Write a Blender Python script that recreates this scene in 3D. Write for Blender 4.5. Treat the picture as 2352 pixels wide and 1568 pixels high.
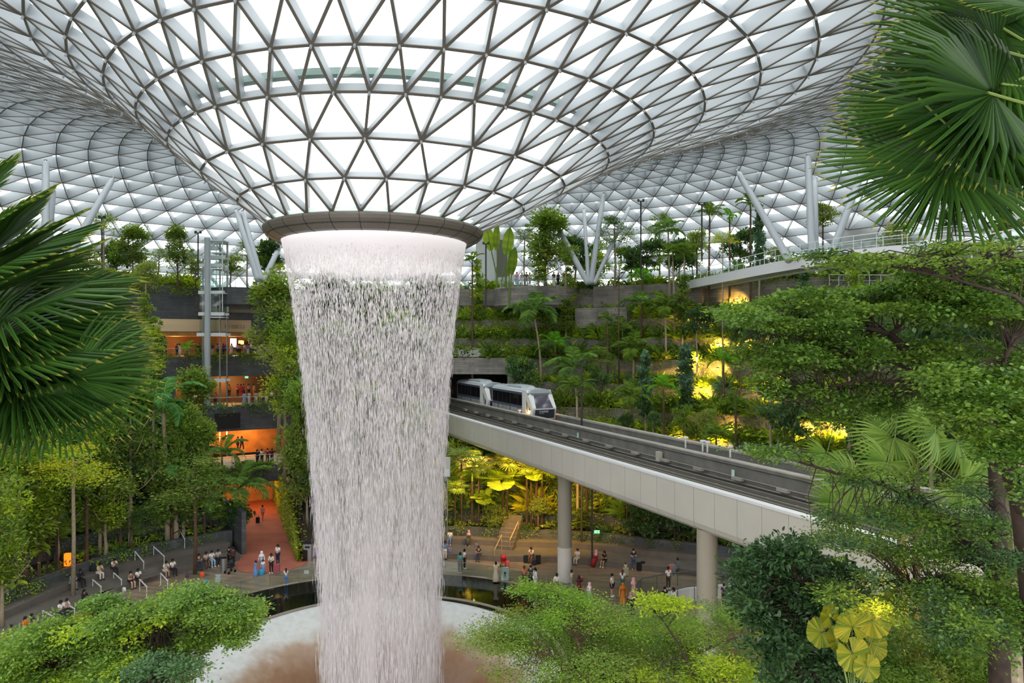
import bpy, math, random
import numpy as np
from mathutils import Vector, Matrix

random.seed(7)
RNG = np.random.default_rng(7)
scene = bpy.context.scene
for _o in list(bpy.data.objects):
    bpy.data.objects.remove(_o)
COL = scene.collection

# ------------------------------------------------------------------ camera
CAMZ = 20.0
FPX = 1600.0
cam_data = bpy.data.cameras.new('camera')
cam_data.sensor_width = 36.0
cam_data.lens = 36.0 * FPX / 2352.0
cam_data.clip_start = 0.1
cam_data.clip_end = 600
cam = bpy.data.objects.new('camera', cam_data)
cam.location = (0, 0, CAMZ)
cam.rotation_euler = (math.radians(90), 0, 0)
COL.objects.link(cam)
scene.camera = cam

# ------------------------------------------------------------------ sky, exposure
world = bpy.data.worlds.new('overcast_sky')
scene.world = world
world.use_nodes = True
_bg = world.node_tree.nodes['Background']
_bg.inputs[0].default_value = (0.985, 0.99, 1.0, 1)
_bg.inputs[1].default_value = 1.0
scene.view_settings.view_transform = 'Standard'
scene.view_settings.look = 'None'
scene.view_settings.gamma = 1
scene.view_settings.use_curve_mapping = False
scene.view_settings.exposure = 1.62
cy = scene.cycles
cy.max_bounces = 6
cy.diffuse_bounces = 3
cy.glossy_bounces = 2
cy.transmission_bounces = 4
cy.transparent_max_bounces = 12
cy.caustics_reflective = False
cy.caustics_refractive = False
cy.use_denoising = True
cy.use_adaptive_sampling = True
cy.adaptive_threshold = 0.02
cy.sample_clamp_indirect = 4.0

# ------------------------------------------------------------------ geometry helpers
def P(px, py, Y):
    """the point of the place that lies at depth Y in the direction of a photo pixel"""
    return Vector(((px - 1176) * Y / FPX, Y, CAMZ - (py - 784) * Y / FPX))

def PF(px, py, z=0.0):
    Y = (CAMZ - z) * FPX / (py - 784)
    return Vector(((px - 1176) * Y / FPX, Y, z))

def lin(h):
    h = h.lstrip('#')
    r = []
    for i in (0, 2, 4):
        c = int(h[i:i + 2], 16) / 255
        r.append(c / 12.92 if c <= 0.04045 else ((c + 0.055) / 1.055) ** 2.4)
    return (r[0], r[1], r[2], 1)

class M:
    """collects faces; build() links them as ONE mesh object"""
    def __init__(s):
        s.V = []; s.n = 0; s.L = []; s.S = []; s.MI = []
    def add(s, verts, faces, mi=0):
        verts = np.asarray(verts, dtype=np.float64).reshape(-1, 3)
        s.V.append(verts)
        for f in faces:
            s.L.append(np.asarray(f, dtype=np.int64) + s.n)
            s.S.append(np.array([len(f)]))
            s.MI.append(np.array([mi]))
        s.n += len(verts)
        return s
    def bulk(s, V, F, mi=0):
        V = np.asarray(V, dtype=np.float64).reshape(-1, 3); F = np.asarray(F, dtype=np.int64)
        s.V.append(V); s.L.append((F + s.n).ravel())
        s.S.append(np.full(len(F), F.shape[1])); 
        s.MI.append(np.full(len(F), mi) if np.isscalar(mi) else np.asarray(mi))
        s.n += len(V)
        return s
    def box(s, c, size, rz=0.0, mi=0, mat=None):
        x, y, z = [q / 2 for q in size]
        v = [(-x, -y, -z), (x, -y, -z), (x, y, -z), (-x, y, -z), (-x, -y, z), (x, -y, z), (x, y, z), (-x, y, z)]
        R = mat if mat is not None else Matrix.Rotation(rz, 3, 'Z')
        c = Vector(c)
        v = [c + R @ Vector(p) for p in v]
        return s.add(v, [(0, 3, 2, 1), (4, 5, 6, 7), (0, 1, 5, 4), (1, 2, 6, 5), (2, 3, 7, 6), (3, 0, 4, 7)], mi)
    def beam(s, a, b, w, h, mi=0):
        a = Vector(a); b = Vector(b); d = (b - a)
        L = d.length
        if L < 1e-6: return s
        d.normalize()
        up = Vector((0, 0, 1)) if abs(d.z) < 0.95 else Vector((1, 0, 0))
        x = d.cross(up).normalized(); u = x.cross(d)
        R = Matrix((x, d, u)).transposed()
        return s.box((a + b) / 2, (w, L, h), mat=R, mi=mi)
    def tube(s, pts, radii, n=8, mi=0, caps=True):
        pts = [Vector(p) for p in pts]
        if np.isscalar(radii): radii = [radii] * len(pts)
        V = []; ref = None
        for i, p in enumerate(pts):
            t = (pts[min(i + 1, len(pts) - 1)] - pts[max(i - 1, 0)])
            if t.length < 1e-9: t = Vector((0, 0, 1))
            t.normalize()
            if ref is None:
                ref = Vector((1, 0, 0)) if abs(t.x) < 0.8 else Vector((0, 1, 0))
            x = (ref - t * ref.dot(t)).normalized(); y = t.cross(x); ref = x
            for k in range(n):
                a = 2 * math.pi * k / n
                V.append(p + (x * math.cos(a) + y * math.sin(a)) * radii[i])
        F = []
        for i in range(len(pts) - 1):
            for k in range(n):
                F.append((i * n + k, i * n + (k + 1) % n, (i + 1) * n + (k + 1) % n, (i + 1) * n + k))
        if caps:
            F.append(tuple(range(n))[::-1]); F.append(tuple(range((len(pts) - 1) * n, len(pts) * n)))
        return s.add(V, F, mi)
    def lathe(s, prof, n=48, c=(0, 0, 0), a0=0.0, a1=360.0, mi=0, closed_prof=False, sx=1.0):
        full = abs(a1 - a0 - 360) < 1e-6
        m = n if full else n + 1
        V = []
        for j in range(m):
            a = math.radians(a0 + (a1 - a0) * j / n)
            for r, z in prof:
                V.append((c[0] + r * math.sin(a) * sx, c[1] + r * math.cos(a), c[2] + z))
        k = len(prof); F = []
        for j in range(n):
            j2 = (j + 1) % m
            for i in range(k - 1 if not closed_prof else k):
                i2 = (i + 1) % k
                F.append((j * k + i, j * k + i2, j2 * k + i2, j2 * k + i))
        return s.add(V, F, mi)
    def prism(s, poly, z0, z1, mi=0):
        n = len(poly)
        V = [(x, y, z0) for x, y in poly] + [(x, y, z1) for x, y in poly]
        F = [tuple(range(n))[::-1], tuple(range(n, 2 * n))] + [(i, (i + 1) % n, n + (i + 1) % n, n + i) for i in range(n)]
        return s.add(V, F, mi)
    def ball(s, c, r, n=10, mi=0, sc=(1, 1, 1), mat=None):
        V = []; F = []
        m = max(4, n // 2 + 1)
        for i in range(m + 1):
            th = math.pi * i / m
            for j in range(n):
                ph = 2 * math.pi * j / n
                p = Vector((math.sin(th) * math.cos(ph) * sc[0], math.sin(th) * math.sin(ph) * sc[1], math.cos(th) * sc[2])) * r
                if mat is not None: p = mat @ p
                V.append(Vector(c) + p)
        for i in range(m):
            for j in range(n):
                F.append((i * n + j, (i + 1) * n + j, (i + 1) * n + (j + 1) % n, i * n + (j + 1) % n))
        return s.add(V, F, mi)
    def mesh(s, name, mats, smooth=False, origin=None):
        V = np.concatenate(s.V) if s.V else np.zeros((0, 3))
        if origin is not None: V = V - np.array(origin)
        L = np.concatenate(s.L).astype(np.int32); S = np.concatenate(s.S).astype(np.int32)
        me = bpy.data.meshes.new(name)
        me.vertices.add(len(V)); me.vertices.foreach_set('co', V.astype(np.float32).ravel())
        me.loops.add(len(L)); me.loops.foreach_set('vertex_index', L)
        me.polygons.add(len(S))
        st = np.zeros(len(S), dtype=np.int32); st[1:] = np.cumsum(S)[:-1]
        me.polygons.foreach_set('loop_start', st)
        me.polygons.foreach_set('material_index', np.concatenate(s.MI).astype(np.int32))
        me.polygons.foreach_set('use_smooth', np.full(len(S), smooth))
        me.update(calc_edges=True)
        for m in (mats if isinstance(mats, (list, tuple)) else [mats]): me.materials.append(m)
        return me
    def build(s, name, mats, parent=None, smooth=False, origin=None):
        me = s.mesh(name, mats, smooth, origin)
        o = bpy.data.objects.new(name, me)
        if origin is not None: o.location = origin
        COL.objects.link(o)
        if parent is not None: o.parent = parent
        return o

def tag(o, label=None, cat=None, group=None, kind=None):
    if label: o['label'] = label
    if cat: o['category'] = cat
    if group: o['group'] = group
    if kind: o['kind'] = kind
    return o
def struct(o, label=None):
    o['kind'] = 'structure'
    if label: o['label'] = label
    return o
def empty(name, loc=(0, 0, 0), rz=0.0, sc=1.0):
    o = bpy.data.objects.new(name, None)
    o.empty_display_size = 0.2
    o.location = loc; o.rotation_euler = (0, 0, rz); o.scale = (sc,) * 3 if np.isscalar(sc) else sc
    COL.objects.link(o)
    return o
def put(name, me, parent, loc=(0, 0, 0), rot=(0, 0, 0), sc=1.0):
    o = bpy.data.objects.new(name, me)
    o.location = loc; o.rotation_euler = rot; o.scale = (sc,) * 3 if np.isscalar(sc) else sc
    COL.objects.link(o)
    if parent is not None: o.parent = parent
    return o
def copy_tree(o, parent=None):
    c = o.copy(); COL.objects.link(c); c.parent = parent
    for ch in list(o.children): copy_tree(ch, c)
    return c

def text_obj(name, cu):
    t = bpy.data.objects.new(name + '_t', cu); COL.objects.link(t)
    dg = bpy.context.evaluated_depsgraph_get(); dg.update(); ev = t.evaluated_get(dg)
    me = bpy.data.meshes.new_from_object(ev); me.name = name
    mats = [m for m in cu.materials]; bpy.data.objects.remove(t)
    me.materials.clear()
    for m in mats: me.materials.append(m)
    o = bpy.data.objects.new(name, me); COL.objects.link(o); return o

# ------------------------------------------------------------------ materials
def mat_new(name):
    m = bpy.data.materials.new(name); m.use_nodes = True
    nt = m.node_tree; nt.nodes.clear()
    out = nt.nodes.new('ShaderNodeOutputMaterial')
    return m, nt, out
def nd(nt, t, **k):
    n = nt.nodes.new(t)
    for a, b in k.items():
        if isinstance(a, str) and hasattr(n, a): setattr(n, a, b)
    return n
def ramp(nt, cols, fac):
    r = nt.nodes.new('ShaderNodeValToRGB')
    e = r.color_ramp.elements
    while len(e) < len(cols): e.new(0.5)
    for i, (p, c) in enumerate(cols):
        e[i].position = p; e[i].color = c
    nt.links.new(fac, r.inputs[0])
    return r
def simple(name, col, rough=0.6, metal=0.0, noise=0.0, scale=3.0, spec=0.5, emit=None, estr=0.0):
    m, nt, out = mat_new(name)
    b = nt.nodes.new('ShaderNodeBsdfPrincipled')
    c = lin(col) if isinstance(col, str) else col
    b.inputs['Roughness'].default_value = rough
    b.inputs['Metallic'].default_value = metal
    b.inputs['Specular IOR Level'].default_value = spec
    if noise > 0:
        tc = nt.nodes.new('ShaderNodeTexCoord'); nz = nt.nodes.new('ShaderNodeTexNoise')
        nz.inputs['Scale'].default_value = scale; nz.inputs['Detail'].default_value = 4
        nt.links.new(tc.outputs['Object'], nz.inputs['Vector'])
        lo = tuple(max(0, q * (1 - noise)) for q in c[:3]) + (1,); hi = tuple(min(1, q * (1 + noise)) for q in c[:3]) + (1,)
        r = ramp(nt, [(0.3, lo), (0.7, hi)], nz.outputs['Fac'])
        nt.links.new(r.outputs[0], b.inputs['Base Color'])
    else:
        b.inputs['Base Color'].default_value = c
    if emit:
        b.inputs['Emission Color'].default_value = lin(emit); b.inputs['Emission Strength'].default_value = estr
    nt.links.new(b.outputs[0], out.inputs[0])
    return m
def leafmat(name, dark, light, trans=0.35, rough=0.45, spec=0.35, odd=None):
    """leaf colours differ from leaf to leaf; part of the light goes through the leaf"""
    m, nt, out = mat_new(name)
    g = nt.nodes.new('ShaderNodeNewGeometry'); oi = nt.nodes.new('ShaderNodeObjectInfo')
    ad = nt.nodes.new('ShaderNodeMath'); ad.operation = 'MULTIPLY_ADD'; ad.inputs[1].default_value = 0.75
    ml = nt.nodes.new('ShaderNodeMath'); ml.operation = 'MULTIPLY'; ml.inputs[1].default_value = 0.25
    nt.links.new(oi.outputs['Random'], ml.inputs[0])
    nt.links.new(g.outputs['Random Per Island'], ad.inputs[0]); nt.links.new(ml.outputs[0], ad.inputs[2])
    cols = [(0.0, lin(dark)), (0.8, lin(light))]
    if odd: cols = [(0.0, lin(dark)), (0.75, lin(light)), (0.95, lin(odd))]
    r = ramp(nt, cols, ad.outputs[0])
    b = nt.nodes.new('ShaderNodeBsdfPrincipled')
    b.inputs['Roughness'].default_value = rough; b.inputs['Specular IOR Level'].default_value = spec
    nt.links.new(r.outputs[0], b.inputs['Base Color'])
    t = nt.nodes.new('ShaderNodeBsdfTranslucent')
    mc = nt.nodes.new('ShaderNodeMix'); mc.data_type = 'RGBA'; mc.blend_type = 'MULTIPLY'; mc.inputs[0].default_value = 1
    mc.inputs[7].default_value = (1.5, 1.45, 0.55, 1)
    nt.links.new(r.outputs[0], mc.inputs[6]); nt.links.new(mc.outputs[2], t.inputs[0])
    mx = nt.nodes.new('ShaderNodeMixShader'); mx.inputs[0].default_value = trans
    nt.links.new(b.outputs[0], mx.inputs[1]); nt.links.new(t.outputs[0], mx.inputs[2])
    nt.links.new(mx.outputs[0], out.inputs[0])
    return m
def stone(name, c1, c2, mortar, sc=1.0, rough=0.7, bw=1.2, bh=0.3, cyl=True):
    m, nt, out = mat_new(name)
    g = nt.nodes.new('ShaderNodeNewGeometry')
    sp = nt.nodes.new('ShaderNodeSeparateXYZ'); nt.links.new(g.outputs['Position'], sp.inputs[0])
    # courses run along the arc about the pool's centre
    sx = nt.nodes.new('ShaderNodeMath'); sx.operation = 'SUBTRACT'; sx.inputs[1].default_value = -8.4
    sy = nt.nodes.new('ShaderNodeMath'); sy.operation = 'SUBTRACT'; sy.inputs[1].default_value = 43.0
    nt.links.new(sp.outputs[0], sx.inputs[0]); nt.links.new(sp.outputs[1], sy.inputs[0])
    at = nt.nodes.new('ShaderNodeMath'); at.operation = 'ARCTAN2'
    nt.links.new(sx.outputs[0], at.inputs[0]); nt.links.new(sy.outputs[0], at.inputs[1])
    ml = nt.nodes.new('ShaderNodeMath'); ml.operation = 'MULTIPLY'; ml.inputs[1].default_value = 44.0
    nt.links.new(at.outputs[0], ml.inputs[0])
    cb = nt.nodes.new('ShaderNodeCombineXYZ'); nt.links.new(ml.outputs[0], cb.inputs[0]); nt.links.new(sp.outputs[2], cb.inputs[1])
    br = nt.nodes.new('ShaderNodeTexBrick'); nt.links.new(cb.outputs[0], br.inputs[0])
    br.inputs['Color1'].default_value = lin(c1); br.inputs['Color2'].default_value = lin(c2); br.inputs['Mortar'].default_value = lin(mortar)
    br.inputs['Scale'].default_value = sc; br.inputs['Mortar Size'].default_value = 0.012
    br.inputs['Brick Width'].default_value = bw; br.inputs['Row Height'].default_value = bh
    nz = nt.nodes.new('ShaderNodeTexNoise'); nz.inputs['Scale'].default_value = 0.8; nz.inputs['Detail'].default_value = 5
    nt.links.new(g.outputs['Position'], nz.inputs['Vector'])
    r = ramp(nt, [(0.3, (0.72, 0.72, 0.74, 1)), (0.7, (1.15, 1.12, 1.08, 1))], nz.outputs['Fac'])
    mx = nt.nodes.new('ShaderNodeMix'); mx.data_type = 'RGBA'; mx.blend_type = 'MULTIPLY'; mx.inputs[0].default_value = 1
    nt.links.new(br.outputs[0], mx.inputs[6]); nt.links.new(r.outputs[0], mx.inputs[7])
    b = nt.nodes.new('ShaderNodeBsdfPrincipled'); b.inputs['Roughness'].default_value = rough
    nt.links.new(mx.outputs[2], b.inputs['Base Color']); nt.links.new(b.outputs[0], out.inputs[0])
    return m

def glassmat(name, tint=(0.92, 0.96, 0.95), gloss=0.08, rough=0.03, gcol=(1, 1, 1, 1)):
    m, nt, out = mat_new(name)
    t = nt.nodes.new('ShaderNodeBsdfTransparent'); t.inputs[0].default_value = (*tint, 1)
    g = nt.nodes.new('ShaderNodeBsdfGlossy'); g.inputs['Roughness'].default_value = rough; g.inputs[0].default_value = gcol
    mx = nt.nodes.new('ShaderNodeMixShader'); mx.inputs[0].default_value = gloss
    nt.links.new(t.outputs[0], mx.inputs[1]); nt.links.new(g.outputs[0], mx.inputs[2]); nt.links.new(mx.outputs[0], out.inputs[0])
    return m
def frost(name, white=0.6, col=(0.95, 0.97, 0.95, 1), tint=(0.95, 0.98, 0.96)):
    m, nt, out = mat_new(name)
    t = nt.nodes.new('ShaderNodeBsdfTransparent'); t.inputs[0].default_value = (*tint, 1)
    g = nt.nodes.new('ShaderNodeBsdfTranslucent'); g.inputs[0].default_value = col
    mx = nt.nodes.new('ShaderNodeMixShader'); mx.inputs[0].default_value = white
    nt.links.new(t.outputs[0], mx.inputs[1]); nt.links.new(g.outputs[0], mx.inputs[2]); nt.links.new(mx.outputs[0], out.inputs[0])
    return m

MT = {}
MT['steel'] = simple('pale_steel', '#aeb4b8', 0.5, 0.0)
MT['flange'] = simple('dark_flange', '#6b675f', 0.55)
MT['tubewhite'] = simple('white_tube', '#b3babf', 0.45)
MT['glass_roof'] = glassmat('roof_glass', (0.93, 0.97, 0.965), 0.07)
MT['glass_wet'] = frost('wet_glass', 0.62)
MT['ring'] = simple('ring_grey', '#736d65', 0.45, 0.1, 0.08, 0.5)
MT['black'] = simple('black', '#16171a', 0.5)
MT['groove'] = simple('groove', '#3c3a37', 0.7)
MT['stone_d'] = stone('dark_stone', '#4f5358', '#5f6265', '#3a3b3e')
MT['stone_m'] = stone('warm_stone', '#76716b', '#8f8981', '#555250')
MT['stone_l'] = stone('light_stone', '#7f7b76', '#98938c', '#5d5a56')
MT['bench'] = simple('bench_stone', '#6c655f', 0.65, 0, 0.15, 1.2)
MT['soil'] = simple('soil', '#2f2a20', 0.95, 0, 0.4, 2.0)
MT['white'] = simple('white_paint', '#e6e6e3', 0.5)
MT['fascia'] = simple('bridge_panel', '#c9c5bb', 0.45, 0.0, 0.04, 0.4)
MT['cap'] = simple('white_cap', '#e4e6e8', 0.4)
MT['concrete'] = simple('concrete', '#76756f', 0.8, 0, 0.25, 0.9)
MT['concrete_l'] = simple('light_concrete', '#a19d94', 0.8, 0, 0.15, 0.9)
MT['trackdark'] = simple('track_dark', '#3a3936', 0.8, 0, 0.3, 1.5)
MT['rail'] = simple('rail_metal', '#9a958b', 0.4, 0.6)
MT['metal'] = simple('brushed_metal', '#a7a9aa', 0.35, 0.7)
MT['pillar'] = simple('pillar_beige', '#a79f8f', 0.55, 0, 0.04, 0.5)
MT['pillar_w'] = simple('pillar_white', '#d8d2c8', 0.5, 0, 0.04, 0.5)
MT['glass'] = glassmat('clear_glass', (0.88, 0.94, 0.92), 0.06)
MT['beige'] = simple('beige_panel', '#e2c7a0', 0.6)
MT['warmwall'] = simple('warm_wall', '#c58a4c', 0.7, 0, 0.3, 0.8)
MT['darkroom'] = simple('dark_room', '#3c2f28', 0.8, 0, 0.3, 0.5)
MT['redfloor'] = simple('red_carpet', '#a8604e', 0.8, 0, 0.15, 0.7)
MT['lamp'] = simple('lamp_glow', '#ffffff', 0.5, emit='#ffb070', estr=12)
MT['lampw'] = simple('lamp_warm', '#ffffff', 0.5, emit='#ffc060', estr=10)
MT['bark'] = simple('bark', '#5e4938', 0.9, 0, 0.35, 6)
MT['barkd'] = simple('dark_bark', '#3d3028', 0.9, 0, 0.35, 6)
MT['barkpale'] = simple('pale_bark', '#a3937b', 0.85, 0, 0.25, 8)
MT['stem'] = simple('green_stem', '#6b7f35', 0.6)
MT['lf_mid'] = leafmat('leaf_mid', '#3b5e24', '#8eac48', 0.4)
MT['lf_dark'] = leafmat('leaf_dark', '#2a4c31', '#638452', 0.38)
MT['lf_lime'] = leafmat('leaf_lime', '#71961f', '#bfd044', 0.42)
MT['lf_blue'] = leafmat('leaf_blue', '#375f4c', '#86a98f')
MT['lf_olive'] = leafmat('leaf_olive', '#58722d', '#a5b460', 0.4)
MT['lf_yel'] = leafmat('leaf_yellow', '#7f8f18', '#d8cf3a', 0.45)
MT['lf_fore'] = leafmat('leaf_fore', '#30541c', '#7fa544', 0.3, 0.3, 0.55)
MT['lf_gloss'] = leafmat('leaf_gloss', '#1f3a20', '#587f4c', 0.25, 0.25, 0.6)
MT['lf_fan'] = leafmat('leaf_fan', '#1b3614', '#43682a', 0.3, 0.3, 0.5)
MT['lf_tip'] = leafmat('leaf_tip', '#4a6a1c', '#8a8a3c', 0.3, 0.4, 0.4)
MT['lf_fan2'] = leafmat('leaf_fan2', '#4b7428', '#8fab55', 0.3, 0.4, 0.4)
MT['lf_palm'] = leafmat('leaf_palm', '#447834', '#98ba6c', 0.38, 0.4, 0.45)

# ------------------------------------------------------------------ the bowl-shaped valley about the pool
C = Vector((-8.4, 43.0, 0))
PHK = [-140, -75, -55, -38, -20, 0, 20, 46, 60, 80, 140]
E0 = [24, 25, 26.6, 26.4, 23, 21, 21.5, 26, 30.5, 34, 34]
def edge(phi): return float(np.interp(phi, PHK, E0))
ZT = [3.0, 5.0, 7.5, 10.0, 12.5, 15.0, 17.8, 20.3, 22.8, 26.8]
PK = [-140, -75, -38, -20, 0, 20, 46, 80, 140]
PR = [[33, 36, 40, 44, 48, 52, 56, 59, 60, 61], [34, 37, 41, 45, 49, 53, 57, 60, 61, 62], [34, 38, 42, 46.5, 51, 55, 58, 60, 61, 62],
      [29, 32, 35.5, 39, 43, 47, 50, 52, 54, 55.5],
      [27, 29.5, 32, 35, 38, 42, 45.5, 47, 49, 51], [28, 30.5, 33, 35.5, 38.5, 42, 45, 47, 49, 51],
      [33, 35, 37, 39, 41, 43, 45, 47, 49, 51], [39, 41, 43, 45, 47, 49, 51, 53, 55, 57], [39, 41, 43, 45, 47, 49, 51, 53, 55, 57]]
def terr_r(i, phi): return float(np.interp(phi, PK, [row[i] for row in PR]))
def pol(phi, R, z=0.0):
    a = math.radians(phi)
    return Vector((C.x + R * math.sin(a), C.y + R * math.cos(a), z))
def to_pol(x, y):
    dx, dy = x - C.x, y - C.y
    return math.degrees(math.atan2(dx, dy)), math.hypot(dx, dy)
def ground_z(x, y):
    phi, R = to_pol(x, y)
    e = edge(phi)
    if R < e: return 0.0
    z = 0.5
    if R > e + 3.0: z = 1.0
    if R > e + 4.2: z = 1.7
    for i, zt in enumerate(ZT):
        if R > terr_r(i, phi): z = zt
    return z
def hit(px, py, y0=30.0, y1=130.0):
    """where the line of sight through a photo pixel first meets the ground of the valley"""
    Y = y0
    while Y < y1:
        p = P(px, py, Y)
        if p.z <= ground_z(p.x, p.y): return Vector((p.x, p.y, ground_z(p.x, p.y)))
        Y += 0.15
    p = P(px, py, y1); p.z = max(p.z, ground_z(p.x, p.y)); return p
# ================================================================== the steel and glass roof
TH0 = 3.6
SD = Vector((0.98, 0.19))
ROOF = [(6.3, 26.8, 0), (8.6, 28.1, .6), (10.8, 29.45, .9), (12.95, 30.85, 1.4), (15.0, 32.1, 2.0), (17.15, 33.3, 2.75), (19.4, 34.3, 3.5), (21.65, 35.2, 4.15),
        (24.4, 36.2, 4.4), (27.4, 37.2, 4.4), (30.4, 38.1, 4.3), (33.5, 38.9, 4.1), (36.6, 39.6, 3.8), (39.7, 40.1, 3.5), (42.8, 40.4, 3.2), (46, 40.5, 2.8), (49.2, 40.3, 2.4),
        (52.3, 39.9, 2), (55.4, 39.2, 1.7), (58.4, 38.3, 1.4), (61.4, 37.1, 1.1), (64.3, 35.7, .8), (67, 34, .6), (69.6, 32.1, .4), (72, 30, .2), (74.2, 27.7, 0), (76.2, 25.2, 0), (77.8, 22.4, 0), (79, 19.4, 0), (80, 16, 0)]
def roof_nodes():
    rows = []
    N = 26; off = TH0
    for i, (R, z, sh) in enumerate(ROOF):
        d = 360.0 / N
        if i in (3, 8): N *= 2; d = 360.0 / N       # aligned doubling
        elif i > 0: off += d / 2
        cx, cyy = C.x + SD.x * sh, C.y + SD.y * sh
        pts = []
        for k in range(N):
            a = math.radians(off + k * d)
            pts.append((cx + R * math.sin(a), cyy - R * math.cos(a), z))
        rows.append((N, np.array(pts)))
    return rows
rows = roof_nodes()
mem = []      # (a, b, normalA)
tris = []; trow = []
def rnorm(i, k):
    (R, z, sh) = ROOF[i]; j = min(i + 1, len(ROOF) - 1); h = max(i - 1, 0)
    dr = ROOF[j][0] - ROOF[h][0]; dz = ROOF[j][1] - ROOF[h][1]
    p = rows[i][1][k]; cx, cyy = C.x + SD.x * sh, C.y + SD.y * sh
    rad = np.array([p[0] - cx, p[1] - cyy, 0]) / R
    n = np.array([-dz * rad[0], -dz * rad[1], dr]); return n / np.linalg.norm(n)
for i in range(len(ROOF)):
    N, A = rows[i]
    for k in range(N):
        if i > 0: mem.append((i, k, i, (k + 1) % N))
        if i + 1 < len(ROOF):
            N2 = rows[i + 1][0]
            if N2 == 2 * N:
                for q in (2 * k - 1, 2 * k, 2 * k + 1):
                    mem.append((i, k, i + 1, q % N2))
                tris += [(i, k, i + 1, (2 * k - 1) % N2, i + 1, 2 * k), (i, k, i + 1, 2 * k, i + 1, (2 * k + 1) % N2), (i, k, i + 1, (2 * k + 1) % N2, i, (k + 1) % N)]
            else:
                mem.append((i, k, i + 1, k)); mem.append((i, k, i + 1, (k - 1) % N2))
                tris += [(i, k, i + 1, k, i, (k + 1) % N), (i, k, i + 1, (k - 1) % N2, i + 1, k)]
lat = M(); Vb = []; Fb = []; Mb = []
cnt = 0
for (i, k, j, q) in mem:
    a = rows[i][1][k]; b = rows[j][1][q]
    if a[1] < -12 and b[1] < -12: continue
    na = (rnorm(i, k) + rnorm(j, q)); na /= np.linalg.norm(na)
    d = b - a; L = np.linalg.norm(d); d = d / L
    x = np.cross(d, na); x /= np.linalg.norm(x); n = np.cross(x, d)
    Rm = ROOF[i][0]
    w = 0.066 if Rm < 24 else (0.06 if Rm < 33 else 0.042)
    dep = 0.42 if Rm < 12 else (0.55 if Rm < 18 else (0.7 if Rm < 24 else (1.0 if Rm < 31 else 1.4)))
    fl = 0.10
    # blade with a slightly wider flange at its inner edge
    for (hw, z0, z1, m0) in ((w * 0.8, 0.05, dep, 0), (w, 0.0, 0.05, 1)):
        c8 = [a - x * hw + n * z0, a + x * hw + n * z0, b + x * hw + n * z0, b - x * hw + n * z0,
              a - x * hw + n * z1, a + x * hw + n * z1, b + x * hw + n * z1, b - x * hw + n * z1]
        Vb += c8; o = cnt
        Fb += [(o, o + 3, o + 2, o + 1), (o + 4, o + 5, o + 6, o + 7), (o, o + 1, o + 5, o + 4), (o + 1, o + 2, o + 6, o + 5), (o + 2, o + 3, o + 7, o + 6), (o + 3, o, o + 4, o + 7)]
        Mb += [m0] * 6; cnt += 8
lat.bulk(np.array(Vb), np.array(Fb), np.array(Mb))
# little pins under the joints
for i in range(1, 12):
    N, A = rows[i]
    for k in range(N):
        if A[k][1] < 0: continue
        n = rnorm(i, k); p = Vector(A[k])
        lat.tube([p - Vector(n) * 0.16, p + Vector(n) * 0.02], 0.06, 6, 0)
ceiling = lat.build('ceiling', [MT['steel'], MT['flange']])
struct(ceiling, 'white steel triangular lattice of the funnel-shaped glass roof')
gw = M(); gc = M()
for t in tris:
    p = []
    for q in (0, 2, 4):
        i, k = t[q], t[q + 1]
        dep = 0.40 if ROOF[i][0] < 12 else (0.5 if ROOF[i][0] < 24 else (0.9 if ROOF[i][0] < 30 else 1.3))
        p.append(rows[i][1][k] + rnorm(i, k) * dep)
    if min(v[1] for v in p) < -12: continue
    (gw if max(t[0], t[2], t[4]) <= 3 else gc).add(p, [(0, 1, 2)])
g1 = gw.build('glazing', MT['glass_wet'], ceiling); g2 = gc.build('glazing', MT['glass_roof'], ceiling)
g1['label'] = 'wet milky glass low on the funnel'
# gutter band seen through the glass on the funnel's upper side
sh = ROOF[3]
gut = M().lathe([(12.9, 31.5), (13.1, 31.6), (13.1, 31.9), (12.9, 31.8)], 96, c=(C.x + 1.4, C.y + .3, 0), closed_prof=True)
gg = gut.build('gutter', simple('gutter_green', '#8fa39c', 0.5), ceiling)

def roof_z(x, y):
    lo, hi = 0.0, len(ROOF) - 1.001
    def g(t):
        i = int(t); f = t - i
        R, z, sh = [ROOF[i][q] * (1 - f) + ROOF[i + 1][q] * f for q in range(3)]
        return math.hypot(x - C.x - SD.x * sh, y - C.y - SD.y * sh) - R, z
    for _ in range(30):
        m = (lo + hi) / 2
        if g(m)[0] > 0: lo = m
        else: hi = m
    return g(lo)[1]
def roof_hit(px, py, y0=55):
    Y = y0
    while Y < 130:
        p = P(px, py, Y)
        if p.z >= roof_z(p.x, p.y): return p
        Y += 0.2
    return P(px, py, 100)

# ------------------------------------------------------------------ ring at the foot of the funnel
prof = [(5.62, 25.98), (5.9, 26.02), (6.22, 26.2), (6.33, 26.27), (6.30, 26.31), (6.40, 26.33), (6.56, 26.5), (6.63, 26.68), (6.58, 26.8), (6.4, 26.88), (6.0, 26.92), (5.75, 26.8), (5.6, 26.4)]
ring = empty('oculus_ring', (C.x, C.y, 26))
tag(ring, 'dark grey panelled ring at the foot of the glass funnel, water pours out of it', 'ring')
rb = M().lathe([(r, z - 26) for r, z in prof], 104, closed_prof=True).build('rim', MT['ring'], ring, smooth=False)
sm = M()
for k in range(26):
    a = math.radians(TH0 + 13.846 * k)
    for q in range(len(prof) - 5):
        r0, z0 = prof[q]; r1, z1 = prof[q + 1]
        o = 0.012
        sm.beam((math.sin(a) * (r0 + o), -math.cos(a) * (r0 + o), z0 - 26 - o), (math.sin(a) * (r1 + o), -math.cos(a) * (r1 + o), z1 - 26), 0.025, 0.02)
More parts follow.
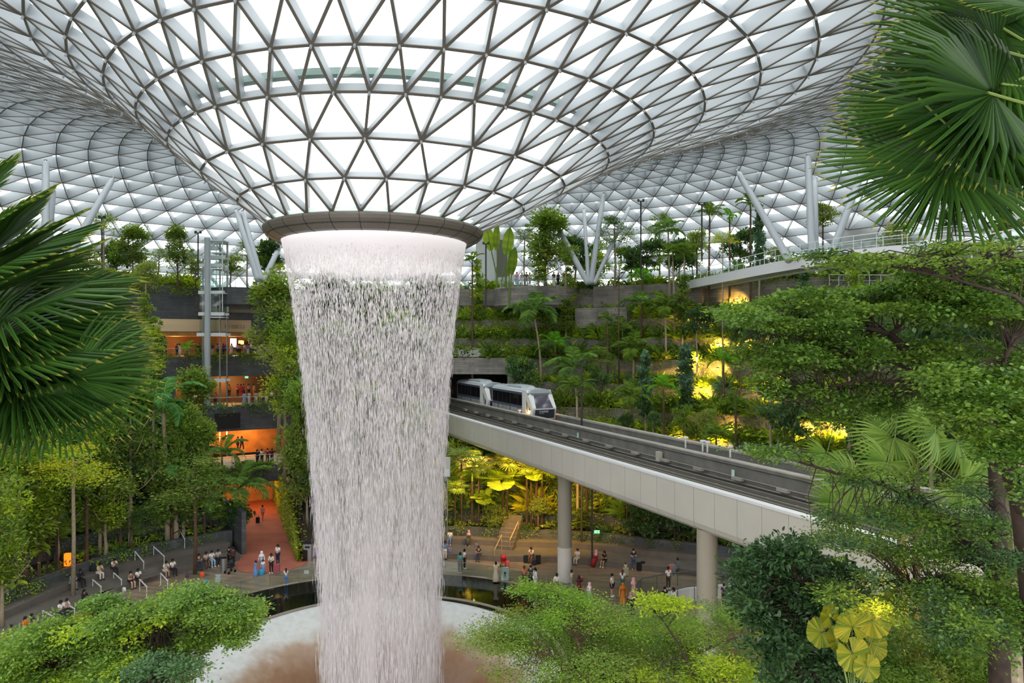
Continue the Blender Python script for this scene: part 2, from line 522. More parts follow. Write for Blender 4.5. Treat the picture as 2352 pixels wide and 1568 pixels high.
for k in range(260):
    a = 2 * math.pi * k / 260
    sm.box((math.sin(a) * 6.32, -math.cos(a) * 6.32, 0.28), (0.05, 0.05, 0.05), rz=a)
sm.build('panel_joint', MT['groove'], ring)

fw = M().lathe([(5.6, .7), (6.25, .95), (6.5, 1.08)], 72).build('frothing_water', frost('froth', .85, (0.55, 0.66, 0.60, 1)), ring, smooth=True)

# ------------------------------------------------------------------ the falling water
def wmat(name, alpha, col):
    m, nt, out = mat_new(name)
    d = nt.nodes.new('ShaderNodeBsdfDiffuse'); d.inputs[0].default_value = col
    tl = nt.nodes.new('ShaderNodeBsdfTranslucent'); tl.inputs[0].default_value = col
    m1 = nt.nodes.new('ShaderNodeMixShader'); m1.inputs[0].default_value = 0.5
    nt.links.new(d.outputs[0], m1.inputs[1]); nt.links.new(tl.outputs[0], m1.inputs[2])
    t = nt.nodes.new('ShaderNodeBsdfTransparent')
    m2 = nt.nodes.new('ShaderNodeMixShader'); nt.links.new(t.outputs[0], m2.inputs[1]); nt.links.new(m1.outputs[0], m2.inputs[2])
    nt.links.new(m2.outputs[0], out.inputs[0])
    if alpha is not None: m2.inputs[0].default_value = alpha
    return m, nt, m2
WCOL = (0.97, 0.93, 0.94, 1)
wdrop, _, _ = wmat('water_drop', 0.82, WCOL)
wsheet, nt, m2 = wmat('water_sheet', None, WCOL)
tc = nt.nodes.new('ShaderNodeNewGeometry'); sp = nt.nodes.new('ShaderNodeSeparateXYZ'); nt.links.new(tc.outputs['Position'], sp.inputs[0])
dx = nt.nodes.new('ShaderNodeMath'); dx.operation = 'SUBTRACT'; dx.inputs[1].default_value = C.x; nt.links.new(sp.outputs[0], dx.inputs[0])
dy = nt.nodes.new('ShaderNodeMath'); dy.operation = 'SUBTRACT'; dy.inputs[1].default_value = C.y; nt.links.new(sp.outputs[1], dy.inputs[0])
zz = nt.nodes.new('ShaderNodeMath'); zz.operation = 'MULTIPLY'; zz.inputs[1].default_value = 0.09; nt.links.new(sp.outputs[2], zz.inputs[0])
cb = nt.nodes.new('ShaderNodeCombineXYZ'); nt.links.new(dx.outputs[0], cb.inputs[0]); nt.links.new(dy.outputs[0], cb.inputs[1]); nt.links.new(zz.outputs[0], cb.inputs[2])
nz = nt.nodes.new('ShaderNodeTexNoise'); nz.inputs['Scale'].default_value = 9.0; nz.inputs['Detail'].default_value = 3; nz.inputs['Roughness'].default_value = 0.6
nt.links.new(cb.outputs[0], nz.inputs['Vector'])
# near the ring the sheet is whole, then it tears into threads, lower down it is a thin veil
off = nt.nodes.new('ShaderNodeMapRange'); off.interpolation_type = 'SMOOTHSTEP'; off.inputs['From Min'].default_value = 25.7; off.inputs['From Max'].default_value = 23.6
off.inputs['To Min'].default_value = 0.42; off.inputs['To Max'].default_value = 0.0; nt.links.new(sp.outputs[2], off.inputs['Value'])
sm_ = nt.nodes.new('ShaderNodeMath'); sm_.operation = 'ADD'; nt.links.new(nz.outputs['Fac'], sm_.inputs[0]); nt.links.new(off.outputs[0], sm_.inputs[1])
mr = nt.nodes.new('ShaderNodeMapRange'); mr.inputs['From Min'].default_value = 0.54; mr.inputs['From Max'].default_value = 0.74; nt.links.new(sm_.outputs[0], mr.inputs['Value'])
lz = nt.nodes.new('ShaderNodeMapRange'); lz.inputs['From Min'].default_value = 24.0; lz.inputs['From Max'].default_value = 0.0
lz.inputs['To Min'].default_value = 0.92; lz.inputs['To Max'].default_value = 0.6; nt.links.new(sp.outputs[2], lz.inputs['Value'])
mu = nt.nodes.new('ShaderNodeMath'); mu.operation = 'MULTIPLY'; nt.links.new(mr.outputs[0], mu.inputs[0]); nt.links.new(lz.outputs[0], mu.inputs[1])
n2 = nt.nodes.new('ShaderNodeTexNoise'); n2.inputs['Scale'].default_value = 1.1; n2.inputs['Detail'].default_value = 2
nt.links.new(cb.outputs[0], n2.inputs['Vector'])
v1 = nt.nodes.new('ShaderNodeMapRange'); v1.inputs['From Min'].default_value = 0.35; v1.inputs['From Max'].default_value = 0.7; nt.links.new(n2.outputs['Fac'], v1.inputs['Value'])
v2 = nt.nodes.new('ShaderNodeMapRange'); v2.inputs['From Min'].default_value = 22.0; v2.inputs['From Max'].default_value = 2.0; v2.inputs['To Min'].default_value = 0.0; v2.inputs['To Max'].default_value = 0.55
nt.links.new(sp.outputs[2], v2.inputs['Value'])
v3 = nt.nodes.new('ShaderNodeMath'); v3.operation = 'MULTIPLY'; nt.links.new(v1.outputs[0], v3.inputs[0]); nt.links.new(v2.outputs[0], v3.inputs[1])
ad = nt.nodes.new('ShaderNodeMath'); ad.operation = 'MAXIMUM'; ad.use_clamp = True
nt.links.new(mu.outputs[0], ad.inputs[0]); nt.links.new(v3.outputs[0], ad.inputs[1]); nt.links.new(ad.outputs[0], m2.inputs[0])
def wr(z):   # radius of the column of water at height z
    return float(np.interp(z, [-6, 0, 5, 11.5, 15, 18, 21, 23, 24.5, 25.5, 26.0], [3.3, 3.38, 3.5, 3.9, 4.15, 4.42, 4.75, 5.02, 5.28, 5.46, 5.58]))
water = empty('waterfall', (C.x, C.y, 0))
tag(water, 'tall round white waterfall dropping from the ring under the roof into the bowl', 'waterfall')
for q, dr in enumerate((0.0, -0.35)):
    prof = [(wr(z) + dr, z) for z in np.linspace(-6, 26.1, 44)]
    shm = M().lathe(prof, 96).build('water_sheet', wsheet, water, smooth=True)
    for v_ in shm.data.vertices: v_.co.x += .38 * max(0, (25 - v_.co.z) / 25)
n = 52000
zc = 25.3 - 30.8 * RNG.random(n) ** 1.12
th = RNG.random(n) * 2 * np.pi
fade = np.clip((25.0 - zc) / 25, 0, 1)
rr = np.array([wr(z) for z in zc]) + RNG.normal(0, 1, n) * (0.04 + 0.17 * fade)
ln = (0.12 + 0.22 * RNG.random(n) ** 2 + 1.5 * fade * RNG.random(n)) ; wd = 0.006 + 0.017 * RNG.random(n) ** 2
cen = np.c_[rr * np.sin(th) + .38 * fade, rr * np.cos(th), zc]
tx = np.c_[np.cos(th), -np.sin(th), 0 * th]; ty = np.c_[np.sin(th), np.cos(th), 0 * th]
top = cen + np.c_[0 * th, 0 * th, ln / 2]; bot = cen - np.c_[0 * th, 0 * th, ln / 2]
ja = RNG.normal(0, 0.03, (n, 3)); ja[:, 2] = 0
mids = [cen + ja * 0.3 + tx * wd[:, None], cen + ja * .3 + ty * wd[:, None], cen + ja * .3 - tx * wd[:, None]]
V = np.stack([top] + mids + [bot], 1).reshape(-1, 3)
b0 = np.arange(n)[:, None] * 5
F = np.concatenate([b0 + np.array([[0, 1, 2]]), b0 + np.array([[0, 2, 3]]), b0 + np.array([[0, 3, 1]]), b0 + np.array([[4, 2, 1]]), b0 + np.array([[4, 3, 2]]), b0 + np.array([[4, 1, 3]])])
dp = M().bulk(V, F).build('water_drops', wdrop, water)
dp['kind'] = 'stuff'

# ------------------------------------------------------------------ pool, bowl and plaza
pool = empty('reflecting_pool', (C.x - .5, C.y - .4, 0)); tag(pool, 'black ring-shaped reflecting pool around the water bowl', 'pool')
blk = simple('black_granite', '#0f1011', 0.06, 0, 0.3, 0.6, spec=0.6)
M().lathe([(11.9, 0.02), (17.4, 0.02), (17.4, -0.3), (11.9, -0.3)], 128, closed_prof=True).build('black_water', blk, pool)
M().lathe([(11.55, 0.06), (11.9, 0.06), (11.9, -0.2), (11.55, -0.2)], 128, c=(.5, .4, 0), closed_prof=True).build('inner_lip', simple('lip_stone', '#8d857a', 0.4), pool)
bowl_m, nt, out = mat_new('bowl_water')
g = nt.nodes.new('ShaderNodeNewGeometry'); s1 = nt.nodes.new('ShaderNodeVectorMath'); s1.operation = 'SUBTRACT'; s1.inputs[1].default_value = (C.x, C.y, 0)
nt.links.new(g.outputs['Position'], s1.inputs[0])
s2 = nt.nodes.new('ShaderNodeVectorMath'); s2.operation = 'MULTIPLY'; s2.inputs[1].default_value = (1, 1, 0); nt.links.new(s1.outputs[0], s2.inputs[0])
s3 = nt.nodes.new('ShaderNodeVectorMath'); s3.operation = 'LENGTH'; nt.links.new(s2.outputs[0], s3.inputs[0])
nz = nt.nodes.new('ShaderNodeTexNoise'); nz.inputs['Scale'].default_value = 0.7; nz.inputs['Detail'].default_value = 6; nt.links.new(g.outputs['Position'], nz.inputs['Vector'])
ad = nt.nodes.new('ShaderNodeMath'); ad.operation = 'MULTIPLY_ADD'; ad.inputs[1].default_value = 2.4; nt.links.new(nz.outputs['Fac'], ad.inputs[0]); nt.links.new(s3.outputs['Value'], ad.inputs[2])
mr = nt.nodes.new('ShaderNodeMapRange'); mr.inputs['From Min'].default_value = 4.0; mr.inputs['From Max'].default_value = 12.6; nt.links.new(ad.outputs[0], mr.inputs['Value'])
r = ramp(nt, [(0.0, lin('#6d4f36')), (0.55, lin('#8f6a4a')), (0.68, lin('#a8907a')), (0.80, lin('#c9cac7')), (1.0, lin('#c2c5c3'))], mr.outputs[0])
wv = nt.nodes.new('ShaderNodeTexNoise'); wv.inputs['Scale'].default_value = 2.2; wv.inputs['Detail'].default_value = 8; nt.links.new(g.outputs['Position'], wv.inputs['Vector'])
r2 = ramp(nt, [(0.35, (0.6, 0.58, 0.55, 1)), (0.6, (1.15, 1.15, 1.15, 1))], wv.outputs['Fac'])
mx = nt.nodes.new('ShaderNodeMix'); mx.data_type = 'RGBA'; mx.blend_type = 'MULTIPLY'; mx.inputs[0].default_value = 0.22
nt.links.new(r.outputs[0], mx.inputs[6]); nt.links.new(r2.outputs[0], mx.inputs[7])
b = nt.nodes.new('ShaderNodeBsdfPrincipled'); b.inputs['Roughness'].default_value = 0.25; nt.links.new(mx.outputs[2], b.inputs['Base Color']); nt.links.new(b.outputs[0], out.inputs[0])
bowl = M().lathe([(11.6, 0.0), (10.8, -0.25), (9.5, -0.9), (8, -1.9), (6.5, -3.3), (5, -5.2), (4.2, -7), (3.9, -9), (0.01, -9.2)], 128, c=(C.x, C.y, 0)).build('water_bowl', bowl_m, smooth=True)
tag(bowl, 'wide round bowl of foaming brown and white water under the waterfall', 'bowl')

fm, nt, out = mat_new('plaza_planks')
g = nt.nodes.new('ShaderNodeNewGeometry'); mp = nt.nodes.new('ShaderNodeMapping'); mp.inputs['Rotation'].default_value = (0, 0, 0.2)
nt.links.new(g.outputs['Position'], mp.inputs[0])
br = nt.nodes.new('ShaderNodeTexBrick'); nt.links.new(mp.outputs[0], br.inputs[0]); br.inputs['Scale'].default_value = 1.0
br.inputs['Brick Width'].default_value = 2.2; br.inputs['Row Height'].default_value = 0.26; br.inputs['Mortar Size'].default_value = 0.012
br.inputs['Color1'].default_value = lin('#a08d7a'); br.inputs['Color2'].default_value = lin('#736960'); br.inputs['Mortar'].default_value = lin('#453f3a'); br.inputs['Bias'].default_value = -0.1
nz = nt.nodes.new('ShaderNodeTexNoise'); nz.inputs['Scale'].default_value = 0.35; nz.inputs['Detail'].default_value = 6; nt.links.new(g.outputs['Position'], nz.inputs['Vector'])
r = ramp(nt, [(0.3, (0.75, 0.75, 0.78, 1)), (0.7, (1.25, 1.2, 1.1, 1))], nz.outputs['Fac'])
mx = nt.nodes.new('ShaderNodeMix'); mx.data_type = 'RGBA'; mx.blend_type = 'MULTIPLY'; mx.inputs[0].default_value = 1
nt.links.new(br.outputs[0], mx.inputs[6]); nt.links.new(r.outputs[0], mx.inputs[7])
b = nt.nodes.new('ShaderNodeBsdfPrincipled'); b.inputs['Roughness'].default_value = 0.38; nt.links.new(mx.outputs[2], b.inputs['Base Color']); nt.links.new(b.outputs[0], out.inputs[0])
# plaza: a disc with a hole for the pool
V = []; F = []
phs = np.linspace(-180, 180, 181)
pc = Vector((C.x - .5, C.y - .4, 0))
for a in phs:
    ar = math.radians(a)
    for rr_ in (17.4, 24, 36):
        V.append((pc.x + rr_ * math.sin(ar), pc.y + rr_ * math.cos(ar), 0.0))
for k in range(180):
    for q in range(2):
        F.append((3 * k + q, 3 * k + 3 + q, 3 * k + 4 + q, 3 * k + 1 + q))
fl = M().add(V, F).build('floor', fm); struct(fl, 'brown stone plank paving around the pool')

ug = M().lathe([(30, -.06), (95, -.06)], 90, c=(C.x, C.y, 0)).build('ground', MT['concrete']); struct(ug, 'ground slab under the terraces')
# glass rail round the pool
gr = empty('pool_balustrade', (pc.x, pc.y, 0)); tag(gr, 'low clear glass balustrade around the black pool', 'balustrade')
M().lathe([(17.75, 0.0), (17.75, 1.05), (17.72, 1.05), (17.72, 0.0)], 96, closed_prof=True).build('glass_panel', MT['glass'], gr)
rl = M().lathe([(17.76, 1.05), (17.76, 1.08), (17.70, 1.08), (17.70, 1.05)], 96, closed_prof=True)
for k in range(48):
    a = 2 * math.pi * k / 48
    rl.box((17.73 * math.sin(a), 17.73 * math.cos(a), 0.53), (0.02, 0.02, 1.05), rz=-a)
rl.build('rail', MT['metal'], gr)

# ------------------------------------------------------------------ benches and terraces
GAP = (-36.5, -21.0)           # where the galleries of the left building open
def arc_band(rin, rout, z0, z1, a0, a1, mi=0, m=None, step=1.5, top=True, back=False):
    """solid arc between two radius functions"""
    m = m or M()
    n = max(2, int(abs(a1 - a0) / step) + 1)
    V = []; F = []
    for k in range(n + 1):
        a = a0 + (a1 - a0) * k / n
        i = rin(a) if callable(rin) else rin; o = rout(a) if callable(rout) else rout
        zb = z0(a) if callable(z0) else z0
        for R, z in ((i, zb), (i, z1), (o, z1), (o, zb)):
            p = pol(a, R, z); V.append(p)
    for k in range(n):
        for q in range(4):
            F.append((4 * k + q, 4 * k + (q + 1) % 4, 4 * k + 4 + (q + 1) % 4, 4 * k + 4 + q))
    F.append((3, 2, 1, 0)); F.append((4 * n, 4 * n + 1, 4 * n + 2, 4 * n + 3))
    return m.add(V, F, mi)
PATHL, PATHR = -38.0, -24.0
def e_(d): return lambda a: edge(a) + d
def tr_(i, d=0.0): return lambda a: terr_r(i, a) + d
segs = [(-140, -38.5), (-22.5, 46.0), (46.0, 140)]
SIDE = ['beside the red path on the left', 'behind the waterfall', 'under the monorail bridge']
for si, (a0, a1) in enumerate(segs):
    be = empty('stone_bench', pol((a0 + a1) / 2, edge((a0 + a1) / 2)))
    tag(be, 'dark stone seating steps ' + SIDE[si], 'bench')
    org = be.location
    m = M(); arc_band(e_(0), e_(3.0), -0.1, 0.5, a0, a1, m=m); o = m.build('lower_seat', MT['bench'], None)
    o.parent = be; o.matrix_parent_inverse = Matrix.Translation(-org)
    m = M(); arc_band(e_(3.0), e_(4.2), -0.1, 1.0, a0, a1, m=m); o = m.build('upper_seat', MT['bench'], None)
    o.parent = be; o.matrix_parent_inverse = Matrix.Translation(-org)
wl = {}
names = {-1: 'lowest', 0: 'second', 1: 'third', 2: 'fourth', 3: 'fifth', 4: 'sixth', 5: 'seventh', 6: 'eighth', 7: 'ninth', 8: 'tenth', 9: 'top'}
for i in range(-1, 10):
    spans = [(-140, -37.5, 0), (-21.5, 140, 1)]
    if i in (3, 4, 5, 6): spans = [(-140, -37.5, 0), (-21.5, -9, 1), (12.5, 140, 1)]   # open for the monorail's tunnel
    for a0, a1, si in spans:
        if i == -1: rin, z1, zb = e_(4.2), 1.7, -0.1
        else: rin, z1, zb = tr_(i), ZT[i], (1.0 if i == 0 else ZT[i - 1] - 0.4)
        rout = tr_(i + 1) if i < 9 else (lambda a: terr_r(9, a) + 1.2)
        if i == 7: zb = 15.9
        st = MT['stone_d'] if (si == 0 or i < 2) else MT['stone_m']
        m = M()
        arc_band(rin, (lambda a, f=rin: f(a) + 0.45), zb, z1 + 0.12, a0, a1, m=m)
        arc_band((lambda a, f=rin: f(a) + 0.45), rout, zb, z1, a0, a1, m=m, mi=1)
        o = m.build('wall_terrace', [st, MT['soil']]); struct(o, '%s planter wall %s' % (names[i], 'left of the water' if si == 0 else 'right of the water'))
# tunnel mouth: sunken floor, lintel, side wall and dark back
m = M(); arc_band(tr_(3), 60, 5, 7.5, -9, 12.5, m=m, mi=1); arc_band(44.5, 48, 15.9, 17.95, -9, 10.5, m=m); arc_band(45.2, tr_(7), 17.4, 17.8, -9, 12.5, m=m, mi=1)
arc_band(43.8, 44.9, 7.4, 17.95, 10.3, 12.8, m=m)
o = m.build('wall_tunnel', [MT['stone_l'], MT['soil']]); struct(o, 'light stone wall over the monorail tunnel mouth')
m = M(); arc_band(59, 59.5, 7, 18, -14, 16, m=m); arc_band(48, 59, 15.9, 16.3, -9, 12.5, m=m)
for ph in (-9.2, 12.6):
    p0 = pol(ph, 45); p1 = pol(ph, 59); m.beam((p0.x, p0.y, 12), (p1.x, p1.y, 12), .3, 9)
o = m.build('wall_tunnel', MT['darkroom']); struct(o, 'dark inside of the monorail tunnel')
gallery_rail_later = (-9, 9.5, 45.0, 17.95)
# garden deck up to the roof's edge
m = M(); arc_band(lambda a: terr_r(9, a) + 1.2, 80, 24, 26.8, -140, -37.5, m=m); arc_band(lambda a: terr_r(9, a) + 1.2, 80, 24, 26.8, -21.5, 140, m=m)
arc_band(61.5, 80, 24, 26.8, -37.5, -21.5, m=m)
o = m.build('ground_garden', simple('garden_floor', '#8a8578', 0.8, 0, 0.2, 0.5)); struct(o, 'garden level at the top of the terraces')
# big stone parapets standing proud of the planting
def parapet(a0, a1, R, z0, z1, label, mat='stone_m', depth=0.6):
    m = M(); arc_band(R, (lambda a: (R(a) if callable(R) else R) + depth), z0, z1, a0, a1, m=m)
    o = m.build('wall_parapet', MT[mat]); struct(o, label); return o

# ------------------------------------------------------------------ left building: stacked galleries
def gal(label, R, Rb, z0, z1, a0, a1, floor, name='wall_gallery'):
    m = M(); arc_band(R, R + 0.5, z0, z1, a0, a1, m=m); arc_band(R + 0.5, Rb, z1 - 0.9, floor, a0, a1, m=m, mi=1)
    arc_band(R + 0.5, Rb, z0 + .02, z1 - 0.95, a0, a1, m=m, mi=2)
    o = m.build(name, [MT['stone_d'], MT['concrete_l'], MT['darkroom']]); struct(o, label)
gal('stone front of the gallery above the red path', 42.0, 52, 3.9, 5.75, -36.5, -22, 5.6)
gal('stone front of the third level gallery', 50.8, 62, 8.9, 11.9, -43, -21.5, 11.6)
gal('stone front of the fourth level gallery', 57.5, 68, 15.4, 18.0, -49, -22.0, 17.8)
# back and side walls inside the openings
def wallarc(R, z0, z1, a0, a1, mat, label, d=0.3):
    m = M(); arc_band(R, R + d, z0, z1, a0, a1, m=m); o = m.build('wall_back', MT[mat]); struct(o, label); return o
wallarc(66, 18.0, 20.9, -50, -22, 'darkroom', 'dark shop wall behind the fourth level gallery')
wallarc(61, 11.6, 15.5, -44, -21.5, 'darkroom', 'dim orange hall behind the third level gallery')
wallarc(54, 5.6, 9.0, -38, -21.5, 'warmwall', 'warm lit wall behind the second level gallery')
wallarc(50.5, 0, 4.2, -38, -20, 'warmwall', 'end wall of the red passage')
# lobby band and wall above
m = M(); arc_band(58.5, 66, 20.7, 21.3, -48, -27.6, m=m); arc_band(58.2, 59, 21.3, 22.3, -48, -27.6, m=m, mi=1); arc_band(58.6, 59, 22.3, 22.9, -48, -27.6, m=m, mi=1)
o = m.build('wall_lobby', [MT['warmwall'], MT['beige']]); struct(o, 'beige lobby band over the fourth level gallery')
m = M(); arc_band(61.0, 61.5, 17.8, 23.2, -27.6, -21.0, m=m); arc_band(59.2, 60, 22.9, 27.4, -49, -34.0, m=m); arc_band(61.6, 62.2, 22.9, 27.0, -34.5, -21.5, m=m)
o = m.build('wall_upper', MT['stone_d']); struct(o, 'dark stone wall above the lobby band')
for (ph, R, z0, z1, d) in ((-21.2, 42, 0, 9, 16), (-21.0, 50, 8, 27, 12), (-36.8, 28, 0, 4, 14), (-37.0, 42, 4, 9, 10)):
    p0 = pol(ph, R); p1 = pol(ph, R + d)
    m = M().beam((p0.x, p0.y, (z0 + z1) / 2), (p1.x, p1.y, (z0 + z1) / 2), 0.4, z1 - z0)
    o = m.build('wall_side', MT['stone_d']); struct(o, 'side wall of the gallery openings')
# round balcony beside the lift
bal = empty('round_balcony', P(548, 664, 91)); tag(bal, 'rounded dark stone balcony beside the glass lift', 'balcony')
r0 = bal.location
m = M().lathe([(0.01, 0), (3.6, 0), (3.6, -2.1), (3.1, -2.5), (0.01, -2.5)], 40); o = m.build('slab', MT['stone_d'], bal)
def handrail(pts, h, name, parent, mat='metal', posts=1.6, glass=True, r=0.035, nrail=2):
    """rail along a polyline given in world points; mesh is placed in the parent's frame"""
    rl = M(); gl = M()
    pts = [Vector(p) for p in pts]
    L = 0; last = 0
    for i in range(len(pts) - 1):
        a, b = pts[i], pts[i + 1]; d = (b - a).length
        rl.tube([a + Vector((0, 0, h)), b + Vector((0, 0, h))], r, 6)
        for q in range(1, nrail): rl.tube([a + Vector((0, 0, h * q / nrail)), b + Vector((0, 0, h * q / nrail))], r * .5, 5)
        k = last
        while k < L + d:
            p = a + (b - a) * ((k - L) / d)
            rl.tube([p, p + Vector((0, 0, h))], r * .8, 5); k += posts
        last = k; L += d
        gl.add([a + Vector((0, 0, .1)), b + Vector((0, 0, .1)), b + Vector((0, 0, h - .1)), a + Vector((0, 0, h - .1))], [(0, 1, 2, 3)])
    org = parent.matrix_basis.translation if parent else Vector((0, 0, 0))
    o = rl.build(name, MT[mat], parent, origin=org); o.location = (0, 0, 0)
    if glass: g = gl.build('glass_panel', MT['glass'], parent, origin=org); g.location = (0, 0, 0)
    return o
handrail([r0 + Vector((3.5 * math.sin(a), 3.5 * math.cos(a), 0)) for a in np.linspace(math.radians(60), math.radians(300), 16)], 1.1, 'railing', bal)
lt = M().beam(P(556, 703, 89), P(576, 697, 92), 0.16, 0.12); o = lt.build('light_bar', MT['lamp']); tag(o, 'glowing orange light bar under the round balcony', 'lamp')
def gallery_rail(a0, a1, R, z, label, n=14, parent=None):
    e = empty('guard_rail', pol((a0 + a1) / 2, R, z)); tag(e, label, 'railing')
    handrail([pol(a0 + (a1 - a0) * k / n, R, z) for k in range(n + 1)], 1.1, 'railing', e, posts=1.5)
gallery_rail(-49, -22.5, 58.4, 18.0, 'metal and glass railing of the fourth level gallery')
gallery_rail(-41, -21.5, 51.7, 11.9, 'metal and glass railing of the third level gallery')
gallery_rail(-35, -22, 42.9, 5.75, 'metal and glass railing of the gallery above the red path', 8)
# LOBBY F sign, seen from behind so it reads backwards
cu = bpy.data.curves.new('lobby_sign', 'FONT'); cu.body = 'LOBBY F'; cu.size = .7; cu.extrude = 0.02; cu.align_x = 'CENTER'
cu.materials.append(simple('sign_tan', '#b3895c', 0.6))
so = text_obj('lobby_sign', cu)
so.location = P(538, 754, 93.5); so.location.y -= 0.0
pp = to_pol(so.location.x, so.location.y); q = pol(pp[0], 58.12, so.location.z); so.location = q
so.rotation_euler = (math.radians(90), 0, math.radians(180 - pp[0])); so.scale = (1, 1, 1)
tag(so, 'reversed LOBBY F lettering on the beige band', 'sign')
vt = M().box((0, 0, 0), (3.0, 0.15, 1.9)).build('vent_panel', MT['black']); pv = pol(to_pol(*P(515, 972, 88).xy)[0], 50.75); vt.location = (pv.x, pv.y, 9.9 + .3); vt.rotation_euler = (0, 0, math.radians(-to_pol(pv.x, pv.y)[0]))
tag(vt, 'dark square vent in the stone front under the third level railing', 'vent')
# posters of the shop and exit sign
for (x, y, w, h, c, lb) in ((536, 787, 14, 20, '#cfd6df', 'lit white poster in the shop behind the crowd'), (554, 786, 12, 9, '#e8a070', 'lit orange poster in the shop behind the crowd')):
    p = P(x, y, 100); o = M().box((0, 0, 0), (w * .0625, .08, h * .0625)).build('poster', simple('poster_' + c[1:], c, .5, emit=c, estr=.6)); o.location = p; tag(o, lb, 'poster')
p = P(566.5, 866, 93); o = M().box((0, 0, 0), (.42, .08, .26)).build('exit_sign', simple('exit_green', '#5cc08a', .5, emit='#5cc08a', estr=.8)); o.location = p; tag(o, 'small green exit sign hanging in the third level hall', 'sign')
# red path
a_ = PF(560, 1293); b_ = PF(692, 1288); c_ = PF(640, 1170); d_ = PF(588, 1160)
rp = M().prism([(a_.x, a_.y), (b_.x, b_.y), (-32.0, 92), (-38.0, 92)], 0.0, 0.03).build('floor_path', MT['redfloor']); struct(rp, 'red floor of the passage on the left')
q = PF(590, 1302); circ = M().lathe([(0.01, 0.035), (3.2, 0.035), (3.2, 0.0)], 40, c=(q.x + .9, q.y + 1.5, 0), sx=1.0).build('floor_path', MT['redfloor']); struct(circ)
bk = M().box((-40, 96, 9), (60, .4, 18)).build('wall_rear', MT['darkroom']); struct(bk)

# ------------------------------------------------------------------ tunnel mouth of the monorail
DIRB = Vector((-0.412, 0.911, 0)).normalized()       # along the bridge, away from us
NRM = Vector((DIRB.y, -DIRB.x, 0))                   # to its far side
B0 = Vector((11.9, 36.3, 0))
def BP(s, u, z): return B0 + DIRB * s + NRM * u + Vector((0, 0, z))
gallery_rail(-9, 9.5, 45.0, 17.95, 'thin metal railing above the monorail tunnel mouth', 10)
# ------------------------------------------------------------------ monorail bridge
SE, S0 = 60.0, -26.0
br_ = empty('monorail_bridge', BP(10, 4, 9.2)); tag(br_, 'long white panelled monorail bridge crossing above the plaza', 'bridge')
org = br_.matrix_basis.translation
def bpart(m, name, mats, smooth=False):
    o = m.build(name, mats, br_, smooth, origin=org); o.location = (0, 0, 0); return o
def run(m, prof, s0=S0, s1=SE, mi=0):
    k = len(prof)
    V = [BP(s0, u, z) for u, z in prof] + [BP(s1, u, z) for u, z in prof]
    F = [(i, (i + 1) % k, k + (i + 1) % k, k + i) for i in range(k)] + [tuple(range(k))[::-1], tuple(range(k, 2 * k))]
    m.add(V, F, mi); return m
fp = [(0.0, 11.72), (0.0, 9.75), (0.10, 9.45), (0.35, 9.25), (0.8, 9.15), (0.8, 9.35), (0.35, 9.7), (0.25, 11.72)]
s = S0; first = True
while s < SE:      # side panels, one mesh with open joints
    if first: pm = M(); first = False
    run(pm, fp, s + 0.015, s + 1.75 - 0.015); s += 1.75
bpart(pm, 'side_panel', MT['fascia'])
m = M(); run(m, [(-0.03, 11.72), (0.45, 11.72), (0.45, 11.86), (-0.03, 11.86)]); bpart(m, 'coping', MT['cap'])
m = M(); run(m, [(0.3, 9.3), (8.0, 9.3), (8.0, 10.6), (5.0, 10.6), (4.7, 10.6), (4.2, 10.6), (4.2, 11.3), (0.3, 11.3)]); run(m, [(0.12, 9.5), (0.3, 9.5), (0.3, 11.6), (0.12, 11.6)]); bpart(m, 'deck', MT['trackdark'])
m = M(); run(m, [(4.25, 10.5), (4.7, 10.5), (4.7, 12.6), (4.55, 12.62), (4.1, 12.62), (4.1, 12.45), (4.25, 12.35)]); bpart(m, 'guide_wall', MT['concrete'])
m = M(); run(m, [(4.05, 12.62), (4.6, 12.62), (4.6, 12.70), (4.05, 12.70)]); run(m, [(7.75, 12.38), (8.35, 12.38), (8.35, 12.52), (7.75, 12.52)]); bpart(m, 'ledge', MT['concrete_l'])
m = M(); run(m, [(7.8, 9.3), (8.2, 9.3), (8.3, 12.4), (7.8, 12.4)]); bpart(m, 'guide_wall', MT['concrete'])
m = M()
for u, z, w in ((0.9, 10.95, .16), (1.35, 10.95, .05), (2.7, 10.95, .05), (3.1, 10.95, .16), (2.0, 10.9, .12)):
    run(m, [(u, 10.55), (u + w, 10.55), (u + w, z), (u, z)])
for u_, z_ in ((.9, 11.78), (1.35, 11.80), (2.7, 11.66)):
    run(m, [(u_, z_ - .5), (u_ + .14, z_ - .5), (u_ + .14, z_), (u_, z_)])
for u, z in ((0.78, 11.2), (0.72, 11.32), (4.12, 11.45), (4.10, 11.75)):
    m.tube([BP(S0, u, z), BP(SE, u, z)], 0.05, 6)
for k in range(-14, 30): 
    m.box(BP(k * 2.0, 1.8, 11.5), (0.22, 0.22, 0.4)); 
bpart(m, 'running_rail', MT['rail'])
m = M()
for k in range(-7, 15): bpart(M().box(BP(k * 3.6 + 1, 4.0, 11.7), (0.28, 0.8, 0.18), rz=0.42), 'cable_box', MT['concrete_l'])
for k in (8.5, 10.8, 11.3, 13.2, 36.5): bpart(M().tube([BP(k, 6.9 if k < 30 else 4.3, 12.2), BP(k, 6.9 if k < 30 else 4.3, 12.95)], .06, 6).box(BP(k, 6.9 if k < 30 else 4.3, 12.95), (.34, .2, .12)), 'signal_post', MT['white'])
m = M().box(BP(12.4, 3.95, 11.9), (.3, .4, .65), rz=.42); bpart(m, 'junction_box', simple('box_beige', '#b9b6a8', .6))
mk_ = simple('marker_teal', '#bfe0d8', .5)
for s_ in (24, 5): bpart(M().box(BP(s_, 4.0, 11.95), (.05, .22, .45), rz=.42), 'marker_plate', mk_)
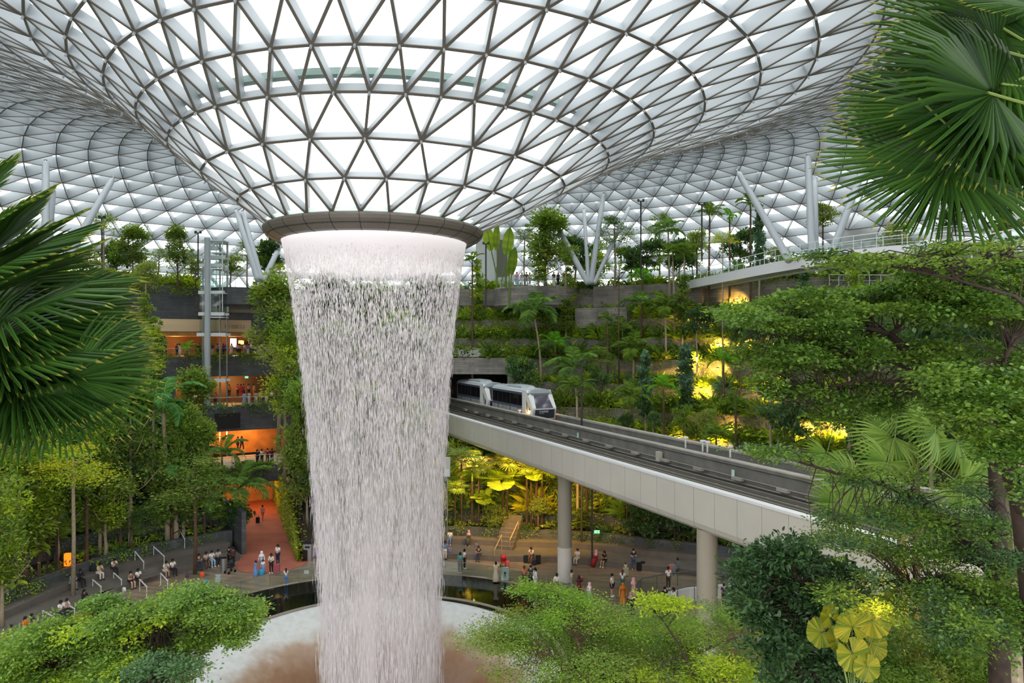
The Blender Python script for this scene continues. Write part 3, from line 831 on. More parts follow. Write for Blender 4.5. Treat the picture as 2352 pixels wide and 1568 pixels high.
# pillars
for (x, y, lb) in ((4.4, 58.2, 'round beige bridge pillar with a white foot, standing in the plaza'), (11.15, 39.8, 'thicker looking beige bridge pillar nearer the escalator opening'), (20.2, 19.5, 'beige bridge pillar hidden behind the right-hand trees'), (-6.5, 82.0, 'bridge pillar near the tunnel mouth')):
    e = empty('bridge_pillar', (x, y, 0)); tag(e, lb, 'pillar')
    M().tube([(0, 0, 2.9), (0, 0, 9.32)], 0.585, 32).build('shaft', MT['pillar'], e, smooth=False)
    M().tube([(0, 0, 0), (0, 0, 2.88)], 0.60, 32).build('foot', MT['pillar_w'], e)

# ------------------------------------------------------------------ the train
def car(label, s_front, rear_cut=11.2):
    e = empty('train_car', BP(s_front, 6.25, 0)); 
    e.location.z = 12.0
    e.rotation_euler = (0, 0, math.atan2(DIRB.y, DIRB.x) - math.pi / 2 + math.pi)   # local +Y = forward (towards us)
    tag(e, label, 'train', 'monorail train cars')
    # local frame: x right of travel, y forward from the nose plane (0) backwards to -L
    L = rear_cut; W = 1.32
    navy = simple('train_navy', '#4c5568', .35) if 'train_navy' not in bpy.data.materials else bpy.data.materials['train_navy']
    silver = simple('train_silver', '#aab0b2', .35, .3) if 'train_silver' not in bpy.data.materials else bpy.data.materials['train_silver']
    white = simple('train_white', '#dfe1de', .3) if 'train_white' not in bpy.data.materials else bpy.data.materials['train_white']
    glass = simple('train_glass', '#1d1c1e', .08, spec=.8) if 'train_glass' not in bpy.data.materials else bpy.data.materials['train_glass']
    roofm = simple('train_roof', '#b9c2c6', .4) if 'train_roof' not in bpy.data.materials else bpy.data.materials['train_roof']
    dark = simple('train_dark', '#2e3440', .4) if 'train_dark' not in bpy.data.materials else bpy.data.materials['train_dark']
    # body shell: cross-section swept
    def sec(y, prof): return [(x, y, z) for x, z in prof]
    m = M()
    base = [(-W, 0.25), (-W - .02, 1.15), (-W, 2.55), (-W + .12, 2.9), (W - .12, 2.9), (W, 2.55), (W + .02, 1.15), (W, 0.25)]
    V = sec(-1.25, base) + sec(-L + .6, base); k = len(base)
    m.add(V, [(i, (i + 1) % k, k + (i + 1) % k, k + i) for i in range(k)] + [tuple(range(k))[::-1], tuple(range(k, 2 * k))])
    m.build('body', silver, e)
    m = M()
    for sx in (-1, 1): m.box((sx * (W + .03), -(L) / 2 - .35, 1.2), (.03, L - 2.3, .28))
    m.build('stripe', navy, e)
    m = M()
    for sx in (-1, 1): m.box((sx * (W + .02), -(L) / 2 - .35, 1.94), (.05, L - 2.35, 1.2))
    m.build('side_glass', glass, e)
    m = M()
    for sx in (-1, 1):
        for y in (-2.4, -5.6, -8.9): m.box((sx * (W + .045), y, 1.4), (.03, .07, 2.2))
        for y in (-3.6, -6.6, -7.6, -9.8): m.box((sx * (W + .05), y, 1.4), (.01, .03, 2.2))
    m.build('door_seam', dark, e)
    m = M()
    rp_ = [(-W - .05, 2.5), (-W - .03, 2.72), (-W + .25, 2.98), (-.6, 3.12), (.6, 3.12), (W - .25, 2.98), (W + .03, 2.72), (W + .05, 2.5)]
    V = sec(-1.1, rp_) + sec(-L + .5, rp_); k = len(rp_)
    m.add(V, [(i, (i + 1) % k, k + (i + 1) % k, k + i) for i in range(k)] + [tuple(range(k))[::-1], tuple(range(k, 2 * k))])
    m.build('roof_shell', roofm, e)
    m = M()
    for sx in (-1, 1): m.box((sx * (W + .03), -L / 2 - .3, 2.62), (.06, L - 1.6, .22))
    m.build('gutter_stripe', navy, e)
    m = M()
    for y, r_ in ((-3.2, .5), (-8.8, .5)): m.lathe([(0.01, .16), (r_ * .8, .14), (r_, 0)], 20, c=(0, y, 3.1))
    m.box((0, -5.9, 3.2), (1.5, 3.6, .16)); m.box((0, -5.9, 3.29), (1.2, 3.2, .06))
    m.build('roof_unit', roofm, e)
    # nose: white cheeks, raked windscreen, dark lower panel
    m = M()
    for sx in (-1, 1):
        a = W + .08; b = W - .2
        # cheek as a thick slanted frame: outline in y,z with a hole for the lamp window
        outer = [(-2.45, .15), (-2.5, 2.78), (-1.5, 3.0), (-.05, 1.28), (-.02, 1.1), (-.35, .15)]
        inner = [(-1.55, .75), (-1.6, 2.1), (-.62, 1.1), (-.6, .95), (-.85, .5), (-1.2, .5)]
        V = [(sx * (a if y < -1 else a - (y + 1) * .1), y, z) for y, z in outer] + [(sx * (a if y < -1 else a - (y + 1) * .1), y, z) for y, z in inner]
        V += [(sx * (b if y < -1 else b - (y + 1) * .1), y, z) for y, z in outer] + [(sx * (b if y < -1 else b - (y + 1) * .1), y, z) for y, z in inner]
        F = []
        for i in range(6):
            j = (i + 1) % 6
            F += [(i, j, 6 + j, 6 + i), (12 + i, 18 + i, 18 + j, 12 + j), (i, 12 + i, 12 + j, j), (6 + i, 6 + j, 18 + j, 18 + i)]
        m.add(V, F)
    m.box((0, -.12, 1.17), (2 * W - .2, .2, .14)); m.box((0, -.3, .22), (2 * W - .3, .5, .16))
    m.build('nose_frame', white, e)
    m = M()
    for sx in (-1, 1): m.add([(sx * (W - .08), y, z) for y, z in [(-1.65, .45), (-1.7, 2.2), (-.5, 1.1), (-.5, .45)]], [(0, 1, 2, 3)])
    m.build('lamp_window', glass, e)
    for sx in (-1, 1):
        m2_ = M().add([(sx * (W + .05), -.12, 1.24), (sx * (W - .34), -.05, 1.24), (sx * (W - .5), -.95, 2.45), (sx * (W - .02), -1.3, 2.85), (sx * (W - .5), -1.1, 2.6)], [(0, 1, 2, 4, 3) if sx < 0 else (3, 4, 2, 1, 0)]); m2_.build('corner_panel', white, e)
    m = M(); m.add([(-W + .34, -.05, 1.24), (W - .34, -.05, 1.24), (W - .5, -.95, 2.45), (-W + .5, -.95, 2.45)], [(0, 1, 2, 3)])
    m.build('windscreen', simple('windscreen', '#6d6a74', .05, .6) if 'windscreen' not in bpy.data.materials else bpy.data.materials['windscreen'], e)
    m = M(); m.add([(-W + .1, -1.15, 2.6), (W - .1, -1.15, 2.6), (W - .3, -1.2, 2.95), (.5, -1.2, 3.1), (-.5, -1.2, 3.1), (-W + .3, -1.2, 2.95)], [(0, 1, 2, 3, 4, 5)])
    m.add([(-W + .42, -.95, 2.55), (W - .42, -.95, 2.55), (W - .1, -1.15, 2.75), (-W + .1, -1.15, 2.75)], [(0, 1, 2, 3)])
    m.build('brow', navy, e)
    m = M(); m.add([(-W + .3, .0, .25), (W - .3, .0, .25), (W - .22, .0, 1.12), (-W + .22, .0, 1.12)], [(0, 1, 2, 3)]); m.box((0, -.08, .7), (2 * W - .5, .14, .85))
    m.build('front_panel', dark, e)
    m = M().box((0, -L + .6, 1.5), (2.2, .3, 2.3)); m.build('rear_gangway', dark, e)
    return e
car1 = car('front silver and navy train car with lit orange headlamps', 34.6)
car2 = car('second train car behind the front one, half inside the tunnel', 46.4)
me = simple('headlamp', '#ffcf80', .3, emit='#ffb040', estr=14)
for sx in (-1, 1):
    h = M().ball((0, 0, 0), .17, 12).build('headlamp', me, [c_ for c_ in car1.children if c_.name.startswith('nose_frame')][0]); h.location = (sx * 1.3, -.95, .82)
cu = bpy.data.curves.new('train_logo', 'FONT'); cu.body = 'CHANGI'; cu.size = .27; cu.extrude = .004; cu.align_x = 'CENTER'; cu.materials.append(MT['white'])
tl = text_obj('logo_lettering', cu); tl.parent = [c_ for c_ in car1.children if c_.name.startswith('front_panel')][0]; tl.location = (.15, .012, .84); tl.rotation_euler = (math.radians(90), 0, math.radians(180))
cu = bpy.data.curves.new('train_logo', 'FONT'); cu.body = 'airport group'; cu.size = .09; cu.extrude = .003; cu.align_x = 'CENTER'; cu.materials.append(MT['white'])
tl = text_obj('logo_lettering', cu); tl.parent = [c_ for c_ in car1.children if c_.name.startswith('front_panel')][0]; tl.location = (.35, .012, .72); tl.rotation_euler = (math.radians(90), 0, math.radians(180))
o = M().lathe([(0.01, 0), (.05, 0)], 12).build('logo_mark', simple('logo_red', '#c0504a', .5), tl.parent); o.location = (-.35, .02, 1.06); o.rotation_euler = (math.radians(90), 0, 0)

# ------------------------------------------------------------------ glass lift on the left
lx = P(490, 784, 87).x; ly = 87.0
lift = empty('glass_lift', (lx, ly, 11)); tag(lift, 'tall steel and glass lift tower standing before the left galleries', 'lift tower')
m = M(); m.tube([(-.35, -.9, -6), (-.35, -.9, 21.8)], .36, 16); m.build('column', MT['tubewhite'], lift)
m = M(); m.box((.75, .2, 8), (.16, .16, 27)); m.box((-1.5, .4, 7), (.12, .12, 25)); m.box((1.35, .9, 8), (.14, .14, 27)); m.box((-1.1, -.3, 7), (.1, .1, 25))
m.build('guide_rail', MT['metal'], lift)
m = M()
for y, w in ((556, 2.6), (570, 1.6), (592, 3.4), (610, 3.0), (672, 3.2), (721, 3.2), (768, 3.6), (873, 3.6)):
    z = 20 - (y - 784) * ly / FPX - 11
    M().box((.0, -.5, z), (w, .3, .42)).box((.0, .9, z), (w, .2, .3)).build('cross_arm', MT['cap'], lift)
m = M(); m.box((.75, 0, 20), (1.5, 1.7, .15)); 
for z in (12, 15, 18, 21.5): m.box((.78, 0, z), (1.6, 1.8, .12))
for x_, y_ in ((0, -.85), (1.5, -.85), (1.5, .85), (0, .85)): m.box((x_, y_, 17.2), (.08, .08, 9))
m.build('shaft_frame', MT['cap'], lift)
m = M(); m.box((.75, 0, 17.2), (1.45, 1.65, 8.8)); m.build('shaft_glass', MT['glass'], lift)
m = M(); m.box((-.75, 0.3, 7), (1.6, 1.4, 25)); m.build('shaft_glass', MT['glass'], lift)

# ------------------------------------------------------------------ roof columns (leaning tubes)
cols = [((105, 365), (105, 600), 78, 1.0, 'dark upright tube column at the far left behind the fan palm'), ((122, 425), (108, 640), 86, 1.0, 'short pale tube column beside the dark upright one'), ((262, 405), (150, 600), 80, .5, 'leaning tube column above the left fan palm'),
        ((541, 478), (592, 642), 86, .42, 'left tube of the leaning pair beside the funnel'), ((556, 482), (600, 642), 88, .42, 'right tube of the leaning pair beside the funnel'), ((652, 545), (606, 642), 86, .42, 'tube column leaning right, half behind the waterfall'),
        ((1247, 458), (1350, 650), 86, .42, 'leftmost leaning tube of the cluster above the curved balcony'), ((1341, 476), (1352, 650), 90, .3, 'thin upright tube in the cluster above the curved balcony'), ((1387, 440), (1357, 650), 86, .42, 'thick tube leaning right in the cluster above the curved balcony'), ((1448, 470), (1365, 650), 90, .3, 'rightmost thin tube of the cluster above the curved balcony'),
        ((1692, 390), (1812, 560), 80, .42, 'tube column leaning towards the footbridge'), ((1855, 352), (1866, 600), 74, .48, 'tall upright tube column behind the footbridge'), ((1871, 400), (1872, 600), 80, .42, 'pale tube column right behind the tall upright one'), ((1985, 380), (1905, 580), 78, .42, 'tube column leaning left behind the footbridge rail'),
        ((2262, 240), (2420, 470), 48, .42, 'thick pale tube seen through the right fan palm')]
for (tp, bt, y0, r, lb) in cols:
    t = roof_hit(tp[0], tp[1], 72 if tp[0] < 2100 else 30)
    if t.y > 112: t = P(tp[0], tp[1], 95)
    Yb = min(92, max(58 if tp[0] < 2100 else 38, 6.8 * 1600 / max(30, 784 - bt[1])))
    b = P(bt[0], bt[1], Yb); b.z = 26.8
    e = empty('roof_column', b); tag(e, lb, 'column')
    r = .33 if r >= .42 else r * .85
    
    dd = (t - b)
    M().tube([Vector((0, 0, 0)), dd * .93, dd * .955], [r, r, r * .55], 16).build('shaft', MT['tubewhite'] , e, smooth=True)
    M().tube([dd * .95, dd], [r * .25, r * .25], 8).ball(dd * .985, r * .45, 8).build('head', MT['metal'], e)

# ------------------------------------------------------------------ right footbridge
path = [(1562, 648, 84.5), (1585, 645, 82), (1640, 632, 75.5), (1700, 616, 69.5), (1760, 603, 64.5), (1820, 592, 60.5), (1880, 583, 57.5), (1950, 575, 55), (2030, 568, 52.8), (2120, 562, 51), (2230, 555, 49.6), (2370, 547, 48.3), (2600, 540, 47)]
fb = []
for x, y, Y in path:
    fb.append(Vector(((x - 1176) * Y / FPX, Y, 27.0)))
fbr = empty('footbridge', fb[6]); tag(fbr, 'pale curved footbridge with glass sides rising over the right terraces', 'bridge')
og = fbr.location.copy()
nrm = []
for i, p in enumerate(fb):
    d = (fb[min(i + 1, len(fb) - 1)] - fb[max(i - 1, 0)]); d.z = 0; d.normalize(); nrm.append(Vector((-d.y, d.x, 0)))
Wd = 2.6
def ribbon(offs, z0, z1, w):
    m = M(); V = []
    for p, n in zip(fb, nrm):
        for o_, z in ((offs, z0), (offs, z1), (offs + w, z1), (offs + w, z0)):
            q = p + n * o_; V.append((q.x, q.y, q.z + z))
    F = []
    for i in range(len(fb) - 1):
        for k in range(4): F.append((4 * i + k, 4 * i + (k + 1) % 4, 4 * i + 4 + (k + 1) % 4, 4 * i + 4 + k))
    F += [(3, 2, 1, 0), (4 * len(fb) - 4, 4 * len(fb) - 3, 4 * len(fb) - 2, 4 * len(fb) - 1)]
    return m.add(V, F)
def fpart(m, n, mt):
    o = m.build(n, mt, fbr, origin=og); o.location = (0, 0, 0); return o
m = ribbon(0, -.45, .15, .12); mm = ribbon(Wd, -.45, .15, .12); m.V += mm.V; 
fpart(ribbon(0, -.75, .2, .18), 'edge_beam', MT['cap']); fpart(ribbon(Wd, -.75, .2, .18), 'edge_beam', MT['cap'])
fpart(ribbon(0.1, -.02, .06, Wd - .1), 'deck', MT['white'])
m = M()
for i in range(len(fb) - 1):
    a, b = fb[i], fb[i + 1]; n_ = nrm[i]; k = int((b - a).length / .55)
    for q in range(k):
        p = a + (b - a) * q / k; m.beam(p + Vector((0, 0, -.45)) + n_ * .1, p + Vector((0, 0, -.45)) + n_ * (Wd), .3, .3)
fpart(m, 'cross_beam', MT['steel'])
for o_ in (0.07, Wd + .05):
    handrail([p + n * o_ + Vector((0, 0, .15)) for p, n in zip(fb, nrm)], 1.15, 'railing', fbr, 'cap', posts=1.8)
# railing of the level behind the footbridge
for (pts, lb) in (([(1905, 655, 72), (2060, 660, 62)], 'thin railing of the cafe terrace under the footbridge'), ([(2050, 627, 40), (2352, 575, 33), (2500, 560, 31)], 'pale railing on the stone wall at the right edge')):
    w = [P(*q) for q in pts]; e = empty('guard_rail', w[0]); tag(e, lb, 'railing'); handrail(w, 1.1, 'railing', e, 'cap', glass=False)
m = M().beam(P(2050, 655, 40), P(2500, 592, 31), .5, 1.3); o = m.build('wall_right', MT['stone_m']); struct(o, 'stone wall under the railing at the right edge')
# curved balcony on the right of the waterfall
cb_ = empty('curved_balcony', pol(19, 47.5, 26.8)); tag(cb_, 'curved stone balcony jutting out above the right terraces', 'balcony'); og = cb_.location.copy()
bc = P(1232, 665, 89); 
m = M().lathe([(0.01, .15), (5.4, .15), (5.5, 0), (5.5, -2.2), (5.0, -2.6), (.01, -2.6)], 56, c=(bc.x - og.x, bc.y - og.y + 3.2, 0)); m.build('slab', MT['stone_l'], cb_)
handrail([Vector((bc.x + 5.3 * math.sin(a), bc.y + 3.2 + 5.3 * math.cos(a), 26.95)) for a in np.linspace(math.radians(85), math.radians(275), 20)], 1.15, 'railing', cb_, 'cap')
parapet(22, 38, lambda a: terr_r(9, a) - .6, 24.4, 27.1, 'stone parapet at the foot of the garden right of the curved balcony')
parapet(-19, 13, lambda a: terr_r(9, a) - .6, 24.8, 27.0, 'stone parapet between the waterfall and the curved balcony', 'stone_l')
parapet(20, 28, lambda a: terr_r(8, a) - 1.2, 21.7, 24.2, 'broad stone wall jutting from the middle terrace', 'stone_l', 1.2)
gallery_rail(-19, 13, 51.0 , 27.0, 'metal railing of the garden level behind the waterfall', 16)
gallery_rail(40, 90, 52.5 , 27.0, 'metal railing of the garden level under the footbridge', 24)
# white service blocks
def block(name, c, size, rz, label, win=None):
    e = empty(name, (c[0], c[1], c[2])); e.rotation_euler = (0, 0, rz); tag(e, label, 'building')
    M().box((0, 0, size[2] / 2), size).build('wall', MT['cap'], e)
    if win:
        M().box((win[0], -size[1] / 2 - .03, win[1]), (win[2], .1, win[3])).build('window_recess', simple('win_grey', '#77756f', .5), e)
    m = M()
    for k in range(1, 4): m.box((-size[0] / 2 + size[0] * k / 4, -size[1] / 2 - .01, size[2] / 2), (.05, .03, size[2]))
    m.build('panel_joint', MT['metal'], e)
block('service_block', (P(1137, 600, 98).x, 100, 26.8), (5.4, 4, 8.2), 0, 'pale block building with a dark window right of the waterfall', (1.0, 4.9, 1.5, 5.2))
block('service_block', (57, 88, 26.8), (30, 8, 17), -.25, 'large smooth white wall behind the right fan palm')
# lamp posts
for (x, y0, y1, Y, lb) in ((1116, 560, 705, 86, 'slim dark pole in front of the pale block building'), (1472, 462, 640, 84, 'tall dark lamp post above the right garden'), (234, 500, 620, 84, 'thin dark pole in the left garden'), (1612, 470, 600, 76, 'thin dark pole at the start of the footbridge'), (455, 535, 640, 84, 'grey pole left of the glass lift'), (1336, 835, 975, 66, 'dark green post among the palms above the bridge'), (1360, 1120, 1240, 62, 'dark lamp post behind the plaza planting')):
    b = P(x, y1, Y); b.z = b.z if y1 < 960 else ground_z(b.x, b.y); t = P(x, y0, Y)
    e = empty('lamp_post', b); tag(e, lb, 'lamp post'); h = t.z - b.z
    M().tube([(0, 0, 0), (0, 0, h)], .09, 8).build('pole', MT['groove'], e)
    M().box((.0, 0, h), (.7, .12, .12)).box((-.3, 0, h + .1), (.22, .2, .3)).box((.3, 0, h + .1), (.22, .2, .3)).build('lamp_head', MT['groove'], e)
# escalator opening on the right of the plaza
ec = empty('escalator_balustrade', PF(1640, 1400)); tag(ec, 'curved glass balustrade with brown handrail round the escalator opening', 'balustrade'); og = ec.location.copy()
pts = [PF(x, y) for x, y in ((1466, 1385), (1462, 1372), (1475, 1360), (1520, 1350), (1580, 1342), (1640, 1336), (1700, 1330), (1760, 1324), (1840, 1318))]
handrail(pts, 1.1, 'handrail', ec, mat='flange', r=.05, nrail=1, posts=2.0)
pts2 = [PF(x, y) for x, y in ((1500, 1412), (1530, 1392), (1580, 1380), (1640, 1374), (1720, 1366), (1840, 1352))]
wb = empty('escalator_wall', pts2[2]); tag(wb, 'low white curved wall of the escalator opening', 'escalator wall'); og = wb.location.copy()
m = M()
for a, b in zip(pts2, pts2[1:]): m.beam(a + Vector((0, 0, .5)), b + Vector((0, 0, .5)), .35, 1.0)
o = m.build('wall', MT['white'], wb, origin=og); o.location = (0, 0, 0)
handrail([p + Vector((0, -.3, 0)) for p in pts2], 1.25, 'handrail', wb, mat='flange', r=.04, nrail=1, glass=False)
# stairs and handrails in the seating
def stair(x0, x1, yb, label, n=6, zb=.5, zt=1.9, dpt=2.4):
    a = PF(x0, yb, zb); b = PF(x1, yb, zb); e = empty('stairs', (a + b) / 2); tag(e, label, 'stairs')
    w = (b - a).length; ph, R = to_pol(e.location.x, e.location.y); e.rotation_euler = (0, 0, math.radians(-ph)); m = M()
    for k in range(n):
        h = (zt - zb) * (k + 1) / n
        m.box((0, dpt * (k + .5) / n, h / 2), (w, dpt / n, h))
    m.build('step', MT['bench'], e)
    return e
stair(1135, 1178, 1262, 'dark stone stairs with brass handrails right of the waterfall', 8, .5, 3.0, 3.2)
stair(325, 370, 1325, 'short dark stone stairs in the left seating', 4, .5, 1.0, 1.0)
stair(235, 280, 1375, 'short dark stone stairs below the steel handrail on the left', 3, 0, .5, .8)
hr = [((1152, 1228), (1136, 1262), 'brass handrail at the left of the right-hand stairs', 'b'), ((1190, 1198), (1171, 1240), 'brass handrail at the right of the right-hand stairs', 'b'),
      ((302 + 8, 1266), (330, 1290), 'steel handrail high in the left seating', 's'), ((353, 1255), (377, 1277), 'steel handrail beside the tree fern stem', 's'), ((412, 1216), (424, 1237), 'steel handrail behind the small tree fern', 's'),
      ((261, 1315), (279, 1331), 'steel handrail left of the man in white', 's'), ((213, 1331), (232, 1347), 'steel handrail beside the beige seated person', 's'), ((321, 1330), (337, 1347), 'steel handrail beside the seated couple', 's'), ((369, 1316), (385, 1333), 'steel handrail in front of the couple in white', 's'),
      ((146, 1384), (171, 1397), 'steel handrail above the lower left tree', 's'), ((98, 1402), (124, 1417), 'leftmost steel handrail of the seating', 's')]
brass = simple('brass', '#d8b98a', .35, .5)
for (t, b, lb, k) in hr:
    Y = None
    # the rail's lower end stands about 0.9 m above the seat there
    for YY in np.arange(40, 80, .1):
        q = P(b[0], b[1], YY)
        if q.z - .9 <= ground_z(q.x, q.y): Y = YY; break
    Y = Y or 58
    q1 = P(b[0], b[1], Y); q2 = P(t[0], t[1], Y + 1.6)
    e = empty('handrail', (q1.x, q1.y, ground_z(q1.x, q1.y))); tag(e, lb, 'handrail'); og = e.location.copy()
    m = M().tube([q1, q2], .05, 8); m.tube([q1, (q1.x, q1.y, og.z)], .03, 6)
    z2 = min(ground_z(q2.x, q2.y), q2.z - .6); m.tube([q2, (q2.x, q2.y, z2)], .03, 6)
    o = m.build('rail', brass if k == 'b' else MT['cap'], e, origin=og); o.location = (0, 0, 0)
# litter bins, sign board
def litterbin(x, y, h, w, label):
    p = PF(x, y); e = empty('litter_bin', p); tag(e, label, 'bin')
    M().box((0, 0, h / 2), (w, w * .8, h)).build('body', MT['metal'], e)
    M().box((0, -w * .4 - .01, h * .82), (w * .6, .03, h * .12)).build('opening', MT['black'], e)
    M().box((0, 0, h + .03), (w * 1.08, w * .9, .08)).build('lid', MT['black'], e)
litterbin(708, 1286, 1.55, .72, 'grey metal litter bin at the end of the green wall')
p = PF(514, 1310); e = empty('litter_bin', p); tag(e, 'round steel bin beside the pushchair', 'bin'); M().tube([(0, 0, 0), (0, 0, 1.1)], .25, 16).build('body', MT['metal'], e); M().tube([(0, 0, 1.1), (0, 0, 1.14)], .27, 16).build('lid', MT['black'], e)
p = PF(1160, 1330); e = empty('sign_board', p); tag(e, 'folding pale sign board standing on the plaza', 'sign')
for s_ in (-1, 1):
    M().box((0, 0, 0), (.62, .03, 1.05)).build('board', simple('board_grey', '#b9c4bd', .5), e); o = e.children[-1]; o.location = (0, s_ * .16, .52); o.rotation_euler = (s_ * .28, 0, 0)
M().box((0, -.31, .62), (.14, .01, .2)).box((0, -.335, .4), (.12, .01, .08)).build('printed_mark', MT['groove'], e)
p = PF(704, 1319); o = M().box((0, 0, .2), (.42, .05, .3)).build('notice_plate', MT['white']); o.location = (p.x, p.y + 0, 0.0); tag(o, 'small white notice on the pool balustrade', 'sign')
p = P(1027, 1072, 62); o = M().box((0, 0, 0), (.55, .06, 1.75)).build('hanging_banner', simple('banner', '#c3c0bb', .6)); o.location = p; tag(o, 'narrow grey banner hanging beside the waterfall', 'banner')
M().tube([(0, .06, -p.z + 1.0), (0, .06, .9)], .04, 6).build('pole', MT['metal'], o); M().box((0, -.04, -.5), (.42, .02, .6)).build('printed_photo', simple('banner_print', '#dcdde2', .6), o)
p = P(1371, 1221, 64); o = M().box((0, 0, 0), (.5, .08, .26)).build('exit_sign', bpy.data.materials['exit_green']); o.location = p; tag(o, 'green running-man exit sign behind the plaza planting', 'sign')
M().box((.05, -.05, 0), (.08, .02, .18)).box((-.12, -.05, .0), (.1, .02, .04)).build('symbol', MT['white'], o)
# glowing box put in for the warm doorway glow among the left trees
p = PF(155, 1300, 1.7); o = M().box((0, 0, .55), (.4, .3, 1.0)).build('doorway_glow', simple('doorway_orange', '#ff8030', .5, emit='#ff6010', estr=.9)); o.location = (p.x, p.y, 1.7); tag(o, 'glowing orange box standing for a lit doorway between the left tree trunks', 'lamp')

# ------------------------------------------------------------------ lamps
def lamp(kind, loc, energy, col, size=.5, target=None, angle=80):
    l = bpy.data.lights.new('lamp', kind); l.energy = energy; l.color = col
    o = bpy.data.objects.new('lamp', l); o.location = loc; COL.objects.link(o)
    if kind == 'AREA': l.size = size
    else: l.shadow_soft_size = size
    if kind == 'SPOT': l.spot_size = math.radians(angle); l.spot_blend = .6
    if target is not None:
        o.rotation_euler = (Vector(target) - Vector(loc)).to_track_quat('-Z', 'Y').to_euler()
    return o
OR = (1.0, .42, .10); YE = (1.0, .56, .09)
for (ph, R, z, e_w) in ((-29, 51.6, 8.2, 500), (-33, 51.6, 8.2, 350), (-26, 59, 14.6, 500), (-31, 59.4, 14.6, 500), (-36, 59.4, 14.6, 500), (-29.5, 63, 20.2, 400), (-36, 63, 20.2, 600), (-44, 63, 20.2, 600), (-28, 44, 3.4, 250), (-26, 46, 3.6, 300), (-31, 46, 3.6, 400)):
    lamp('POINT', pol(ph, R, z), e_w * (.3 if z < 5 else (.3 if z < 10 else .5)), OR, .3)
# yellow plant spotlights on the right terraces
spots = [(1610, 745, 470), (1695, 700, 380), (1620, 765, 330), (1600, 830, 950), (1650, 800, 700), (1710, 805, 700), (1650, 855, 350), (1612, 900, 450), (1690, 885, 450), (1630, 935, 380), (1725, 950, 300), (1790, 900, 350), (1620, 985, 300), (1680, 990, 380), (1850, 1000, 450), (1920, 990, 450), (1780, 800, 260), (1920, 795, 260), (1650, 1020, 220), (1560, 1010, 120)]
lampm = M()
SPOTP = []
for (x, y, w) in spots:
    g_ = hit(x, y, 40)
    p = Vector((g_.x * .975, g_.y - 1.7, 0)); p.z = P(x, y, g_.y).z + .5
    # hang it from the wall above, shining down and back at the plants
    lamp('SPOT', p, w * 3.2, YE, .12, target=(g_.x, g_.y + 1.2, p.z - .9), angle=125)
    fx = empty('spotlight', p); tag(fx, 'small spotlight shining yellow on the right terrace plants', 'lamp', 'terrace spotlights')
    hs_ = M().box((0, 0, .06), (.25, .2, .1)).build('housing', MT['groove'], fx); M().box((0, 0, -.01), (.2, .16, .03)).build('lens', MT['lampw'], hs_)
# warm light under the bridge
for (x, y, Y, w) in ((1090, 1075, 75, 1300), (1180, 1085, 66, 1300), (1240, 1110, 64, 1300), (1160, 1190, 62, 500), (1060, 1130, 68, 500), (1340, 1150, 64, 400), (1430, 1170, 60, 200)):
    p = P(x, y, Y); lamp('SPOT', (p.x, p.y - 1.5, p.z + 1.2), w * .55, YE, .3, target=(p.x, p.y + 2.5, p.z - 1.3), angle=120)
for (x, y, Y, w) in ((1965, 1455, 13.2, 14), (2150, 1540, 20, 120), (2100, 960, 30, 90)):
    p = P(x, y, Y); lamp('POINT', (p.x, p.y - .8, p.z + .8), w, YE, .2)
# ================================================================== plants
def nrmz(a): return a / np.maximum(np.linalg.norm(a, axis=-1, keepdims=True), 1e-9)
def leaves(m, pos, dr, nrm_, size, width=0.45, fold=0.12, mi=0, droop=0.0):
    """two-panel folded leaves; pos base points, dr direction, nrm_ rough normal, size lengths"""
    pos = np.asarray(pos); n = len(pos)
    if n == 0: return
    size = np.broadcast_to(size, (n,))[:, None]
    dr = nrmz(np.asarray(dr)); x = nrmz(np.cross(dr, nrm_)); u = np.cross(x, dr)
    def pt(a, b, c): return pos + (x * a * width + dr * b + u * c) * size
    d = droop
    V = np.stack([pt(0, 0, 0), pt(.5, .38, fold), pt(.36, .75, fold - d * .5), pt(0, 1.0, -d), pt(-.36, .75, fold - d * .5), pt(-.5, .38, fold)], 1).reshape(-1, 3)
    b = np.arange(n)[:, None] * 6
    F = np.concatenate([b + np.array([[0, 1, 2, 3]]), b + np.array([[0, 3, 4, 5]])])
    if not np.isscalar(mi): mi = np.concatenate([mi, mi])
    m.bulk(V, F, mi)
def rnd_dir(n, up=0.3):
    v = RNG.normal(0, 1, (n, 3)); v[:, 2] = v[:, 2] * .6 + up
    return nrmz(v)
def crown_pts(n, c, r, shell=0.55, clusters=None, spread=.16):
    """points in the outer part of an ellipsoid, gathered in sprigs"""
    c = np.array(c); r = np.array(r)
    k = clusters or max(4, n // 9)
    d = nrmz(RNG.normal(0, 1, (k, 3))); d[:, 2] = np.where(RNG.random(k) < .68, np.abs(d[:, 2]), d[:, 2])
    q = d * (shell + (1 - shell) * RNG.random((k, 1))) 
    idx = RNG.integers(0, k, n)
    p = q[idx] + RNG.normal(0, spread, (n, 3)) * np.array([1, 1, .8])
    return c + p * r, nrmz(d[idx] + RNG.normal(0, .55, (n, 3)))

def foliage_blob(m, n, c, r, size, width=.5, mi=0, shell=.5, flat=0.0, spread=.16):
    p, d = crown_pts(n, c, r, shell, spread=spread)
    if flat: d[:, 2] *= (1 - flat); 
    d[:, 2] -= .15
    up = np.tile([0, 0, 1.0], (n, 1)) + RNG.normal(0, .45, (n, 3))
    s = size * (0.65 + .7 * RNG.random(n))
    leaves(m, p, d, up, s, width, mi=mi)

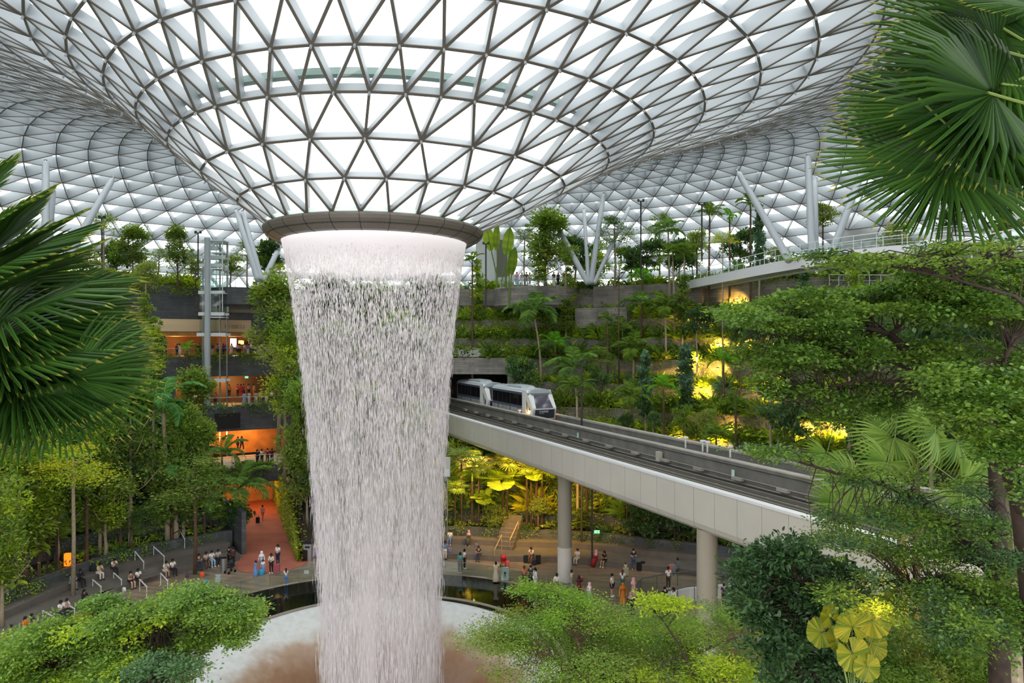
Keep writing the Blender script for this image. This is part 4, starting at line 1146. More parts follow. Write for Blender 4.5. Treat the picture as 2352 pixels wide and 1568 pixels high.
# ---------------------------------------------------------------- dense planting of the terraces (uncountable)
def undergrowth(label, i, a0, a1, seed, mats, n_m=2.0, hmax=1.0, lz=None, rin=None, rout=None):
    rng = np.random.default_rng(seed)
    rin = rin or (tr_(i) if i >= 0 else e_(4.2)); rout = rout or (tr_(i + 1) if i < 9 else (lambda a: terr_r(9, a) + 3))
    z = lz if lz is not None else (ZT[i] if i >= 0 else 1.7)
    L = abs(a1 - a0) * math.pi / 180 * rin((a0 + a1) / 2)
    w = max(.6, rout((a0 + a1) / 2) - rin((a0 + a1) / 2) - .4)
    k = int(L * n_m * (1 + w * .35))
    m = M()
    for c in range(k):
        a = a0 + (a1 - a0) * rng.random()
        R = rin(a) + .15 + (rout(a) - rin(a) - .45) * rng.random()
        p = pol(a, R, z)
        if p.y < 6 and abs(p.x) < 14: continue
        kind = rng.random(); mi = int(rng.integers(0, len(mats)))
        h = hmax * (.45 + .75 * rng.random())
        if kind < .62:        # leafy mound
            n = int(44 * (h + .3)); rr = .35 + .5 * h
            d = nrmz(rng.normal(0, 1, (n, 3))); d[:, 2] = np.abs(d[:, 2])
            q = np.array(p) + d * np.array([rr, rr, h]) * (.5 + .5 * rng.random((n, 1)))
            s = rng.uniform(.12, .34) * (.7 + .6 * rng.random(n))
            dd = d + rng.normal(0, .4, (n, 3)); dd[:, 2] -= .1
            leaves(m, q, dd, np.tile([0, 0, 1.], (n, 1)) + rng.normal(0, .4, (n, 3)), s, rng.uniform(.35, .8), mi=mi)
        elif kind < .84:       # strap or fern blades
            n = int(34 * h + 16)
            an = rng.random(n) * 6.283; el = .35 + rng.random(n) * 1.0
            d = np.c_[np.cos(an) * np.cos(el), np.sin(an) * np.cos(el), np.sin(el)]
            leaves(m, np.tile(np.array(p), (n, 1)) + rng.normal(0, .12, (n, 3)), d, np.tile([0, 0, 1.], (n, 1)), h * (.7 + .5 * rng.random(n)), .10, fold=.05, mi=mi, droop=.28)
        else:                  # big paddles
            n = int(9 * h + 5); an = rng.random(n) * 6.283; el = .1 + rng.random(n) * .8
            d = np.c_[np.cos(an) * np.cos(el), np.sin(an) * np.cos(el), np.sin(el)]
            base = np.array(p) + d * .5 * h + np.array([0, 0, .35 * h])
            leaves(m, base, d * np.array([1, 1, .1]), np.tile([0, 0, 1.], (n, 1)) + .3 * d, (.4 + .45 * rng.random(n)), .75, mi=mi, droop=.2)
        # trailers over the wall
        if rng.random() < .5:
            n = 22; q = np.array(pol(a, rin(a) - .1, z)) + np.c_[rng.normal(0, .35, n), rng.normal(0, .06, n), -rng.random(n) ** 1.5 * 1.1 + .15]
            out = np.array(pol(a, rin(a) - 1, 0) - pol(a, rin(a), 0))
            leaves(m, q, np.tile(out, (n, 1)) + rng.normal(0, .5, (n, 3)) + np.array([0, 0, -.5]), np.tile(out + np.array([0, 0, .6]), (n, 1)), .16, .7, mi=mi)
    o = m.build('undergrowth', mats, None); tag(o, label, 'plants', kind='stuff')
    return o
G = lambda *k: [MT['lf_' + q] for q in k]
UG = [(-1, -140, -38.5, 'low green border planting along the left seating wall', G('mid', 'mid', 'lime', 'dark'), 2.2, .6), (-1, -20, 140, 'low green border planting behind the right-hand seating', G('mid', 'mid', 'olive', 'dark'), 2.2, .6),
      (0, -140, -37.5, 'dense leafy planting on the second left terrace', G('dark', 'mid', 'blue', 'mid'), 1.6, 1.5), (0, -20.5, 140, 'dense leafy planting above the seating right of the passage', G('mid', 'olive', 'dark', 'yel'), 1.6, 1.6),
      (1, -140, -37.5, 'dense leafy planting on the third left terrace', G('dark', 'mid', 'blue', 'lime'), 1.4, 1.8), (1, -20.5, 140, 'dense leafy planting on the third terrace behind the plaza', G('mid', 'olive', 'mid', 'yel'), 1.5, 1.7),
      (2, -140, -37.5, 'dense leafy planting on the fourth left terrace', G('dark', 'mid', 'dark', 'blue'), 1.3, 2.0), (2, -20.5, 140, 'dense leafy planting on the fourth terrace behind the plaza', G('mid', 'olive', 'dark', 'yel'), 1.5, 1.7),
      (3, -140, -37.5, 'dense leafy planting on the fifth left terrace', G('dark', 'mid', 'blue', 'mid'), 1.3, 2.0), (3, 13, 110, 'dense leafy planting on the terrace just above the monorail', G('mid', 'olive', 'lime', 'mid'), 2.0, 1.3),
      (4, -140, -44, 'dense leafy planting on the sixth left terrace', G('dark', 'mid', 'mid', 'lime'), 1.2, 1.8), (4, 12.8, 110, 'dense leafy planting on the sixth right terrace', G('mid', 'olive', 'lime', 'mid'), 1.8, 1.4),
      (5, -140, -44, 'dense leafy planting on the seventh left terrace', G('dark', 'mid', 'mid', 'blue'), 1.2, 1.6), (5, 12.8, 110, 'dense leafy planting on the seventh right terrace', G('mid', 'lime', 'blue', 'lime'), 1.8, 1.2),
      (6, -140, -49, 'dense leafy planting on the eighth left terrace', G('mid', 'dark', 'mid', 'lime'), 1.2, 1.6), (6, -20, 110, 'dense leafy planting on the eighth terrace above the tunnel', G('mid', 'lime', 'mid', 'olive'), 2.2, 1.4),
      (7, -140, -49, 'dense leafy planting on the ninth left terrace', G('mid', 'dark', 'mid', 'lime'), 1.2, 1.4), (7, -20, 110, 'dense leafy planting on the ninth right terrace', G('mid', 'lime', 'lime', 'mid'), 2.2, 1.3),
      (8, -20, 110, 'dense leafy planting on the tenth terrace below the garden', G('mid', 'lime', 'lime', 'mid'), 2.2, 1.4), (9, -21, 110, 'shrub edge of the right upper garden', G('mid', 'lime', 'dark', 'olive'), 1.5, 1.1),
      (9, -100, -34.5, 'shrub edge of the left upper garden', G('mid', 'lime', 'mid', 'olive'), 2.0, 1.8)]
for q, (i, a0, a1, lb, mt, nm, hm) in enumerate(UG): undergrowth(lb, i, a0, a1, 100 + q, mt, nm * (1.0 if i < 0 else 1.7), hm * (1.0 if i < 0 else 1.35))
for (R, z, a0, a1, lb, mt) in ((57.5, 18.0, -49, -22.5, 'green planting trailing over the fourth level stone front', G('lime', 'mid', 'mid')), (50.8, 11.9, -43, -22, 'flowering green planting trailing over the third level stone front', G('mid', 'mid', 'blue')), (42.0, 5.75, -36, -22, 'green planting trailing over the stone front above the red path', G('mid', 'dark', 'mid'))):
    undergrowth(lb, 0, a0, a1, int(R), mt, 3.2, .55, lz=z - .1, rin=lambda a, R=R: R - .05, rout=lambda a, R=R: R + .9)
undergrowth('lime green hedge hanging over the dark upper wall on the left', 0, -48, -34.5, 777, G('lime', 'mid', 'lime'), 5, 1.7, lz=27.0, rin=lambda a: 59.1, rout=lambda a: 62)
# green wall right of the red path
gwall = M(); w0 = PF(692, 1290); w1 = Vector((-30.6, 90, 0)); dw = (w1 - w0); Lw = dw.length; dw.normalize(); nw = Vector((-dw.y, dw.x, 0))
if nw.x > 0: nw = -nw
M_ = M(); q_ = [(0, 1.0), (6, 3.2), (12, 4.3), (Lw, 4.7)]
for (ta, ha), (tb, hb_) in zip(q_, q_[1:]):
    A_, B_ = w0 + dw * ta, w0 + dw * tb; o1 = -nw * .15; o2 = -nw * .7
    M_.add([A_ + o1, B_ + o1, B_ + o2, A_ + o2] + [A_ + o1 + Vector((0, 0, ha)), B_ + o1 + Vector((0, 0, hb_)), B_ + o2 + Vector((0, 0, hb_)), A_ + o2 + Vector((0, 0, ha))], [(0, 1, 2, 3), (7, 6, 5, 4), (0, 4, 5, 1), (1, 5, 6, 2), (2, 6, 7, 3), (3, 7, 4, 0)]); o = M_.build('wall_green', MT['darkroom']); struct(o, 'wall carrying the climbing plants right of the red path')
n = 13000; t_ = RNG.random(n) ** .8 * Lw; h_ = RNG.random(n); zt_ = np.interp(t_, [0, 6, 12, 40], [1.2, 3.5, 4.6, 4.9])
pw = np.array(w0)[None] + np.array(dw)[None] * t_[:, None] + np.array(nw)[None] * (.25 - 1.1 * RNG.random((n, 1)) ** 3) + np.c_[0 * t_, 0 * t_, h_ * zt_]
leaves(gwall, pw, np.tile(np.array(nw), (n, 1)) + RNG.normal(0, .6, (n, 3)) + [0, 0, -.5], np.tile(np.array(nw), (n, 1)) + [0, 0, .5], .2 + .12 * RNG.random(n), .6, mi=RNG.integers(0, 3, n))
o = gwall.build('climbing_plants', G('mid', 'yel', 'olive')); tag(o, 'yellow-green climbing plants covering the wall right of the red path', 'plants', kind='stuff')
for k, (ph, R0_, R1_, z0, z1, lb) in enumerate(((-22.3, 58.6, 62, 18.2, 24.5, 'orange-lit climbing plants beside the lobby band'), (-23.0, 51.5, 57, 12, 15.2, 'orange-lit climbing plants in the third level hall'), (-23.0, 43, 50, 5.8, 9.0, 'orange-lit climbing plants beside the upper red path'))):
    m = M(); n = 2600; R_ = R0_ + (R1_ - R0_) * RNG.random(n); a_n = math.radians(ph - .6); p_ = np.c_[C.x + R_ * math.sin(a_n), C.y + R_ * math.cos(a_n), z0 + (z1 - z0) * RNG.random(n)]
    leaves(m, p_ + RNG.normal(0, .15, (n, 3)), RNG.normal(0, .6, (n, 3)) + [-.8, -.4, -.4], np.tile([-.7, -.5, .4], (n, 1)), .22, .6, mi=RNG.integers(0, 2, n))
    o = m.build('climbing_plants', G('yel', 'olive')); tag(o, lb, 'plants', kind='stuff')

# ---------------------------------------------------------------- prototypes
HID = {}
def frond_mesh(name, L, droop, nl, ll, mats, curl=.5, wid=.07, up0=.9, rachis=.02, vee=.35):
    """a feather leaf: arching midrib with two rows of narrow leaflets; base at origin, going out along +Y"""
    m = M(); t = np.linspace(0, 1, 14)
    ang = up0 - droop * t ** 1.3
    y = np.r_[0, np.cumsum(np.cos((ang[1:] + ang[:-1]) / 2))] / 13 * L; z = np.r_[0, np.cumsum(np.sin((ang[1:] + ang[:-1]) / 2))] / 13 * L
    m.tube([(0, a, b) for a, b in zip(y, z)], [rachis * (1.2 - q) + .004 for q in t], 5)
    ts = np.repeat(np.linspace(.14, .985, nl), 2); side = np.tile([1, -1], nl)
    py_ = np.interp(ts, t, y); pz_ = np.interp(ts, t, z); an = np.interp(ts, t, ang)
    tang = np.c_[0 * ts, np.cos(an), np.sin(an)]; nor = np.c_[0 * ts, -np.sin(an), np.cos(an)]
    fwd = .35 + .5 * ts
    d = np.c_[side * 1.0, 0 * ts, 0 * ts] + tang * fwd[:, None] + nor * vee + RNG.normal(0, .06, (len(ts), 3))
    s = ll * np.sin(np.pi * (.12 + .80 * ts)) ** .6 * (1 + .1 * RNG.normal(0, 1, len(ts)))
    leaves(m, np.c_[0 * ts, py_, pz_], d, nor, s, wid / ll * 1.0, fold=.02, mi=1, droop=curl)
    return m.mesh(name, mats)
fr_royal = [frond_mesh('frond_royal', 3.0, 1.35, 34, .75, [MT['stem'], MT['lf_palm']], .5, .055), frond_mesh('frond_royal2', 2.8, 1.8, 32, .7, [MT['stem'], MT['lf_palm']], .5, .055, .75)]
fr_dark = [frond_mesh('frond_dark', 2.3, 1.25, 26, .62, [MT['stem'], MT['lf_mid']], .4, .085), frond_mesh('frond_dark2', 2.1, 1.7, 24, .6, [MT['stem'], MT['lf_mid']], .5, .085, .95)]
fr_lime = [frond_mesh('frond_lime', 2.2, 1.5, 24, .6, [MT['stem'], leafmat('leaf_palm_lime', '#3f8a24', '#8cc63e', .4)], .35, .09), ]
fr_fern = [frond_mesh('frond_fern', 1.3, 1.1, 22, .3, [MT['stem'], MT['lf_lime']], .1, .07, .55, .012, .05)]
fr_big = [frond_mesh('frond_paddle', 3.3, 1.9, 46, .62, [MT['stem'], leafmat('leaf_paddle', '#2e6b3a', '#7db56a', .35)], .35, .105, 1.25, .035, .1), frond_mesh('frond_paddle2', 3.0, 2.3, 44, .6, [MT['stem'], bpy.data.materials['leaf_paddle']], .4, .105, 1.0, .035, .1)]
def palm(base, h, label, fronds, n=10, sc=1.0, trunk='barkpale', r=.13, lean=(0, 0), tilt=(.0, .75), name='feather_palm', group=None, seed=0, skirt=0):
    rg = random.Random(seed * 7 + 3)
    e = empty(name, base); tag(e, label, 'palm', group)
    pts = [Vector((lean[0] * t * t, lean[1] * t * t, h * t)) for t in np.linspace(0, 1, 7)]
    M().tube(pts, [r * (1.25 - .45 * t) for t in np.linspace(0, 1, 7)], 8).build('trunk', MT[trunk], e, smooth=True)
    if sc > .5:
        M().tube([pts[-1], pts[-1] + Vector((0, 0, .9 * sc))], [r * .85, r * .4], 8).build('crownshaft', MT['stem'], e, smooth=True)
    top = pts[-1] + Vector((0, 0, .7 * sc))
    for k in range(n):
        a = k * 2.4 + rg.uniform(-.3, .3); ti = tilt[0] + (tilt[1] - tilt[0]) * (k / max(1, n - 1)) + rg.uniform(-.1, .1)
        f = put('frond', fronds[k % len(fronds)], e, top, (0, 0, 0), sc * rg.uniform(.85, 1.1))
        f.rotation_euler = (Matrix.Rotation(a, 3, 'Z') @ Matrix.Rotation(-ti, 3, 'X')).to_euler()
    for k in range(skirt):
        a = rg.uniform(0, 6.28); f = put('frond', fronds[0], e, top - Vector((0, 0, .3)), (0, 0, 0), sc * .8); f.rotation_euler = (Matrix.Rotation(a, 3, 'Z') @ Matrix.Rotation(-1.5, 3, 'X')).to_euler()
    return e
def fan_mesh(name, n=36, L=1.0, spread=300, mats=None, joined=.5, cup=.25, wtip=.7, droop=.22, seed=0, petiole=1.0, tipmat=True):
    """a fan leaf; hub at origin, axis along +Y, facing +Z; the leaf stalk comes in from -Y"""
    rg = random.Random(seed); m = M()
    V = []; F = []; MI = []
    st = math.radians(spread) / n
    for k in range(n):
        a = math.radians(-spread / 2) + (k + .5) * st
        l = L * (.78 + .22 * math.cos(a / 2.2)) * rg.uniform(.93, 1.05)
        h = st / 2
        hub = .04
        def p(r, off, z=0):
            aa = a + off; zz = z + cup * (r / L) ** 2 * .45 * L * abs(math.sin(aa * .5)) - droop * L * max(0, (r / l - .5)) ** 2 * 2.2
            return (math.sin(aa) * r, math.cos(aa) * r, zz)
        jit = rg.uniform(-.02, .02)
        fold = .035 * L
        j = joined * l
        pts = [p(hub, 0), p(j, -h, 0), p(j, 0, -fold), p(j, h, 0), p(j * 1.35, -h * wtip + jit, 0), p(j * 1.35, jit, -fold * .8), p(j * 1.35, h * wtip + jit, 0), p(l, jit * 1.5, 0), p(l * .93, -h * .26 + jit, 0), p(l * .93, h * .26 + jit, 0), p(l * .93, jit, -fold * .4)]
        m.add(pts, [(0, 2, 1), (0, 3, 2), (1, 2, 5, 4), (2, 3, 6, 5), (4, 5, 10, 8), (5, 6, 9, 10)], 0)
        m.add([pts[8], pts[10], pts[7], pts[9]], [(0, 1, 2), (1, 3, 2)], 1)
    m.tube([(0, 0.05, -.01), (0, -petiole * .5, -.02), (0, -petiole, -petiole * .12)], [.012 * L, .016 * L, .022 * L], 6, mi=2)
    return m.mesh(name, mats or [MT['lf_fan'], MT['lf_tip'], MT['stem']])
def place_fan(me, parent, hub, axis, facing, size):
    """axis: direction the fan points, facing: its upper side"""
    y = Vector(axis).normalized(); z = Vector(facing); z = (z - y * z.dot(y)).normalized(); x = y.cross(z)
    o = put('fan_leaf', me, parent)
    Mx = Matrix((x, y, z)).transposed().to_4x4(); Mx.translation = Vector(hub) - (parent.location if parent else Vector((0, 0, 0)))
    o.matrix_basis = Mx @ Matrix.Scale(size, 4)
    return o
fan_fore = [fan_mesh('fan_blade%d' % q, 50, 1.0, sp_, None, .45, .3, .62, dr_, q, 1.3) for q, (sp_, dr_) in enumerate(((215, .2), (250, .35), (180, .15)))]
fan_small = fan_mesh('fan_small', 22, 1.0, 280, [MT['lf_mid'], MT['lf_mid'], MT['stem']], .3, .2, .75, .25, 9, 1.1)
fan_gold = fan_mesh('fan_golden', 16, 1.0, 280, [MT['lf_olive'], MT['lf_yel'], MT['stem']], .3, .2, .8, .25, 9, 1.1)
fan_light = fan_mesh('fan_light', 34, 1.0, 250, [MT['lf_fan2'], MT['lf_fan2'], MT['stem']], .5, .3, .65, .5, 5, 1.5)
rnd_licu = fan_mesh('round_leaf', 24, 1.0, 320, [MT['lf_lime'], MT['lf_lime'], MT['stem']], .93, .35, .98, .05, 4, 1.2)
rnd_yel = fan_mesh('round_leaf_yellow', 24, 1.0, 320, [leafmat('leaf_golden', '#66801f', '#b0aa32', .4), bpy.data.materials['leaf_golden'] if 'leaf_golden' in bpy.data.materials else MT['lf_yel'], MT['stem']], .93, .35, .98, .05, 4, 1.2)
def fan_plant(base, h, label, me, n=12, size=.9, name='fan_palm', seed=1, trunk='bark', r=.09, group=None, elev=(-.1, 1.2), reach=.8):
    rg = random.Random(seed); e = empty(name, base); tag(e, label, 'palm', group)
    M().tube([(0, 0, 0), (0, 0, h)], [r * 1.2, r], 7).build('trunk', MT[trunk], e)
    for k in range(n):
        a = k * 2.4 + rg.uniform(-.3, .3); el = elev[0] + (elev[1] - elev[0]) * ((k + .5) / n)
        d = Vector((math.cos(a) * math.cos(el), math.sin(a) * math.cos(el), math.sin(el)))
        hub = Vector((0, 0, h)) + d * size * reach * rg.uniform(.8, 1.3)
        ax = d + Vector((0, 0, -.45)); place_fan(me, None, (0, 0, 0), ax, Vector((0, 0, 1)) + d * .2, size * rg.uniform(.8, 1.1))
        o = bpy.data.objects[-1] if False else None
    return e
def fan_plant(base, h, label, me, n=12, size=.9, name='fan_palm', seed=1, trunk='bark', r=.09, group=None, elev=(-.1, 1.2), reach=.8):
    rg = random.Random(seed); base = Vector(base); e = empty(name, base); tag(e, label, 'palm', group)
    M().tube([(0, 0, 0), (0, 0, h)], [r * 1.2, r], 7).build('trunk', MT[trunk], e)
    for k in range(n):
        a = k * 2.4 + rg.uniform(-.3, .3); el = elev[0] + (elev[1] - elev[0]) * ((k + .5) / n)
        d = Vector((math.cos(a) * math.cos(el), math.sin(a) * math.cos(el), math.sin(el)))
        place_fan(me, e, base + Vector((0, 0, h)) + d * size * reach * rg.uniform(.8, 1.3), d + Vector((0, 0, -.45)), Vector((0, 0, 1)) + d * .2, size * rg.uniform(.8, 1.1))
    return e

# broad-leaved tree meshes, unit: metres, base of crown at origin
def crown_round(name, mats, w=2.2, h=2.6, n=2600, size=.24, width=.5, blobs=9, seed=1):
    global RNG
    RNG = np.random.default_rng(seed); rg = random.Random(seed); m = M()
    for b in range(blobs):
        a = rg.uniform(0, 6.28); t = rg.random(); rr = w * .62 * math.sqrt(rg.random()) * math.sin(.5 + 2.2 * t)
        foliage_blob(m, n // blobs, (math.cos(a) * rr, math.sin(a) * rr, h * (.2 + .75 * t)), (w * .42, w * .42, h * .2), size, width, mi=rg.randrange(len(mats)), shell=.4)
    return m.mesh(name, mats)
def crown_layer(name, mats, w=2.6, h=2.2, n=2600, size=.16, layers=6, seed=2, width=.5):
    global RNG
    RNG = np.random.default_rng(seed); rg = random.Random(seed); m = M()
    for b in range(layers):
        t = b / max(1, layers - 1); W = w * (1 - .55 * t) 
        for q in range(5):
            a = rg.uniform(0, 6.28); rr = W * .55
            foliage_blob(m, n // layers // 5, (math.cos(a) * rr, math.sin(a) * rr, h * t + rg.uniform(-.1, .1)), (W * .5, W * .5, .16 + .05 * w), size, width, mi=rg.randrange(len(mats)), shell=.1, flat=.8, spread=.3)
    return m.mesh(name, mats)
def crown_column(name, mats, w=.7, h=5, n=2200, size=.2, seed=3, width=.6):
    global RNG
    RNG = np.random.default_rng(seed); rg = random.Random(seed); m = M()
    k = int(h * 2)
    for b in range(k):
        t = (b + .5) / k; W = w * (.65 + .5 * rg.random()) * (1 if t < .85 else .6)
        foliage_blob(m, n // k, (rg.uniform(-.15, .15), rg.uniform(-.15, .15), h * t), (W, W, h / k * .9), size, width, mi=rg.randrange(len(mats)), shell=.35)
    return m.mesh(name, mats)
CR = {'round': crown_round('crown_round', G('mid', 'dark', 'mid')), 'round_dark': crown_round('crown_dark', G('dark', 'mid', 'dark'), seed=5, size=.3), 'round_lime': crown_round('crown_lime', G('lime', 'mid'), seed=6, size=.2),
      'round_olive': crown_round('crown_olive', G('olive', 'mid'), seed=7, size=.16, n=3200), 'layer': crown_layer('crown_layer', G('olive', 'mid')), 'layer_dark': crown_layer('crown_layer_dark', G('mid', 'dark'), seed=8), 'layer_lime': crown_layer('crown_layer_lime', G('yel', 'lime', 'lime'), seed=9, w=2.8, h=1.6, n=3600, size=.13),
      'col': crown_column('crown_column', G('mid', 'olive')), 'col_blue': crown_column('crown_column_blue', G('blue', 'dark'), seed=11, size=.28), 'col_lime': crown_column('crown_column_lime', G('lime', 'mid'), seed=12),
      'tall': crown_round('crown_tall', G('mid', 'dark', 'olive'), w=1.9, h=6.2, n=5600, size=.22, blobs=18, seed=31), 'tall_lime': crown_round('crown_tall_lime', G('mid', 'olive', 'lime'), w=1.9, h=6.2, n=5600, size=.18, blobs=20, seed=32),
      'thin': crown_round('crown_thin', G('olive', 'mid'), w=1.8, h=2.4, n=900, size=.16, blobs=12, seed=13)}
def branches(m, h0, w, h, n=9, r=.05, seed=1):
    rg = random.Random(seed)
    for k in range(n):
        a = k * 2.4; t = .1 + .8 * k / n; l = w * .8 * (1 - .4 * t)
        p0 = Vector((0, 0, h0 + h * t * .7)); p1 = p0 + Vector((math.cos(a) * l * .5, math.sin(a) * l * .5, h * .1)); p2 = p0 + Vector((math.cos(a) * l, math.sin(a) * l, h * .26))
        m.tube([p0, p1, p2], [r, r * .6, r * .2], 5)
def tree(base, top_z, label, crown, sc=1.0, scz=None, name='tree', trunk='bark', r=.1, seed=0, group=None, rz=None, over=.85):
    """trunk from the ground to the middle of the crown; top_z is the height of the crown's top"""
    base = Vector(base); e = empty(name, base); tag(e, label, 'tree', group)
    hh = {'tall': 6.2, 'round': 2.6, 'layer': 2.2, 'layer_lime': 1.6, 'col': 5.0, 'thin': 2.4}
    ch = hh.get(crown, hh.get(crown.split('_')[0], 2.4)); scz = scz or sc
    h0 = max(.15, top_z - base.z - ch * scz)
    m = M(); rg = random.Random(seed)
    l1, l2 = rg.uniform(-.12, .12), rg.uniform(-.12, .12)
    m.tube([(0, 0, 0), (l1, l2, h0 * .5), (0, 0, h0), (0, 0, h0 + ch * scz * over)], [r * 1.15, r, r * .85, r * .3], 8)
    if not crown.startswith('col'): branches(m, h0, 1.9 * sc, ch * scz, 9, r * .45, seed)
    m.build('trunk', MT[trunk], e, smooth=True)
    put('crown', CR[crown], e, (0, 0, h0), (0, 0, rz if rz is not None else seed * 1.3), (sc, sc, scz))
    return e
def zat(py, Y): return CAMZ - (py - 784) * Y / FPX
def gp(px, py, Y=None):
    """ground point below a photo pixel: by line of sight, or straight down at a given depth"""
    if Y is None:
        return hit(px, py)
    while Y < 100:
        p = P(px, py, Y); p.z = ground_z(p.x, p.y); ph_, R_ = to_pol(p.x, p.y)
        if R_ > edge(ph_) + 4.7: break       # never on the paving or the seats
        Y += .25
    return p
SC_ = lambda px, Y: px * Y / FPX
# ------------------------------------------------ feather palms: (crown x, crown y, base x, base y or None, Y, frond px, type, n, label)
pl = [
 (1228, 716, 1243, 887, None, 62, 'royal', 10, 'tall royal palm with pale trunk left of the others above the train', 'barkpale'),
 (1320, 850, 1325, 960, None, 64, 'royal', 11, 'bright arching palm just above the front of the train', 'barkpale'),
 (1275, 795, 1283, 880, None, 44, 'lime', 7, 'lime green palm between the royal palm and the bright arching palm', 'bark'),
 (1325, 895, 1327, 965, 68, 46, 'dark', 9, 'low dark palm beside the front train car', 'barkpale'),
 (1455, 808, 1455, 905, None, 58, 'dark', 11, 'full dark palm in the middle of the right terraces', 'barkpale'),
 (1430, 760, 1432, 860, None, 40, 'dark', 8, 'smaller palm behind the full dark palm', 'bark'),
 (1472, 700, 1474, 800, None, 46, 'royal', 9, 'palm with spreading fronds left of the broad stone wall', 'bark'),
 (1528, 712, 1530, 870, None, 50, 'dark', 11, 'dark round-headed palm on a long thin trunk', 'barkpale'),
 (1475, 640, 1476, 740, None, 36, 'lime', 7, 'yellowish palm below the garden rail', 'bark'),
 (1545, 588, 1550, 780, None, 40, 'dark', 9, 'palm with drooping fronds left of the footbridge end', 'barkpale'),
 (1535, 530, 1538, 640, 84, 40, 'royal', 9, 'high palm above the right garden, left of the footbridge', 'barkpale'),
 (1572, 585, 1572, 800, None, 38, 'dark', 9, 'palm on a very tall ringed trunk in front of the footbridge end', 'barkpale'),
 (1630, 492, 1628, 600, 80, 34, 'dark', 8, 'leftmost of the three garden palms above the footbridge', 'bark'),
 (1676, 500, 1676, 600, 80, 28, 'lime', 6, 'middle and smallest garden palm above the footbridge', 'bark'),
 (1724, 470, 1724, 600, 78, 32, 'dark', 8, 'tallest of the three garden palms above the footbridge', 'bark'),
 (1524, 890, 1526, 945, 70, 38, 'lime', 8, 'small light palm on the lower right terrace', 'bark'),
 (1452, 915, 1452, 970, 66, 48, 'dark', 10, 'wide dark palm just above the bridge rail', 'bark'),
 (1702, 640, 1700, 715, None, 46, 'royal', 8, 'palm under the footbridge with one drooping yellow frond', 'bark'),
 (1808, 615, 1808, 690, None, 46, 'royal', 7, 'palm with a hanging frond beside the cafe terrace', 'barkpale'),
 (1662, 830, 1662, 880, 72, 40, 'lime', 7, 'yellow-lit palm in front of the orange wall', 'bark'),
 (1690, 925, 1690, 985, 68, 36, 'dark', 8, 'small palm low among the yellow lights', 'bark'),
 (1645, 1005, 1645, 1060, 62, 44, 'dark', 8, 'low palm leaning over the bridge rail', 'bark'),
 (1395, 735, 1396, 800, 82, 26, 'dark', 7, 'small palm left of the broad stone wall', 'bark'),
 (1085, 600, 1085, 660, 88, 26, 'dark', 7, 'grey-green palm right behind the waterfall rim', 'bark'),
 (375, 930, 385, 1100, 62, 82, 'big', 9, 'large banana-like palm below the left fan palm', 'barkpale'),
 (690, 890, 688, 985, 74, 66, 'big', 8, 'large paddle-leaved palm beside the left edge of the waterfall', 'barkpale'),
 (398, 1085, 405, 1180, 58, 66, 'big', 7, 'broad-leaved palm in the middle of the left planting', 'barkpale'),
 (510, 1045, 510, 1150, 68, 50, 'royal', 10, 'dense palm in front of the second level opening', 'bark'),
 (545, 1125, 552, 1270, 60, 74, 'royal', 13, 'big bushy palm left of the red path', 'bark'),
 (300, 840, 300, 900, 80, 30, 'royal', 7, 'pale palm beside the ivy-covered trunk on the left', 'bark'),
 (430, 800, 430, 860, 86, 26, 'lime', 6, 'small lime palm at the left end of the gallery railing', 'bark'),
 (275, 1110, 277, 1200, 58, 46, 'royal', 8, 'blue-green palm behind the yellow-green tree', 'bark'),
 (2320, 530, 2330, 700, 34, 56, 'dark', 9, 'small dark palm at the right edge below the fan palm', 'bark'),
 (1160, 540, 1160, 650, 90, 8, 'dark', 3, None, 'bark'),
]
TY = {'royal': fr_royal, 'dark': fr_dark, 'lime': fr_lime, 'big': fr_big, 'fern': fr_fern}
LEN = {'royal': 2.6, 'dark': 2.1, 'lime': 2.0, 'big': 2.9, 'fern': 1.2}
for q, (cx, cyy, bx, by, Y, fpx, ty, n, lb, tr) in enumerate(pl):
    if lb is None: continue
    b = gp(bx, by, Y); Yb = b.y
    sc = SC_(fpx, Yb) / LEN[ty] * 1.12
    h = zat(cyy, Yb) - b.z - .6 * sc
    if h < .3: h = .3
    palm(b, h, lb, TY[ty], n, sc, tr, r=.12 if ty != 'big' else .2, lean=(SC_(cx - bx, Yb), 0), seed=q, tilt=(-.4, .6) if ty != 'big' else (-.15, .8))
# traveller's palms by the waterfall rim: upright paddle leaves
tp = empty('travellers_palm', gp(1152, 650, 88)); tp.location.z = 26.8; tag(tp, "traveller's palm with upright paddle leaves right of the waterfall rim", 'palm')
pm_ = M(); t = np.linspace(0, 1, 9)
for k in range(8):
    a, b = t[k], t[k + 1]; wA = .62 * math.sin(math.pi * min(1, a * .93 + .06)) ** .6; wB = .62 * math.sin(math.pi * min(1, b * .93 + .06)) ** .6
    f = lambda q: -.25 * q * q
    pm_.add([(-wA, f(a), 3 * a), (0, f(a) - .1, 3 * a), (wA, f(a), 3 * a), (-wB, f(b), 3 * b), (0, f(b) - .1, 3 * b), (wB, f(b), 3 * b)], [(0, 1, 4, 3), (1, 2, 5, 4)])
pm_.tube([(0, -.08, -3.0), (0, -.1, 0), (0, -.3, 2.8)], [.07, .06, .02], 6, mi=1)
pad = pm_.mesh('paddle', [leafmat('leaf_paddle_y', '#4d7a22', '#93a83a', .45), MT['stem']])
tx0 = tp.location
for (px, y0, y1, tilt, rz) in ((1128, 522, 590, -.22, .2), (1140, 515, 590, -.03, .9), (1162, 515, 600, .15, .1), (1174, 560, 645, .12, .6), (1168, 570, 650, .08, 1.2)):
    top = P(px, y0, 88); o = put('leaf_paddle', pad, tp, (top.x - tx0.x, 0, zat(y1 - 15, 88) - tx0.z), (0, tilt, rz), 1.15)
